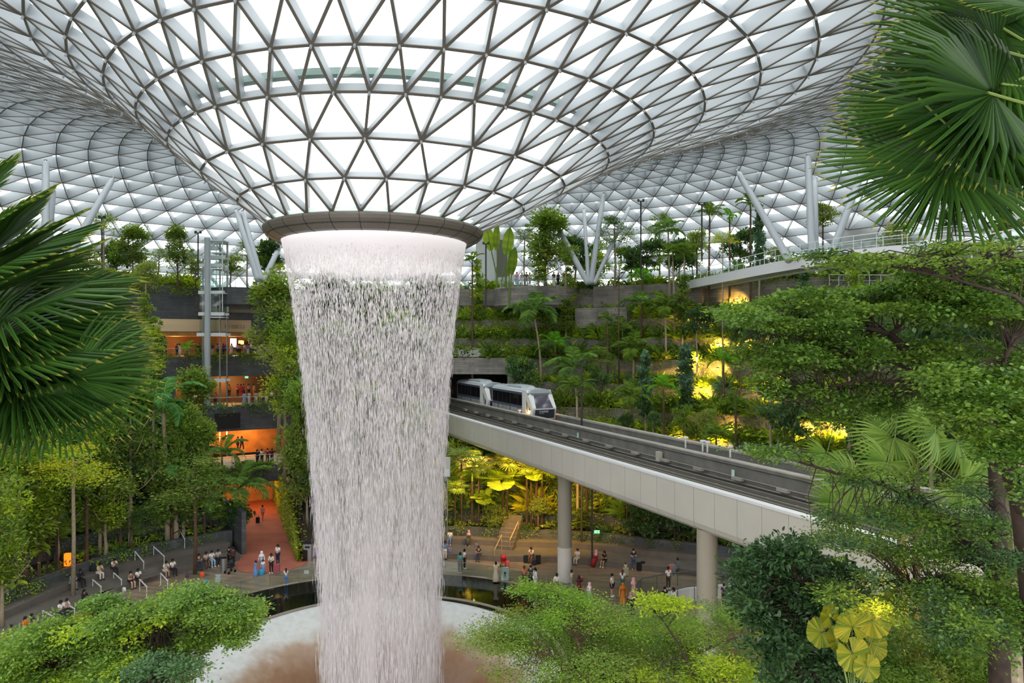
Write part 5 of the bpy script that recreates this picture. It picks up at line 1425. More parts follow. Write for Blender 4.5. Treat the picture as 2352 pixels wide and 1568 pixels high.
M().tube([(-.6, 0, 0), (-.6, 0, 2.6)], [.14, .1], 8).tube([(.55, 0, 0), (.55, 0, 2.4)], [.14, .1], 8).build('trunk', MT['stem'], tp)

# ------------------------------------------------ trees: (crown centre x, top y, base x, base y / None with Y, width px, crown type, label)
tl_ = [
 (1250, 500, 1252, 655, 88, 96, 'tall', 'big dark tree in the garden above the curved balcony'),
 (1325, 545, 1322, 650, 90, 70, 'round', 'mid green tree between the leaning roof tubes'),
 (1410, 505, 1412, 650, 88, 90, 'layer_dark', 'brownish layered tree right of the cluster of roof tubes'),
 (1422, 600, 1422, 800, 80, 30, 'thin', 'slim tree on a long bare pale trunk on the right terraces'),
 (1485, 555, 1485, 650, 90, 80, 'round', 'green tree behind the tall lamp post'),
 (1515, 495, 1515, 640, 92, 70, 'layer', 'flat-topped tree in the right garden behind the palms'),
 (1600, 520, 1600, 640, 86, 60, 'round_olive', 'olive tree behind the first garden palm'),
 (1660, 535, 1660, 640, 74, 60, 'layer_lime', 'yellow-green flat tree at the start of the footbridge'),
 (1745, 480, 1745, 620, 76, 30, 'col_blue', 'dark columnar tree beside the tallest garden palm'),
 (1885, 455, 1890, 620, 80, 62, 'round_olive', 'grey-green tree behind the footbridge rail'),
 (500, 860, 500, 960, 76, 1, 'x', None),
 (230, 960, 230, 1060, 60, 100, 'tall_lime', 'bright tree between the hanging fan leaves and the banana-like palm'),
 (470, 990, 470, 1080, 66, 70, 'tall', 'dense tree left of the second level opening'),
 (1300, 555, 1300, 660, 86, 50, 'round_lime', 'light green bushy tree at the garden edge'),
 (1238, 595, 1238, 665, 86, 40, 'col_lime', 'lime leafy column rising from the curved balcony'),
 (1100, 600, 1096, 775, None, 30, 'col_lime', 'lime leafy column on a bare trunk right of the waterfall'),
 (1305, 620, 1304, 750, None, 36, 'col_lime', 'ivy-covered trunk right of the curved balcony'),
 (1300, 690, 1300, 800, None, 46, 'col', 'leafy column left of the broad stone wall'),
 (1258, 690, 1256, 790, None, 40, 'col', 'leafy shrub tree under the curved balcony'),
 (1205, 830, 1205, 900, 78, 62, 'round_dark', 'rounded blue-green shrub behind the train roof'),
 (1180, 820, 1180, 890, 80, 50, 'round', 'umbrella-leaved shrub at the right of the tunnel mouth'),
 (1380, 800, 1380, 860, 78, 70, 'layer', 'low olive tree among the palms above the train'),
 (1400, 740, 1402, 830, None, 50, 'round_lime', 'lime shrub tree in front of the broad stone wall'),
 (1482, 815, 1482, 900, 72, 34, 'col_blue', 'blue-green ivy column between the palms'),
 (1575, 800, 1575, 900, 72, 40, 'col_blue', 'large blue-green ivy column left of the orange wall'),
 (1570, 640, 1568, 760, 80, 40, 'col', 'ivy mass hanging at the footbridge end'),
 (1600, 715, 1600, 770, 76, 60, 'round_dark', 'dark shrub under the uppermost yellow lights'),
 (1700, 730, 1700, 800, 72, 70, 'round', 'bushy tree beside the yellow-lit wall'),
 (1840, 620, 1846, 690, 68, 32, 'col_blue', 'dark ivy column under the footbridge'),
 (1960, 590, 1962, 690, 62, 40, 'col_lime', 'bright green ivy column at the end of the cafe terrace'),
 (1570, 930, 1570, 1000, 64, 46, 'round_lime', 'bright lime shrub low on the right terraces'),
 (1620, 930, 1622, 990, 66, 60, 'round_olive', 'olive shrub above the bridge rail'),
 (1500, 950, 1500, 990, 64, 36, 'round_dark', 'small dark shrub above the bridge rail'),
 (1440, 955, 1440, 985, 64, 30, 'round_dark', 'blue-green shrub against the lowest visible wall'),
 (1220, 960, 1222, 1000, 66, 1, 'x', None),
 (300, 530, 305, 640, 88, 66, 'tall', 'tree with airy crown in the left garden'),
 (408, 530, 408, 640, 88, 50, 'tall', 'narrow tree left of the glass lift'),
 (332, 590, 335, 750, 78, 62, 'round_olive', 'tree rising against the dark upper wall on the left'),
 (240, 488, 238, 620, 86, 50, 'thin', 'thin layered tree in the left garden'),
 (330, 680, 332, 860, 76, 40, 'col', 'slender tree in front of the dark upper wall'),
 (350, 735, 352, 940, 68, 50, 'col_lime', 'bright ivy column at the left end of the lobby band'),
 (565, 560, 568, 640, 90, 70, 'layer', 'flat tree behind the leaning tube pair'),
 (610, 560, 612, 640, 92, 60, 'round_dark', 'dark spiky tree left of the waterfall rim'),
 (640, 610, 642, 660, 90, 60, 'layer_lime', 'flat yellow-green tree left of the waterfall rim'),
 (200, 560, 200, 640, 84, 60, 'round_olive', 'greyish tree at the top of the left garden'),
 (450, 590, 450, 640, 90, 40, 'round_olive', 'small grey tree just left of the glass lift'),
 (648, 655, 640, 960, 78, 120, 'tall', 'tall dense tree between the lobby band and the waterfall'),
 (655, 760, 655, 1080, 74, 100, 'tall_lime', 'layered tree left of the waterfall below the gallery'),
 (640, 900, 690, 1200, 70, 90, 'tall', 'layered tree by the waterfall above the green wall'),
 (440, 870, 440, 960, 72, 90, 'tall', 'dense tree left of the third level opening'),
 (300, 900, 300, 1040, 62, 120, 'tall', 'dark tree behind the lower left fan leaves'),
 (60, 1000, 60, 1200, 52, 150, 'tall_lime', 'broad green tree at the left edge of the planting'),
 (172, 1035, 168, 1368, None, 172, 'layer_lime', 'umbrella-shaped yellow-green tree on the left'),
 (250, 1070, 242, 1290, 52, 100, 'tall_lime', 'mid green tree right of the yellow-green tree'),
 (448, 1062, 448, 1318, None, 150, 'layer', 'olive flat-crowned tree in the left seating'),
 (20, 1120, 5, 1440, None, 110, 'tall_lime', 'tall tree at the far left edge above the seats'),
 (130, 1000, 130, 1110, 58, 130, 'tall', 'blue-dark tree under the left fan palm'),
 (300, 1180, 301, 1330, 54, 70, 'layer_dark', 'small layered tree above the left seating'),
 (420, 960, 422, 1080, 64, 90, 'tall', 'dark bushy tree below the third level front'),
 (545, 1230, 548, 1290, 60, 60, 'round_dark', 'dark shrub at the left edge of the red path'),
 (380, 1110, 395, 1250, 58, 90, 'tall', 'dark tree above the stone planters on the left'),
 (700, 1040, 705, 1250, 66, 80, 'tall', 'leafy tree right of the green wall'),
 (740, 950, 742, 1150, 72, 100, 'tall', 'dark tree seen through the left of the waterfall'),
 (830, 900, 832, 1190, 74, 130, 'tall', 'broad tree seen through the middle of the waterfall'),
 (950, 950, 948, 1190, 74, 130, 'tall_lime', 'broad tree seen through the right of the waterfall'),
 (880, 1080, 880, 1230, 66, 90, 'round_olive', 'olive tree low behind the waterfall'),
 (780, 760, 780, 900, 84, 120, 'tall', 'high dark tree behind the upper left of the waterfall'),
 (920, 740, 920, 880, 86, 120, 'tall', 'high tree behind the upper right of the waterfall'),
 (850, 640, 850, 760, 92, 130, 'layer_dark', 'garden tree behind the top of the waterfall'),
 (760, 640, 760, 740, 92, 90, 'round_dark', 'garden tree behind the top left of the waterfall'),
 (980, 640, 980, 740, 92, 90, 'round_dark', 'garden tree behind the top right of the waterfall'),
 (1240, 1130, 1236, 1225, 60, 56, 'round_olive', 'small tree left of the nearer bridge pillar'),
 (1590, 1180, 1592, 1290, 56, 90, 'round_dark', 'broad dark-leaved tree left of the second bridge pillar'),
 (1690, 1240, 1690, 1290, 52, 90, 'round_lime', 'yellow-green rounded bush right of the second bridge pillar'),
 (1480, 1190, 1480, 1280, 57, 80, 'round_dark', 'dark bush under the bridge behind the benches'),
 (1330, 1170, 1335, 1265, 58, 40, 'col', 'ivy column right behind the nearer bridge pillar'),
 (1000, 1100, 1000, 1190, 68, 80, 'round_olive', 'olive bush right of the waterfall below the bridge'),
 (1140, 1150, 1140, 1200, 62, 70, 'round_olive', 'yellow-lit bush above the right-hand stairs'),
 (1880, 1040, 1880, 1100, 44, 120, 'round_olive', 'olive bush beyond the bridge on the right'),
 (2000, 940, 2000, 1040, 46, 130, 'round', 'leafy tree beyond the bridge under the big branch'),
 (2140, 880, 2140, 1040, 44, 150, 'round_dark', 'dark tree beyond the bridge at the right'),
 (1820, 900, 1822, 1010, 52, 110, 'round', 'green tree under the big branch, among yellow lights'),
 (1770, 700, 1772, 850, 62, 90, 'round_dark', 'dark tree below the cafe terrace'),
 (1950, 700, 1952, 860, 56, 120, 'round', 'green tree below the end of the cafe terrace'),
 (2100, 690, 2100, 850, 50, 140, 'round_dark', 'dark tree at the right below the stone wall'),
 (2280, 700, 2280, 900, 46, 140, 'round', 'green tree at the right edge behind the big branch'),
 (268, 560, 268, 640, 90, 56, 'round_dark', 'dark round shrub tree at the left end of the garden wall'),
 (365, 575, 365, 640, 92, 60, 'layer', 'grey layered tree between the two airy garden trees on the left'),
 (440, 575, 440, 640, 94, 60, 'layer_dark', 'brownish bare-looking tree behind the glass lift'),
 (530, 580, 530, 640, 94, 60, 'round_olive', 'olive tree right of the glass lift'),
 (590, 590, 590, 640, 92, 50, 'layer_lime', 'flat yellow-green tree between the leaning tubes'),
 (1205, 520, 1205, 650, 92, 60, 'layer_dark', 'dark layered tree left of the big dark tree'),
 (1365, 560, 1365, 650, 94, 70, 'round_lime', 'light green tree right behind the cluster of roof tubes'),
 (1450, 570, 1450, 650, 92, 70, 'round', 'green tree low behind the brownish layered tree'),
 (1560, 560, 1560, 640, 90, 60, 'round_dark', 'dark tree between the high palm and the footbridge end'),
 (1590, 575, 1590, 640, 92, 60, 'layer', 'layered tree at the left end of the footbridge'),
 (1700, 530, 1700, 600, 84, 70, 'round', 'green tree behind the start of the footbridge'),
 (1790, 560, 1790, 620, 84, 70, 'round_olive', 'olive tree behind the middle of the footbridge'),
 (2060, 500, 2060, 620, 76, 80, 'round_olive', 'small dark tree before the large white wall'),
 (2180, 490, 2180, 620, 74, 60, 'round_dark', 'dark tree before the white wall beneath the fan leaves'),
]
WID = {'tall': 1.7, 'round': 1.9, 'layer': 2.5, 'layer_lime': 2.7, 'col': .85, 'thin': 1.6}
HEI = {'tall': 6.2, 'round': 2.6, 'layer': 2.2, 'layer_lime': 1.6, 'col': 5.0, 'thin': 2.4}
for q, (cx, ty_, bx, by, Y, w, kind, lb) in enumerate(tl_):
    if lb is None: continue
    b = gp(bx, by, Y)
    if by < 670 and Y and Y > 84: b.z = 26.8
    k0 = kind if kind in WID else kind.split('_')[0]
    sc = SC_(w / 2, b.y) / WID[k0] * (1.35 if by < 670 and not kind.startswith('col') else (1.35 if bx < 760 or bx > 1700 else 1.2) if not kind.startswith('col') else 1.1)
    top = zat(ty_, b.y)
    if kind.startswith('col'): scz = max(.3, min((top - b.z) * .82 / 5.0, 1.3))
    else: scz = sc * (1.0 if kind != 'thin' else 1.2)
    if k0 == 'tall': scz = max(sc * .6, min((top - b.z) * .8 / 6.2, 1.6))
    if k0 == 'round' and top - b.z > 3.2 * sc * 1.3: scz = sc * 1.25
    tree(b, top, lb, kind, sc, scz, seed=q, r=max(.07, .1 * sc) if not kind.startswith('col') else .12, trunk='barkpale' if q % 3 else 'bark')
# ------------------------------------------------ tree ferns and small fan palms in the yellow light under the bridge
fp_ = [
 (1060, 1060, 66, 62, 'gold', 12, 'golden-lit fan palm right of the hanging banner'), (1100, 1080, 66, 60, 'gold', 12, 'golden-lit fan palm left of the round-leaved palm'), (1165, 1065, 66, 66, 'gold', 13, 'largest golden-lit fan palm under the bridge'), (1210, 1090, 64, 50, 'gold', 11, 'golden-lit fan palm close under the bridge edge'), (1045, 1130, 66, 50, 'small', 11, 'green fan palm beside the waterfall under the bridge'),
 (1450, 1185, 58, 52, 'small', 12, 'dark fan palm with finger-like leaves under the bridge'), (1510, 1200, 57, 56, 'small', 12, 'second finger-leaved fan palm under the bridge'), (1550, 1230, 56, 50, 'small', 11, 'low finger-leaved plant before the second pillar'), (1560, 1255, 56, 46, 'small', 10, 'low finger-leaved plant nearest the second pillar'),
 (485, 1190, 60, 62, 'small', 14, 'finger-leaved fan palm below the big bushy palm'), (500, 1230, 59, 50, 'small', 12, 'lower finger-leaved fan palm left of the red path'), (110, 1200, 50, 66, 'small', 12, 'fan palm between the left tree trunks'), (130, 1250, 50, 56, 'small', 11, 'lower fan palm between the left tree trunks'),
]
for q, (x, y, Y, w, k, n, lb) in enumerate(fp_):
    b = gp(x, y, Y); top = zat(y + w * .15, Y); fan_plant(b, max(.5, top - b.z), lb, fan_gold if k == 'gold' else fan_small, n, SC_(w * .42, Y), seed=q, trunk='barkd')
for q, (x, y, Y, w, lb) in enumerate(((1155, 1130, 63, 80, 'round-leaved palm with big pleated leaves in the golden light'), (1110, 1185, 61, 52, 'small round-leaved palm on the planter left of the stairs'), (1220, 1110, 63, 56, 'round-leaved palm near the bridge pillar'))):
    b = gp(x, y + 30, Y); fan_plant(b, max(.8, zat(y + 10, Y) - b.z), lb, rnd_licu, 9, SC_(w * .33, Y), seed=q + 40, name='round_leaf_palm', trunk='barkd', reach=1.1)
def fern_tree(x, y, Y, w, lb, q, sc=None, ty='fern'):
    b = gp(x, y, Y); palm(b, max(.4, zat(y, Y) - b.z), lb, fr_fern, 15, SC_(w / 2, Y) / 1.15, 'barkd', r=.13, name='tree_fern', seed=q, tilt=(-.1, .35))
for q, a in enumerate(((1245, 1150, 60, 78, 'tree fern on a black trunk left of the nearer pillar'), (1085, 1140, 62, 66, 'tree fern lit yellow left of the round-leaved palm'), (1348, 1140, 60, 60, 'tree fern right of the nearer pillar under the bridge'), (1232, 1090, 62, 56, 'higher tree fern by the bridge pillar'),
                        (403, 1218, 53, 66, 'small bright tree fern in the left seating'))): fern_tree(*a, q)
# hanging fern masses on the left
for q, (x, y, Y, w, h, lb) in enumerate(((60, 1250, 44, 120, 220, 'tall bright fern mass at the left edge'), (200, 1140, 47, 70, 150, 'hanging fern mass right of the yellow-green tree'), (90, 1330, 43, 90, 150, 'lower bright fern mass at the left edge'), (40, 1180, 46, 70, 100, 'fern clump in the fork of the leftmost tree'))):
    b = gp(x, y, Y); e = empty('hanging_fern', (b.x, b.y, b.z)); tag(e, lb, 'fern')
    H_ = zat(y - h / 2, Y) - b.z
    M().tube([(0, 0, 0), (0, 0, max(1, H_))], .12, 7).build('stem', MT['bark'], e)
    rg = random.Random(q)
    for k in range(34):
        z_ = H_ - SC_(h, Y) * rg.random() * .9; a = rg.uniform(0, 6.28)
        f = put('frond', fr_fern[0], e, (0, 0, max(.2, z_)), (0, 0, 0), SC_(w, Y) / 3.0 * rg.uniform(.7, 1.1)); f.rotation_euler = (Matrix.Rotation(a, 3, 'Z') @ Matrix.Rotation(-rg.uniform(.2, .9), 3, 'X')).to_euler()

# ================================================================== foreground: fan palms at both sides
def screen_dir(deg, toward=0.0):
    """a direction given as seen from the camera: 0 = right, 90 = up; toward > 0 leans to us"""
    a = math.radians(deg); return Vector((math.cos(a), -toward, math.sin(a))).normalized()
def fanset(name, crown, trunk_z, label, fans, mesh=None):
    c = P(*crown); e = empty(name, (c.x, c.y, trunk_z)); tag(e, label, 'palm')
    H_ = c.z - trunk_z
    M().tube([(0, 0, 0), (0, 0, H_ * .6), (0, 0, H_ - .3)], [.12, .1, .09], 10).build('trunk', MT['bark'], e)
    for q, (x, y, Y, deg, size, tw, ph, mi) in enumerate(fans):
        hub = P(x, y, Y); ax = screen_dir(deg, tw)
        up_ = Vector((0, 0, 1)); axv = ax.copy(); up_ = (up_ - axv * up_.dot(axv)).normalized(); tow = axv.cross(up_); tow = tow if tow.y < 0 else -tow; face = up_ * math.cos(ph) + tow * math.sin(ph)
        me = (mesh or fan_fore)[mi % len(mesh or fan_fore)]
        place_fan(me, e, hub, ax, face, SC_(size, Y) * (.8 if mesh else 1))
        # leaf stalk back to the crown
        back = hub - ax * SC_(size, Y) * 1.2
        st_ = M().tube([Vector((0, 0, H_ - .2)), (back - e.location) * .6 + Vector((0, 0, H_)) * .4, back - e.location], [.022, .016, .012], 6)
        st_.build('leaf_stalk', MT['stem'], e)
    return e
Lf = [(-60, 560, 7.2, 38, 230, .1, .55, 0), (-50, 640, 7.0, 22, 300, .2, .5, 0), (-20, 600, 7.4, 30, 240, .1, .45, 2), (10, 730, 6.8, 16, 310, .25, .45, 1), (0, 740, 6.9, 2, 310, .2, .55, 2), (-10, 830, 6.6, 8, 340, .2, .35, 2), (40, 870, 6.5, -6, 310, .3, .45, 2),
      (20, 860, 6.7, 3, 320, .1, .6, 2), (160, 870, 6.3, -28, 205, .25, 1.0, 1), (60, 890, 6.4, -14, 280, .4, .6, 2), (50, 900, 6.6, -30, 150, .2, .7, 2), (-20, 780, 6.9, 10, 300, .15, .4, 0), (-30, 680, 7.1, 26, 290, .15, .4, 2), (30, 800, 6.8, -2, 290, .2, .4, 0), (-60, 600, 7.3, 46, 240, .1, .5, 2), (0, 860, 6.9, 6, 300, .3, .3, 0), (-60, 800, 6.5, -14, 240, .2, .9, 1), (-60, 700, 7.4, 14, 260, .1, .8, 1), (-90, 500, 7.6, 52, 200, .1, .6, 0),
      (-50, 870, 7.0, -36, 160, .2, .8, 0), (-60, 660, 7.5, -4, 280, 0, .8, 2)]
fanset('fan_palm', (-260, 700, 7.6), 12.0, 'large dark green fan palm filling the left edge', Lf)
Rf = [(2282, 214, 6.6, 172, 300, .25, 1.15, 1), (2300, 200, 6.9, 205, 320, .1, .9, 0), (2290, 110, 7.2, 165, 300, .0, 1.0, 0), (2400, 20, 6.8, 178, 215, .2, .7, 2), (2250, 262, 6.8, 196, 320, .2, .8, 2), (2240, 280, 7.0, 214, 270, .1, 1.0, 0), (2180, 372, 6.5, 200, 300, .25, .8, 0),
      (2170, 372, 6.7, 232, 200, .1, 1.2, 2), (2285, 322, 7.6, 265, 110, .2, 1.2, 1), (2400, 380, 6.8, 205, 150, .2, 1.0, 0), (2330, 250, 7.0, 128, 200, .0, 1.2, 1), (2240, 366, 6.6, 300, 150, .2, 1.2, 2), (2420, 120, 7.4, 190, 260, 0, 1.1, 0), (2300, 60, 7.5, 150, 260, 0, 1.1, 1), (2420, 300, 7.4, 200, 200, 0, 1.1, 2)]
fanset('fan_palm', (2560, 230, 7.2), 11.0, 'large dark green fan palm filling the upper right corner', Rf)
# light green fan palm in the middle distance at the right
Mf = [(1929, 1156, 19.0, 235, 95, .3, 1.0, 0), (2030, 1138, 19.5, 215, 100, .3, 1.0, 0), (2208, 1112, 19.2, -40, 120, .3, 1.1, 0), (2150, 990, 20, 262, 130, .35, 1.1, 0), (1900, 1040, 20.5, 250, 70, .2, 1.0, 0), (1960, 1110, 19.8, 190, 120, .2, 1.0, 0), (2050, 1000, 20.6, 200, 120, .1, 1.0, 0),
      (2130, 960, 20.2, 150, 110, .1, 1.1, 0), (2200, 1010, 20.2, 300, 110, .1, 1.0, 0), (2040, 1060, 20.0, 240, 110, .4, 1.1, 0), (2230, 1060, 20.4, -20, 110, .1, 1.0, 0), (2060, 940, 20.8, 130, 90, 0, 1.1, 0)]
fanset('fan_palm', (2105, 1065, 20.2), 1.7, 'light green fan palm with an orange fibrous crown beyond the branches', Mf, [fan_light])

# ================================================================== foreground trees
def fore_tree(label, base, trunks, blobs, mats, leaf, width=.5, name='tree', bark='barkd', seed=1, flat=.5, shell=.3, twig=True):
    """trunks: polylines with radii; blobs: (x, y, Y, rx, ry, depth radius, leaves) in the photo's pixels"""
    global RNG
    RNG = np.random.default_rng(seed); rg = random.Random(seed)
    base = Vector(base); e = empty(name, base); tag(e, label, 'tree')
    m = M(); ends = []; leaf = leaf * .68
    for pts, rad in trunks:
        w = [P(*p) - base for p in pts]
        ww = []; rr = []
        for i in range(len(w) - 1):
            for t in (0, .5):
                ww.append(w[i].lerp(w[i + 1], t) + (Vector((rg.uniform(-1, 1), rg.uniform(-1, 1), rg.uniform(-1, 1))) * rad[i] * .35 if t else Vector())); rr.append(rad[i] + (rad[i + 1] - rad[i]) * t)
        ww.append(w[-1]); rr.append(rad[-1]); m.tube(ww, rr, 9); ends += [(ww[k].lerp(ww[k + 1], t), rr[k]) for k in range(len(ww) - 1) for t in (0, .25, .5, .75)]
    m.build('trunk', MT[bark], e, smooth=True)
    lm = M(); tm = M()
    for (x, y, Y, rx, ry, rd, n) in blobs:
        c = P(x, y, Y) - base; a, b_ = SC_(rx, Y), SC_(ry, Y)
        foliage_blob(lm, int(n * 1.8), tuple(c), (a, rd, b_), leaf, width, mi=rg.randrange(len(mats)), shell=shell, flat=flat, spread=.22)
        if twig:
            for k in range(6):
                q = c + Vector((rg.uniform(-.8, .8) * a, rg.uniform(-.8, .8) * rd, rg.uniform(-.3, .5) * b_)); near, nr = min(ends, key=lambda g: (g[0] - q).length + rg.random() * .5)
                if (near - q).length > 1.5: continue
                mid = near.lerp(q, .5) + Vector((rg.uniform(-.1, .1), 0, .1)) * (q - near).length
                tm.tube([near, mid, q], [min(.014, nr * .7), .009, .004], 5)
    lm.build('foliage', mats, e)
    if twig and tm.n: tm.build('twigs', MT[bark], e)
    return e
# the great branching tree at the right
blobs = []
rg = random.Random(5)
def fill(poly_x, ytop, ybot, Y0, Y1, n, rx, ry, rd, nl):
    for k in range(n):
        x = rg.uniform(poly_x[0], poly_x[-1]); a = np.interp(x, poly_x, ytop); b = np.interp(x, poly_x, ybot)
        y = a + (b - a) * rg.random(); blobs.append((x, y, rg.uniform(Y0, Y1), rx * rg.uniform(.7, 1.3), ry * rg.uniform(.7, 1.3), rd, nl))
fill([1690, 1750, 1900, 2050, 2200, 2400], [715, 715, 655, 640, 625, 600], [730, 770, 760, 740, 740, 760], 11, 13.5, 70, 62, 22, .5, 300)
fill([1720, 1850, 2000, 2200, 2400], [800, 790, 780, 800, 780], [840, 870, 900, 930, 1000], 11.5, 14, 44, 60, 24, .5, 250)
fill([1750, 1850, 1950, 2050], [880, 890, 900, 900], [900, 960, 980, 950], 12, 14, 16, 45, 18, .4, 200)
fill([2150, 2250, 2400], [850, 860, 850], [960, 1020, 1180], 9.5, 12, 34, 60, 34, .45, 260)
fore_tree('big spreading tree whose leafy branches cover the right side', P(2420, 1568, 12) - Vector((0, 0, 7)),
    [([(2420, 1900, 12), (2380, 1500, 12), (2352, 1200, 12), (2317, 1073, 12), (2286, 1042, 12), (2217, 970, 12), (2158, 922, 12), (2124, 860, 12.2), (2086, 815, 12.3), (2044, 767, 12.5)], [.22, .2, .18, .14, .13, .10, .085, .08, .075, .06]),
     ([(2124, 860, 12.2), (2060, 835, 12.3), (1980, 812, 12.5), (1900, 800, 12.6)], [.05, .04, .03, .012]), ([(2044, 767, 12.5), (2100, 740, 12.3), (2180, 690, 12), (2240, 640, 12)], [.05, .04, .03, .015]),
     ([(2044, 767, 12.5), (1960, 745, 12.5), (1860, 735, 12.6), (1760, 735, 12.6)], [.045, .035, .022, .01]), ([(2158, 922, 12), (2080, 880, 12), (1990, 870, 12.2), (1880, 895, 12.4), (1800, 930, 12.6)], [.045, .035, .025, .015, .008]),
     ([(2352, 1200, 12), (2300, 1000, 11.5), (2290, 880, 11.4), (2330, 760, 11.3)], [.09, .08, .06, .03])],
    blobs, G('fore', 'fore', 'mid'), .098, .72, seed=21, flat=.55)
blobs = []
fill([1850, 1950, 2100, 2250, 2400], [590, 575, 570, 560, 540], [605, 615, 615, 640, 650], 9.5, 11.5, 34, 70, 12, .4, 85)
fore_tree('dark airy tree spreading in front of the footbridge', P(2250, 1568, 10.5) - Vector((0, 0, 8)),
    [([(2460, 2000, 10.5), (2450, 1100, 10.5), (2420, 760, 10.5), (2330, 680, 10.5), (2190, 640, 10.5)], [.12, .1, .04, .028, .02]), ([(2190, 640, 10.5), (2090, 620, 10.5), (1980, 600, 10.5), (1860, 590, 10.5)], [.02, .018, .012, .006]), ([(2190, 640, 10.5), (2180, 560, 10.5), (2200, 480, 10.5)], [.02, .012, .005]), ([(2190, 640, 10.5), (2240, 610, 10.5), (2340, 590, 10.5)], [.03, .02, .01])],
    blobs, G('gloss', 'mid', 'mid'), .085, .6, seed=22, flat=.7)
blobs = []
fill([1720, 1800, 1950, 2100, 2250, 2300], [1010, 1040, 1090, 1090, 1110, 1180], [1040, 1070, 1110, 1160, 1260, 1300], 13, 16, 20, 60, 15, .45, 150)
fill([1880, 2000, 2150, 2270], [1190, 1180, 1160, 1180], [1260, 1290, 1310, 1320], 13, 16, 42, 60, 26, .5, 210)
fill([1900, 2050, 2250], [1330, 1330, 1330], [1400, 1420, 1420], 12, 15, 22, 50, 26, .5, 180)
fill([2150, 2280, 2400], [1330, 1300, 1250], [1500, 1500, 1480], 11, 14, 30, 60, 40, .5, 240)
fore_tree('brown-trunked tree with long bare branches in front of the bridge at the right', P(2288, 1568, 14) - Vector((0, 0, 6)),
    [([(2300, 1900, 14), (2292, 1430, 14), (2285, 1300, 14), (2290, 1150, 14), (2282, 1050, 14), (2250, 900, 14)], [.2, .19, .17, .14, .12, .08]), ([(2285, 1330, 14), (2262, 1300, 14), (2208, 1239, 14), (2157, 1192, 14), (2099, 1141, 14), (2027, 1112, 14.2), (1954, 1098, 14.4), (1875, 1072, 14.6), (1800, 1050, 14.8), (1740, 1040, 15)], [.1, .09, .085, .08, .07, .05, .04, .03, .02, .008]),
     ([(2280, 1440, 14), (2170, 1384, 14), (2113, 1350, 14), (2060, 1330, 14)], [.05, .045, .035, .012]), ([(2275, 1400, 14), (2208, 1362, 13.8), (2120, 1326, 13.6)], [.05, .04, .015])],
    blobs, G('fore', 'mid', 'gloss'), .10, .55, seed=23, flat=.45)
# dark glossy-leaved tree low in the middle
blobs = []
fill([1700, 1760, 1800, 1860, 1960], [1290, 1250, 1200, 1250, 1330], [1400, 1440, 1460, 1440, 1460], 15, 17.5, 44, 44, 34, .5, 150)
fill([1740, 1850, 1960], [1440, 1450, 1450], [1568, 1590, 1590], 15, 17, 26, 44, 34, .5, 140)
fore_tree('dark glossy-leaved tree standing before the bridge, low in the middle', P(1840, 1568, 16) - Vector((0, 0, 5)),
    [([(1840, 1900, 16), (1838, 1500, 16), (1832, 1350, 16), (1815, 1240, 16)], [.12, .1, .07, .03])], blobs, G('gloss', 'dark', 'gloss'), .19, .5, seed=24, flat=.2)
# fine-leaved pale tree at the bottom
blobs = []
fill([1090, 1200, 1300, 1450, 1600, 1740], [1470, 1400, 1370, 1410, 1400, 1400], [1480, 1500, 1540, 1530, 1530, 1540], 21, 25, 95, 58, 16, 1.0, 330)
fill([1130, 1300, 1500, 1740], [1530, 1520, 1520, 1530], [1590, 1600, 1600, 1600], 20, 23, 34, 60, 22, 1.0, 260)
fill([1200, 1300, 1360], [1345, 1350, 1380], [1370, 1380, 1410], 22, 24, 10, 40, 12, .7, 220)
fore_tree('wide pale green fine-leaved tree along the bottom right of the pool', P(1420, 1568, 22) - Vector((0, 0, 9)),
    [([(1420, 2200, 22), (1410, 1650, 22), (1350, 1560, 22), (1330, 1480, 22), (1318, 1455, 22)], [.16, .13, .1, .06, .04]), ([(1410, 1650, 22), (1500, 1580, 22), (1600, 1500, 22), (1735, 1440, 22)], [.1, .08, .05, .02]), ([(1350, 1560, 22), (1250, 1500, 22), (1130, 1470, 22)], [.06, .04, .015]), ([(1670, 1568, 21), (1660, 1530, 21), (1690, 1490, 21)], [.07, .06, .03])],
    blobs, [leafmat('leaf_pale_a', '#3f6a22', '#93b25a', .35), leafmat('leaf_pale_b', '#4a7a1e', '#9fc143', .4), MT['lf_olive']], .115, .45, seed=25, flat=.7, bark='bark')
blobs = []
for (x, y, rx, ry, n) in ((1500, 1385, 45, 18, 420), (1560, 1392, 40, 14, 300), (1640, 1540, 60, 30, 420), (1700, 1560, 60, 30, 420), (1600, 1568, 50, 26, 300), (1490, 1560, 40, 24, 260)): blobs.append((x, y, 20.5, rx, ry, .6, n))
fore_tree('small bright lime bush sticking out of the pale tree at the bottom', P(1640, 1568, 20.5) - Vector((0, 0, 6)), [([(1640, 1900, 20.5), (1640, 1560, 20.5)], [.08, .04]), ([(1640, 1650, 20.5), (1560, 1480, 20.5), (1505, 1400, 20.5)], [.05, .03, .015])], blobs, [MT['lf_lime']], .16, .42, seed=26)
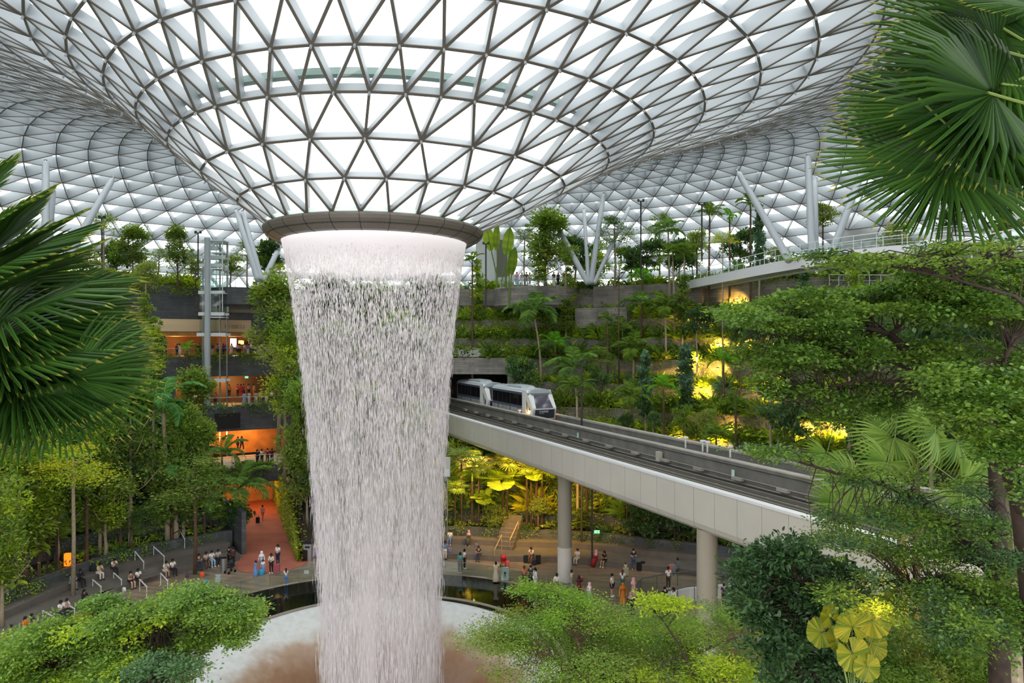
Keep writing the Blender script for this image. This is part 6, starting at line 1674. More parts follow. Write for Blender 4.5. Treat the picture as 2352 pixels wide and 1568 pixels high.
# bottom left tree
blobs = []
fill([-30, 60, 200, 330, 450, 575], [1480, 1450, 1420, 1385, 1360, 1410], [1540, 1520, 1500, 1460, 1400, 1430], 14.5, 17, 86, 52, 17, .7, 300)
fill([440, 500, 560], [1400, 1400, 1430], [1440, 1470, 1470], 14.5, 16, 14, 30, 20, .5, 220)
fill([430, 470, 510], [1430, 1430, 1450], [1490, 1500, 1500], 14.5, 16, 10, 30, 20, .5, 220)
fill([-30, 150, 250, 420], [1510, 1500, 1490, 1500], [1590, 1590, 1580, 1560], 14, 16, 44, 50, 20, .6, 260)
fill([210, 280], [1378, 1385], [1395, 1400], 15, 16, 6, 30, 10, .5, 200)
fore_tree('broad bright green tree crown in the bottom left corner', P(220, 1568, 15.5) - Vector((0, 0, 6)),
    [([(200, 1900, 15.5), (235, 1600, 15.5), (255, 1520, 15.5), (290, 1465, 15.5), (400, 1400, 15.5), (500, 1375, 15.6)], [.12, .09, .07, .05, .035, .012]), ([(235, 1600, 15.5), (240, 1500, 15.5), (230, 1430, 15.4)], [.05, .04, .015]), ([(235, 1600, 15.5), (120, 1530, 15.5), (20, 1500, 15.5)], [.05, .04, .015])],
    blobs, G('fore', 'mid', 'fore', 'mid', 'lime'), .105, .55, seed=27, flat=.5)
# darker crown below it and the shrubs of the bottom right corner
blobs = []
fill([260, 350, 440], [1530, 1520, 1530], [1580, 1590, 1590], 13, 14.5, 12, 50, 22, .5, 220)
fore_tree('darker shrub crown at the bottom edge left of the bowl', P(360, 1568, 14) - Vector((0, 0, 5)), [([(360, 1900, 14), (360, 1560, 14)], [.08, .04])], blobs, G('gloss', 'mid'), .1, .55, seed=28)
blobs = []
fill([1990, 2100, 2250, 2400], [1450, 1430, 1440, 1440], [1590, 1600, 1600, 1600], 15, 18, 70, 50, 28, .6, 250)
fore_tree('leafy shrubbery tree in the bottom right corner', P(2200, 1568, 17) - Vector((0, 0, 5)), [([(2200, 1900, 17), (2200, 1560, 17)], [.1, .05]), ([(2200, 1650, 17), (2100, 1540, 17)], [.05, .02])], blobs, G('mid', 'fore', 'olive'), .13, .5, seed=29, flat=.4)
# thin trunks at the right
for (x, y0, r, Y, lb, mt) in ((2072, 1230, .16, 21, 'thin greenish-brown trunk rising before the bridge', 'barkpale'), (2332, 1050, .16, 15, 'ringed pale trunk at the right edge', 'barkpale'), (1602, 1400, .0, 30, None, '')):
    if lb is None: continue
    t = P(x, y0, Y); e = empty('slender_tree', (t.x, t.y, 2)); tag(e, lb, 'tree')
    m = M(); H_ = t.z - 2
    k = int(H_ / .18); m.tube([(.02 * math.sin(q * .7), 0, H_ * q / k) for q in range(k + 1)], [r * (1.0 + .06 * (q % 2)) for q in range(k + 1)], 10); m.build('trunk', MT[mt], e)
    cr_ = put('crown', CR['thin'], e, (0, 0, H_ - .5), (0, 0, 1), .5)
# round golden leaves lit from below
base = Vector((SC_(1960 - 1176, 12.9), 12.9, 12.4)); e = empty('round_leaf_palm', base); tag(e, 'round-leaved palm glowing golden at the bottom right', 'palm')
for (x, y, deg, s, fz) in ((1958, 1440, 95, 52, 1.2), (2002, 1424, 20, 44, 1.0), (2037, 1400, 60, 42, .9), (1958, 1500, -60, 46, 1.3), (1998, 1478, -30, 44, 1.1), (1886, 1452, 200, 40, 1.2), (1925, 1470, 160, 36, 1.0), (1990, 1530, -80, 36, 1.2), (1905, 1415, 120, 34, 1.0), (2050, 1380, 100, 30, .9)):
    ax = screen_dir(deg, .25); place_fan(rnd_yel, e, P(x, y, 13.5 + .35 * math.sin(x)), ax, (0, -math.sin(fz), math.cos(fz)), SC_(s * .72, 13.5))
    bk_ = P(x, y, 13.5) - base - ax * SC_(s * .72, 13.5) * 1.1; M().tube([Vector((0, 0, .8)), bk_ * .7 + Vector((0, 0, .3)), bk_], .01, 5).build('leaf_stalk', MT['stem'], e)
M().tube([(0, 0, -10), (0, 0, 1.0)], .06, 8).build('trunk', MT['barkd'], e)
for q, (x, y, lb) in enumerate(((1930, 1395, 'small golden fan palm above the round golden leaves'), (1975, 1390, 'second small golden fan palm above the round leaves'), (2100, 1550, 'golden fan palm at the bottom edge'), (2200, 1560, 'golden fan palm at the bottom edge near the corner'))):
    b = P(x, y + 10, 23); b.z = 1.7 if y < 1450 else 1.0; fan_plant(b, max(.5, zat(y + 5, 23) - b.z), lb, fan_gold, 10, SC_(34, 23), seed=60 + q)
# ================================================================== people
def skin_mesh(name, joints, edges, mats, sub=1, extra=None, root=0):
    me = bpy.data.meshes.new(name + '_k')
    me.from_pydata([j[0] for j in joints], edges, [])
    o = bpy.data.objects.new(name + '_k', me); COL.objects.link(o)
    md = o.modifiers.new('s', 'SKIN'); md.use_smooth_shade = True
    sv = me.skin_vertices[0].data
    for i, j in enumerate(joints):
        r = j[1]; sv[i].radius = (r, r) if np.isscalar(r) else r; sv[i].use_root = (i == root)
    o.modifiers.new('b', 'SUBSURF').levels = sub
    dg = bpy.context.evaluated_depsgraph_get(); dg.update()
    ev = o.evaluated_get(dg); em = ev.to_mesh()
    V = [tuple(v.co) for v in em.vertices]; F = [tuple(p.vertices) for p in em.polygons]
    ev.to_mesh_clear(); bpy.data.objects.remove(o); bpy.data.meshes.remove(me)
    m = M().add(V, F, 0)
    if extra: extra(m)
    return m.mesh(name, mats, smooth=True)
def pose_joints(kind):
    J = {}
    if kind.startswith('sit'):
        b = .58; ln = .16 if kind == 'sit_lean' else .03
        J['pel'] = (0, 0, b); J['spi'] = (0, -ln * .3, b + .2); J['che'] = (0, -ln * .8, b + .40); J['nec'] = (0, -ln * 1.15, b + .555); J['hb'] = (0, -ln * 1.3 - .02, b + .63); J['ht'] = (0, -ln * 1.5 - .02, b + .735)
        for s, n in ((1, 'l'), (-1, 'r')):
            J['hip' + n] = (s * .09, -.02, b - .02); J['kne' + n] = (s * .12, -.45, b - .03); J['ank' + n] = (s * .12, -.45, .09); J['toe' + n] = (s * .13, -.59, .04)
            J['sho' + n] = (s * .175, -ln * .9, b + .49); J['elb' + n] = (s * .23, -.12 - ln, b + .24); J['wri' + n] = (s * .09, -.30 - ln, b + .24); J['han' + n] = (s * .05, -.37 - ln, b + .27)
    else:
        st = .14 if kind == 'walk' else 0
        J['pel'] = (0, 0, .93); J['spi'] = (0, 0, 1.12); J['che'] = (0, 0, 1.31); J['nec'] = (0, 0, 1.465); J['hb'] = (0, -.02, 1.545); J['ht'] = (0, -.02, 1.645)
        for s, n in ((1, 'l'), (-1, 'r')):
            d = st * s
            J['hip' + n] = (s * .09, 0, .9); J['kne' + n] = (s * .1, -d - (.03 if st else 0), .50); J['ank' + n] = (s * .1, -d * 1.9 + .02, .09 + (.03 if d < 0 else 0)); J['toe' + n] = (s * .11, -d * 1.9 - .12, .04)
            J['sho' + n] = (s * .175, 0, 1.405)
            if kind == 'photo': J['elb' + n] = (s * .24, -.2, 1.26); J['wri' + n] = (s * .09, -.38, 1.47); J['han' + n] = (s * .05, -.43, 1.53)
            elif kind == 'phone': J['elb' + n] = (s * .23, -.03, 1.15); J['wri' + n] = (s * .08, -.26, 1.18); J['han' + n] = (s * .04, -.32, 1.22)
            else: J['elb' + n] = (s * .225, d * .7, 1.15); J['wri' + n] = (s * .235, d * 1.3 - .04, .93); J['han' + n] = (s * .235, d * 1.4 - .06, .85)
    return J
RB = {'pel': .125, 'spi': .11, 'che': .135, 'nec': .05, 'hb': .082, 'ht': .078, 'hip': .095, 'kne': .062, 'ank': .042, 'toe': .035, 'sho': .058, 'elb': .042, 'wri': .028, 'han': .034}
KIDS = ['pel', 'spi', 'che', 'nec', 'hb', 'ht', 'hipl', 'knel', 'ankl', 'toel', 'hipr', 'kner', 'ankr', 'toer', 'shol', 'elbl', 'wril', 'hanl', 'shor', 'elbr', 'wrir', 'hanr']
ED = [('pel', 'spi'), ('spi', 'che'), ('che', 'nec'), ('nec', 'hb'), ('hb', 'ht'), ('pel', 'hipl'), ('hipl', 'knel'), ('knel', 'ankl'), ('ankl', 'toel'), ('pel', 'hipr'), ('hipr', 'kner'), ('kner', 'ankr'), ('ankr', 'toer'),
      ('che', 'shol'), ('shol', 'elbl'), ('elbl', 'wril'), ('wril', 'hanl'), ('che', 'shor'), ('shor', 'elbr'), ('elbr', 'wrir'), ('wrir', 'hanr')]
def rb(k): return RB[k if k in RB else k[:-1]]
skin_m = simple('skin', '#b98a6c', .6)
def sub_skel(name, J, keys, grow, mat, extra=None, root=0, over=None):
    over = over or {}
    js = [(over.get(k, J.get(k)), rb(k) + grow if not k.startswith('_') else .06) for k in keys]
    ed = [(keys.index(a), keys.index(b)) for a, b in ED if a in keys and b in keys]
    return skin_mesh(name, js, ed, [mat], 1, extra, root)
PR_ = {}
def proto(kind):
    if kind in PR_: return PR_[kind]
    J = pose_joints(kind)
    def ex(m):
        for n in ('l', 'r'):
            h = Vector(J['han' + n]); d = (h - Vector(J['wri' + n])).normalized(); x = Vector((1, 0, 0)); s = 1 if n == 'l' else -1
            y = d.cross(x).normalized()
            for q in range(4):
                o = h + d * .02 + x * (.018 * (q - 1.5)); l = (.06, .07, .065, .05)[q]
                m.tube([o, o + d * l * .6, o + d * l + y * -.012], [.009, .008, .006], 5)
            m.tube([h - x * s * .03, h - x * s * .05 + d * .03], [.010, .007], 5)
        hb, ht = Vector(J['hb']), Vector(J['ht']); c = (hb + ht) / 2
        m.ball(c + Vector((0, -.092, -.01)), .016, 6)
        for s in (-1, 1): m.ball(c + Vector((s * .085, 0, 0)), .022, 6, sc=(.5, 1, 1.3))
    body = sub_skel('body_' + kind, J, KIDS, 0, skin_m, ex)
    mid = lambda a, b, t: tuple(Vector(J[a]).lerp(Vector(J[b]), t))
    top = sub_skel('top_' + kind, J, ['pel', 'spi', 'che', 'shol', 'elbl', 'shor', 'elbr'], .022, MT['white'], over={'elbl': mid('shol', 'elbl', .75), 'elbr': mid('shor', 'elbr', .75)})
    topl = sub_skel('long_top_' + kind, J, ['pel', 'spi', 'che', 'shol', 'elbl', 'wril', 'shor', 'elbr', 'wrir'], .02, MT['white'])
    tr = sub_skel('trousers_' + kind, J, ['pel', 'hipl', 'knel', 'ankl', 'hipr', 'kner', 'ankr'], .018, MT['white'])
    sh = sub_skel('shorts_' + kind, J, ['pel', 'hipl', 'knel', 'hipr', 'kner'], .022, MT['white'], over={'knel': mid('hipl', 'knel', .8), 'kner': mid('hipr', 'kner', .8)})
    # dress: a cone from the waist, or over the knees when seated
    m = M()
    if kind.startswith('sit'):
        m.tube([J['spi'], (0, -.02, J['pel'][2] + .02), (0, -.25, J['pel'][2] - .0), (0, -.46, J['pel'][2] - .04), (0, -.50, .45), (0, -.48, .12)], [.15, .19, .2, .2, .19, .2], 14)
    else:
        m.lathe([(.135, 1.16), (.16, 1.0), (.2, .75), (.25, .4), (.28, .12), (.26, .1)], 18)
    dress = m.mesh('dress_' + kind, [MT['white']], smooth=True)
    hb, ht = Vector(J['hb']), Vector(J['ht']); c = (hb + ht) / 2
    m = M().ball(c + Vector((0, .025, .03)), .112, 12, sc=(1, 1.02, 1.08)); m.ball(c + Vector((0, .06, -.05)), .085, 10)
    hair = m.mesh('hair_' + kind, [MT['black']], smooth=True)
    m = M().ball(c + Vector((0, .025, .03)), .112, 12, sc=(1, 1.02, 1.08)); m.tube([c + Vector((0, .07, .02)), c + Vector((0, .1, -.12)), c + Vector((0, .12, -.32))], [.09, .085, .04], 9)
    hairl = m.mesh('long_hair_' + kind, [MT['black']], smooth=True)
    m = M().ball(c + Vector((0, .022, .02)), .125, 12, sc=(1, 1.05, 1.15)); nk = Vector(J['nec']); m.lathe([(.09, .1), (.14, .0), (.21, -.1), (.225, -.22), (.16, -.2)], 16, c=tuple(nk))
    scarf = m.mesh('scarf_' + kind, [MT['white']], smooth=True)
    m = M()
    for n in ('l', 'r'):
        a, t = Vector(J['ank' + n]), Vector(J['toe' + n]); m.tube([a + Vector((0, .04, -.05)), a + Vector((0, -.02, -.03)), t + Vector((0, .02, .005)), t + Vector((0, -.03, 0))], [.045, .055, .05, .03], 8)
    shoes = m.mesh('shoes_' + kind, [MT['white']], smooth=True)
    PR_[kind] = dict(body=body, top=top, long_top=topl, trousers=tr, shorts=sh, skirt=dress, hair=hair, long_hair=hairl, headscarf=scarf, shoes=shoes)
    return PR_[kind]
CM = {}
def cloth(hexc):
    if hexc not in CM: CM[hexc] = simple('cloth_' + hexc.strip('#'), hexc, .85)
    return CM[hexc]
SKT = [simple('skin_tone_%d' % k, c, .6) for k, c in enumerate(('#c99b7c', '#a97555', '#e0b596', '#8a5c42'))]
def person(base, kind, face, label, wear, hair='#1c1714', sc=1.0, group=None, tone=0):
    """wear: list of (part, colour)"""
    e = empty('person', base, math.radians(face), sc); tag(e, label, 'person', group)
    p = proto(kind)
    def part(n, nm, mt):
        o = put(nm, p[n], e); o.material_slots[0].link = 'OBJECT'; o.material_slots[0].material = mt
    part('body', 'body', SKT[tone % 4])
    for n, c in wear: part(n, {'long_top': 'top', 'long_hair': 'hair', 'top': 'top'}.get(n, n), cloth(c))
    if not any(n in ('headscarf', 'long_hair') for n, c in wear): part('hair', 'hair', cloth(hair))
    part('shoes', 'shoes', cloth('#e8e8e8' if (len(label) % 2) else '#26262a'))
    return e
def to_pool(x, y):      # rotation that turns a figure (facing -Y) to the pool
    return math.degrees(math.atan2(C.x - x, -(C.y - y)))
# ------------------------------------------------ seated: (px, py of the seat, wear, kind, label, hair)
W, BK = '#ece8e4', '#24242a'
def seat_at(px, py):
    best = None
    for d, z in ((0, .5), (3.0, 1.0)):
        for ph in np.arange(-139, 139, .15):
            R = edge(ph) + d; p = pol(ph, R, z)
            if p.y < 20: continue
            x = 1176 + FPX * p.x / p.y; y = 784 - (p.z - CAMZ) * FPX / p.y
            k = abs(x - px) * 2 + abs(y - py)
            if best is None or k < best[0]: best = (k, ph, d, z)
    _, ph, d, z = best
    p = pol(ph, edge(ph) + d + .05, z - .5); return p, to_pol(p.x, p.y)[0]
sits = [
 (58, 1437, [('top', '#e07a1c'), ('trousers', BK)], 'sit', 'person in an orange shirt sitting on the left seats'), (72, 1428, [('top', '#3a3a44'), ('shorts', '#5a4a9a')], 'sit', 'person in purple shorts sitting beside the one in orange'), (20, 1452, [('long_top', BK), ('trousers', BK)], 'sit_lean', 'person all in black sitting at the far left end of the seats'),
 (140, 1447, [('top', W), ('trousers', '#3a3d44')], 'sit', 'person in a white shirt sitting low on the left seats behind leaves'), (150, 1442, [('top', '#d8d8dc'), ('trousers', BK)], 'sit_lean', 'second person in pale top sitting low behind leaves'), (193, 1400, [('long_top', BK), ('skirt', BK), ('long_hair', '#151210')], 'sit', 'long-haired person in black sitting on the left ledge'),
 (164, 1335, [('long_top', '#7f8da0'), ('trousers', '#8b9099')], 'sit_lean', 'person in grey blue sitting left of the tree trunk'), (184, 1336, [('long_top', BK), ('trousers', BK)], 'sit', 'person in black with a face mask beside the tree trunk'), (228, 1325, [('top', '#d6c3a6'), ('trousers', '#e2ddd2')], 'sit_lean', 'person in beige shirt and pale trousers on the upper bench'),
 (260, 1316, [('top', W), ('trousers', BK)], 'sit_lean', 'person in white tee sitting by the round planter'), (300, 1338, [('top', '#8b6f5c'), ('shorts', BK)], 'sit', 'person in a brown tee sitting left of a woman in white'), (317, 1339, [('top', W), ('shorts', BK), ('long_hair', '#17120f')], 'sit', 'long-haired person in white tee and dark skirt on the left bench'),
 (380, 1320, [('top', W), ('shorts', '#d9d4ca')], 'sit_lean', 'man in all white sitting on the left bench'), (396, 1318, [('top', W), ('trousers', BK)], 'sit', 'person in white tee and black trousers beside the man in white'), (455, 1312, [('top', '#6b4f45'), ('trousers', '#31405a')], 'sit_lean', 'person sitting by an orange bag near the planter'), (473, 1312, [('top', '#c9b2a4'), ('shorts', '#3a3a40'), ('long_hair', '#1b1410')], 'sit', 'long-haired person bending by the orange bag'),
 (486, 1325, [('top', W), ('trousers', '#9fc0e0'), ('long_hair', '#120e0c')], 'sit', 'person in pale jeans sitting at the bench end'), (501, 1322, [('top', '#b3b6b9'), ('trousers', BK)], 'sit', 'person in grey shirt sitting behind a silver suitcase'),
 (1033, 1236, [('top', W), ('trousers', '#6d8fc0')], 'sit', 'man in white tee and jeans sitting with arms out right of the waterfall'), (1077, 1242, [('long_top', '#5d5a58'), ('skirt', '#4b4a48'), ('headscarf', '#c9a3a0')], 'sit', 'person in patterned robe and pink scarf on the upper seat'), (1100, 1258, [('top', '#2b2c30'), ('trousers', '#39425c')], 'sit_lean', 'person in black tee on the end of the upper seat'),
 (1222, 1285, [('top', W), ('shorts', '#5a5248')], 'sit_lean', 'bald person in white tee sitting between suitcases'), (1326, 1296, [('top', W), ('trousers', '#cfccc4')], 'sit', 'person in white sitting right of the nearer pillar'), (1369, 1296, [('long_top', '#8a1f2c'), ('skirt', '#a01c2c'), ('headscarf', '#e2a9b4')], 'sit', 'person in crimson robe and pink scarf on the bench'), (1389, 1298, [('top', '#26262a'), ('shorts', '#2a2c30'), ('long_hair', '#17120f')], 'sit', 'long-haired person in black beside the crimson robe'),
 (1556, 1308, [('long_top', '#6e7b80'), ('skirt', '#777c80')], 'sit', 'person in grey sitting behind a pink suitcase'), (720, 1285, [('top', W), ('skirt', '#b79ac0')], 'sit', 'person in white and lilac sitting left of the waterfall'), (735, 1284, [('top', '#c7a9a4'), ('trousers', '#8d8f98')], 'sit', 'second person sitting just left of the waterfall'),
 (868, 1258, [('top', '#4a4a50'), ('trousers', BK)], 'sit_lean', 'person in dark clothes seated behind the waterfall'), (880, 1256, [('top', W), ('trousers', BK)], 'sit', 'person in white seated behind the waterfall'), (940, 1250, [('top', '#b9b2c4'), ('trousers', '#5a6070')], 'sit', 'person in lilac grey seated behind the waterfall'), (1008, 1262, [('top', '#5f7fb0'), ('trousers', W)], 'sit', 'person in blue seated by the edge of the waterfall'),
 (1200, 1215, [('top', W), ('shorts', BK), ('long_hair', '#1a1512')], 'sit', 'long-haired person in white top high beside the right-hand stairs'), (1262, 1222, [('top', '#6d7a5a'), ('trousers', '#4a3440')], 'sit_lean', 'person in olive top sitting left of the nearer pillar'),
]
for q, (x, y, wear, kind, lb) in enumerate(sits):
    p, ph = seat_at(x, y + 4)
    if lb.startswith(('long-haired person in white top high', 'person in olive top')):
        Yy = 66.0; p = Vector((SC_(x - 1176, Yy), Yy, 0)); 
        ph, R = to_pol(p.x, p.y); p = pol(ph, terr_r(0, ph) - .0, 1.7 + .75); ph = to_pol(p.x, p.y)[0]
    person(p, kind, -ph, lb, wear, sc=1.0, tone=q)
# ------------------------------------------------ standing: (px, py of the feet, z, kind, facing, wear, label, scale)
st_ = [
 (601, 1311, 0, 'stand', 10, [('long_top', '#dfdfe4'), ('trousers', '#7f94b8'), ('headscarf', '#e9e7ea')], 'person in white headscarf with children at the red path', 1), (587, 1323, 0, 'stand', -40, [('top', '#6f96cf'), ('skirt', '#6f96cf'), ('long_hair', '#17120f')], 'child in a blue dress near the red path', .78), (604, 1318, 0, 'stand', 30, [('top', W), ('skirt', '#7fa0d8'), ('long_hair', '#17120f')], 'child in white top and blue skirt with a bright bag', .72),
 (623, 1316, 0, 'phone', 0, [('long_top', '#d9cfc0'), ('trousers', BK), ('long_hair', '#1b1512')], 'person in beige jacket and black trousers beside a red suitcase', 1), (638, 1296, 0, 'phone', -20, [('top', W), ('trousers', '#2e3552')], 'man in white tee with a black backpack on the left plaza', 1.05), (657, 1343, 0, 'photo', 200, [('top', '#e3d3cc'), ('trousers', '#5f7fae'), ('long_hair', '#1b1512')], 'child with a pink backpack at the pool rail', .8),
 (603, 1195, 0, 'walk', 170, [('top', '#e08a84'), ('trousers', '#c86a62')], 'person in pink walking away up the red path', 1), (535, 1300, 0, 'stand', 40, [('long_top', '#4a2f30'), ('trousers', BK)], 'person in dark red pushing a pushchair', 1), (526, 1297, 0, 'stand', -30, [('top', BK), ('trousers', BK)], 'person with a lime green backpack by the round bin', .95),
 (813, 1232, .5, 'stand', 0, [('top', W), ('trousers', '#c02a5a')], 'person in white top and magenta trousers behind the waterfall', 1), (840, 1240, .5, 'stand', 0, [('top', '#b9a9c8'), ('trousers', '#c8b0a0')], 'pale-dressed person standing behind the waterfall', 1), (915, 1290, 0, 'walk', 60, [('top', '#d9c4b0'), ('trousers', '#8a8a94')], 'person in cream walking behind the waterfall', 1), (943, 1298, 0, 'walk', -60, [('top', '#b8c4dc'), ('trousers', '#9aa0aa')], 'person in pale blue walking behind the waterfall', 1), (968, 1300, 0, 'walk', 80, [('long_top', '#c98a92'), ('skirt', '#b87a84'), ('headscarf', '#d9a0a8')], 'person in rose robe walking behind the waterfall', 1),
 (1012, 1303, 0, 'walk', 80, [('long_top', '#d8cdbb'), ('trousers', '#c2b59f')], 'person in cream walking at the right edge of the waterfall', 1), (1022, 1285, 0, 'stand', 20, [('top', '#6f93c8'), ('trousers', W)], 'person in blue shirt and white trousers right of the waterfall', 1),
 (1057, 1316, 0, 'phone', 185, [('top', '#3f9a93'), ('trousers', '#26262c')], 'man in a teal tee seen from behind at the pool rail', 1.05), (1067, 1306, 0, 'stand', 110, [('top', W), ('trousers', '#26262c')], 'person in white tee with black backpack beside the teal tee', 1.02), (1139, 1337, 0, 'photo', 170, [('long_top', '#c9bda4'), ('skirt', '#c9bda4')], 'person in a long beige dress taking a photograph at the rail', 1),
 (1204, 1347, 0, 'stand', 10, [('top', '#c97a4a'), ('shorts', '#3a3f4a'), ('long_hair', '#6b3a24')], 'person in orange top and dark shorts at the rail', 1), (1219, 1348, 0, 'phone', -10, [('top', '#22402f'), ('trousers', '#1d2420')], 'man in dark green tee at the rail', 1.04), (1229, 1352, 0, 'stand', -60, [('long_top', '#d9d9d9'), ('trousers', '#e6e6e2'), ('long_hair', '#17120f')], 'long-haired person in white trousers beside the dark green tee', 1),
 (1279, 1366, 0, 'stand', 180, [('long_top', '#e8e2da'), ('skirt', '#6a5748')], 'person in white blouse and brown skirt at the foot of the pillar', 1), (1313, 1352, 0, 'photo', 70, [('top', '#d8cdc0'), ('trousers', '#a8a294')], 'bending photographer with a dark backpack right of the pillar', .9), (1330, 1372, 0, 'photo', 150, [('long_top', '#8f1d28'), ('skirt', '#7a1a24'), ('headscarf', '#3a1c20')], 'person in crimson holding up a phone', 1), (1354, 1388, 0, 'phone', -80, [('long_top', '#e2e0de'), ('skirt', '#cfcac8'), ('headscarf', '#e4c2c0')], 'person in white with a pale pink scarf', .98),
 (1455, 1308, 0, 'phone', 10, [('top', '#2b2f45'), ('trousers', '#3f5a86')], 'man in navy tee and jeans beside a black suitcase', 1.08), (1437, 1320, 0, 'stand', 0, [('top', W), ('trousers', '#2b2c30')], 'small child standing behind a cream suitcase', .62), (1406, 1370, 0, 'stand', 60, [('top', W), ('shorts', '#262a3c')], 'man in white tee, dark shorts and straw hat', 1.06), (1430, 1356, 0, 'stand', 160, [('top', '#ece8e4'), ('trousers', '#3b7a72'), ('long_hair', '#5a3524')], 'person in white top and teal skirt', .98),
 (1431, 1390, 0, 'walk', -20, [('long_top', '#d0781c'), ('skirt', '#d0781c'), ('headscarf', '#c96f1a')], 'person in an orange robe and headscarf', 1), (1455, 1380, 0, 'stand', 100, [('long_top', '#dca9a4'), ('skirt', '#cf9d98'), ('headscarf', '#e6b2b0')], 'person in a pale pink robe and headscarf', 1.05), (1449, 1414, 0, 'stand', 150, [('long_top', '#17171a'), ('skirt', '#17171a'), ('headscarf', '#b79a86')], 'person in black robe carrying a black backpack', 1.02),
 (1535, 1352, 0, 'stand', 10, [('top', W), ('trousers', '#4a4438')], 'man in white tee standing inside the escalator rail', 1.04), (1527, 1400, 0, 'stand', 20, [('top', '#17171a'), ('trousers', '#17171a')], 'person in black by the white curved wall', 1), (1547, 1402, 0, 'stand', -60, [('long_top', W), ('trousers', '#9fb0c8'), ('long_hair', '#15110f')], 'dark-haired person in white by the white curved wall', 1), (1490, 1545, 0, 'stand', 0, [('top', '#2f6f86'), ('trousers', '#2a4058')], 'person in blue half hidden by the pale tree', 1.05), (1467, 1500, 0, 'stand', 40, [('top', '#1c1c24'), ('trousers', '#26304a')], 'person in black half hidden by the pale tree', 1.0),
 (1663, 1392, 0, 'stand', 0, [('top', '#4a3a5c'), ('trousers', BK)], 'person in purple standing behind the second pillar', 1), (1684, 1395, 0, 'stand', 30, [('top', '#5a3a3a'), ('trousers', BK)], 'person in brown standing behind the second pillar', 1), (197, 1478, 0, 'stand', 0, [('top', '#d0d4dc'), ('trousers', '#7f9ac0')], 'person in pale clothes standing behind the lower left tree', 1),
]
for q, (x, y, z, kind, f, wear, lb, sc) in enumerate(st_):
    p = PF(x, y, z)
    person(p, kind, f, lb, wear, sc=sc, tone=q)
# galleries: (px, depth radius offset, wear)
rg = random.Random(11)
cols_ = {'white': W, 'black': BK, 'blue': '#3a44b0', 'grey': '#8c8f94', 'green': '#3c4a3a', 'beige': '#c9b79c', 'red': '#c5281e', 'orange': '#e0701c', 'yellow': '#e0a02c', 'pink': '#d88a90', 'navy': '#2c3350', 'pale blue': '#9ab4d4'}
def gal_people(R, z, items, where, py):
    for q, (px, c1, c2, pose, extra) in enumerate(items):
        # the point on the gallery's arc below that pixel
        best = min(((abs(1176 + FPX * pol(a, R).x / pol(a, R).y - px), a) for a in np.arange(-60, -18, .05)))[1]
        b = pol(best, R + (q % 3) * .12, z)
        wear = [('long_top' if q % 2 else 'top', cols_[c1]), ('skirt' if extra == 'skirt' else 'trousers', cols_[c2])]
        if extra == 'scarf': wear.append(('headscarf', cols_[c1]))
        if extra == 'long': wear.append(('long_hair', '#1c1512'))
        nb = items[q - 1][1] if q else 'the end'
        person(b, pose, -best + rg.uniform(-50, 50), '%sperson in %s over %s %s, %s' % ({'scarf': 'scarfed ', 'long': 'long-haired ', 'skirt': 'skirted '}.get(extra, ''), c1, c2, where, 'at its left end' if q == 0 else 'beside one in ' + nb), wear, tone=q)
gal_people(59.4, 18.0, [(413, 'white', 'white', 'photo', 'long'), (408, 'navy', 'black', 'stand', ''), (435, 'black', 'grey', 'phone', ''), (452, 'green', 'green', 'stand', ''), (459, 'black', 'green', 'phone', 'long'), (470, 'white', 'beige', 'stand', 'scarf'), (480, 'beige', 'white', 'phone', 'scarf'), (488, 'black', 'white', 'photo', ''), (500, 'grey', 'black', 'stand', 'long'),
      (514, 'blue', 'navy', 'photo', 'long'), (521, 'blue', 'black', 'stand', ''), (532, 'white', 'white', 'stand', 'skirt'), (546, 'white', 'black', 'photo', 'long'), (551, 'beige', 'black', 'phone', ''), (563, 'white', 'grey', 'phone', ''), (570, 'grey', 'white', 'photo', 'long'), (577, 'white', 'navy', 'phone', 'scarf'), (581, 'white', 'green', 'stand', ''), (591, 'black', 'grey', 'phone', ''), (596, 'white', 'pale blue', 'photo', ''), (614, 'grey', 'black', 'stand', ''), (622, 'white', 'black', 'phone', 'long')], 'at fourth level rail', 812)
gal_people(52.6, 11.9, [(449, 'white', 'black', 'phone', ''), (472, 'white', 'navy', 'photo', 'long'), (496, 'red', 'navy', 'phone', ''), (561, 'pale blue', 'pale blue', 'stand', 'skirt'), (573, 'beige', 'white', 'stand', 'long'), (588, 'grey', 'beige', 'stand', ''), (598, 'pink', 'grey', 'phone', ''), (612, 'grey', 'white', 'stand', ''), (625, 'white', 'black', 'phone', 'long')], 'at third level rail', 930)
gal_people(57.0, 12.6, [(440, 'orange', 'black', 'stand', ''), (527, 'orange', 'black', 'stand', ''), (547, 'red', 'black', 'phone', 'long'), (553, 'red', 'red', 'stand', ''), (560, 'red', 'navy', 'stand', ''), (571, 'pink', 'black', 'phone', ''), (583, 'yellow', 'orange', 'stand', 'long')], 'inside third level hall', 905)
gal_people(43.4, 5.75, [(591, 'black', 'navy', 'stand', 'long'), (602, 'white', 'black', 'photo', ''), (615, 'red', 'black', 'stand', ''), (625, 'black', 'navy', 'phone', ''), (657, 'white', 'navy', 'stand', '')], 'above the red path', 1068)
gal_people(49.5, 6.6, [(546, 'black', 'black', 'walk', ''), (556, 'navy', 'black', 'walk', 'long')], 'on second ramp', 1000)
def balc_people(items):
    for q, (px, c1, c2, lb) in enumerate(items):
        p = P(px, 655, 87.0 + (q % 2) * .5); p.z = 26.95
        person(p, 'stand' if q % 2 else 'phone', rg.uniform(-40, 40), lb, [('top', cols_[c1]), ('trousers', cols_[c2])], tone=q)
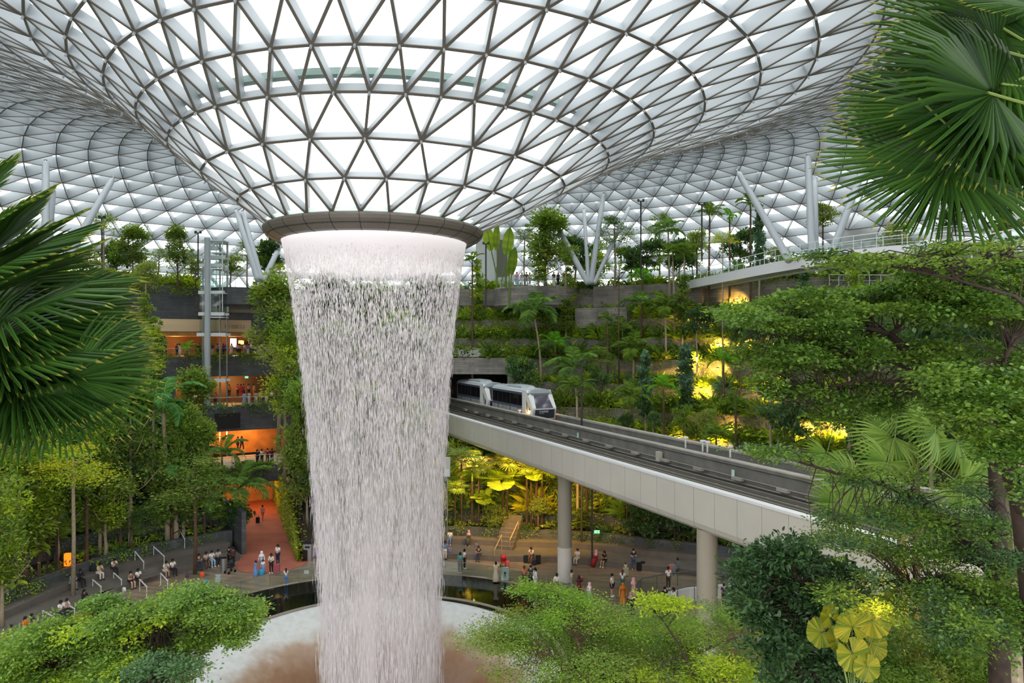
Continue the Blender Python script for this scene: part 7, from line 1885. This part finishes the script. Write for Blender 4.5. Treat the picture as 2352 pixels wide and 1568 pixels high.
balc_people([(1187, 'pink', 'pale blue', 'person in pink at the left of the curved balcony'), (1199, 'grey', 'white', 'person in grey and white on the curved balcony'), (1209, 'black', 'grey', 'person in black left on the curved balcony'), (1217, 'white', 'black', 'person in white top in the middle of the curved balcony'), (1272, 'black', 'white', 'person in black top and white trousers at the right of the curved balcony'), (1282, 'green', 'black', 'person in dark green at the right end of the curved balcony')])

# ------------------------------------------------ luggage and bags
def suitcase(p, col, label, w=.42, h=.62, d=.26, rz=0.0, handle=.4):
    e = empty('suitcase', p, rz); tag(e, label, 'suitcase'); c = cloth(col)
    m = M().prism([(-w / 2 + .04, -d / 2), (w / 2 - .04, -d / 2), (w / 2, -d / 2 + .04), (w / 2, d / 2 - .04), (w / 2 - .04, d / 2), (-w / 2 + .04, d / 2), (-w / 2, d / 2 - .04), (-w / 2, -d / 2 + .04)], .06, h + .06); m.build('shell', c, e)
    m = M(); m.tube([(-.1, 0, h), (-.1, 0, h + handle), (.1, 0, h + handle), (.1, 0, h)], .014, 6); m.build('handle', MT['metal'], e)
    for sx in (-1, 1):
        for sy in (-1, 1): M().tube([(sx * (w / 2 - .06) - .012, sy * (d / 2 - .05), .03), (sx * (w / 2 - .06) + .012, sy * (d / 2 - .05), .03)], .03, 8).build('wheel', MT['black'], e)
    return e
for (x, y, col, lb, w, h, rz) in ((592, 1201, '#1d1d20', 'black suitcase pulled up the red path', .4, .6, .2), (636, 1316, '#a8505c', 'large dusky red suitcase on the left plaza', .5, .7, .1), (501, 1338, '#aab0b6', 'silver suitcase before the bench end', .42, .6, 0), (1208, 1292, '#1f2a2a', 'black suitcase left of the person in white tee', .45, .6, .1), (1236, 1295, '#1c1c1f', 'tall black suitcase right of the person in white tee', .45, .72, 0), (1226, 1298, '#2c2c2f', 'small black case in front of the person in white tee', .4, .42, .2),
                             (1468, 1310, '#1a1a1d', 'black suitcase of the man in navy', .42, .66, .1), (1476, 1306, '#242426', 'second black suitcase right of the man in navy', .4, .6, 0), (1437, 1322, '#b8ab92', 'cream suitcase in front of the small child', .5, .62, 0), (1543, 1318, '#c8837e', 'pink suitcase on the right plaza', .55, .75, .1), (1166, 1304, '#e8666a', 'coral red suitcase beside the red pushchair', .3, .55, .1)):
    suitcase(PF(x, y), col, lb, w, h, rz=rz)
def bag(p, col, label, s=.3, name='bag'):
    e = empty(name, p); tag(e, label, 'bag')
    M().lathe([(0.01, 0), (s * .42, 0), (s * .5, s * .12), (s * .44, s * .7), (s * .3, s * .92), (0.01, s * .95)], 12).build('body', cloth(col), e, smooth=True); e.children[-1].scale = (1, .55, 1)
    M().tube([(-s * .25, 0, s * .9), (-s * .15, 0, s * 1.3), (s * .15, 0, s * 1.3), (s * .25, 0, s * .9)], .012, 5).build('strap', cloth('#3a3a3a'), e)
for (x, y, z, col, lb, s) in ((600, 1320, 0, '#2f9fc8', 'bright blue and green bag beside the child in blue skirt', .5), (288, 1381, .5, '#e83a44', 'red bag lying on the left ledge', .42), (464, 1310, .5, '#f0602a', 'orange bag on the left bench', .42), (474, 1326, .5, '#3f8fd0', 'blue bag on the bench beside pale jeans', .36), (430, 1313, .5, '#5a3a6a', 'purple and red bag lying by the planter edge', .36), (285, 1343, .5, '#e6e6ea', 'white bag beside the brown tee', .34), (212, 1325, .5, '#2a2a2e', 'dark backpack left of the beige shirt', .5), (1094, 1268, 0, '#7a6f90', 'lilac bag on the seat right of the waterfall', .4), (1032, 1268, .5, '#8a7fa8', 'lilac holdall behind the rail near the waterfall', .5)):
    b_ = PF(x, y, z); b_.z = ground_z(b_.x, b_.y); bag(b_, col, lb, s)
def pushchair(p, col, label, rz=0):
    e = empty('pushchair', p, rz); tag(e, label, 'pushchair')
    m = M()
    for s in (-1, 1):
        m.tube([(s * .24, .35, 1.0), (s * .24, .05, .55), (s * .24, -.35, .12)], .018, 6); m.tube([(s * .24, .05, .55), (s * .24, .3, .12)], .018, 6)
    m.tube([(-.24, .35, 1.0), (.24, .35, 1.0)], .02, 6); m.build('frame', MT['black'], e)
    M().box((0, 0, .5), (.42, .4, .1)).box((0, .2, .75), (.42, .1, .5)).build('seat', cloth(col), e)
    M().lathe([(.26, 0), (.24, .12), (.14, .22), (0.01, .25)], 14, c=(0, .08, .85)).build('hood', cloth(col), e)
    for s in (-1, 1):
        for y in (-.35, .3): M().tube([(s * .24 - .02, y, .12), (s * .24 + .02, y, .12)], .12, 12).build('wheel', MT['black'], e)
pushchair(PF(1158, 1303), '#c81f34', 'red pushchair on the plaza right of the waterfall', .3)
pushchair(PF(529, 1315), '#2a2a2e', 'dark pushchair with a child beside the round steel bin', -.5)
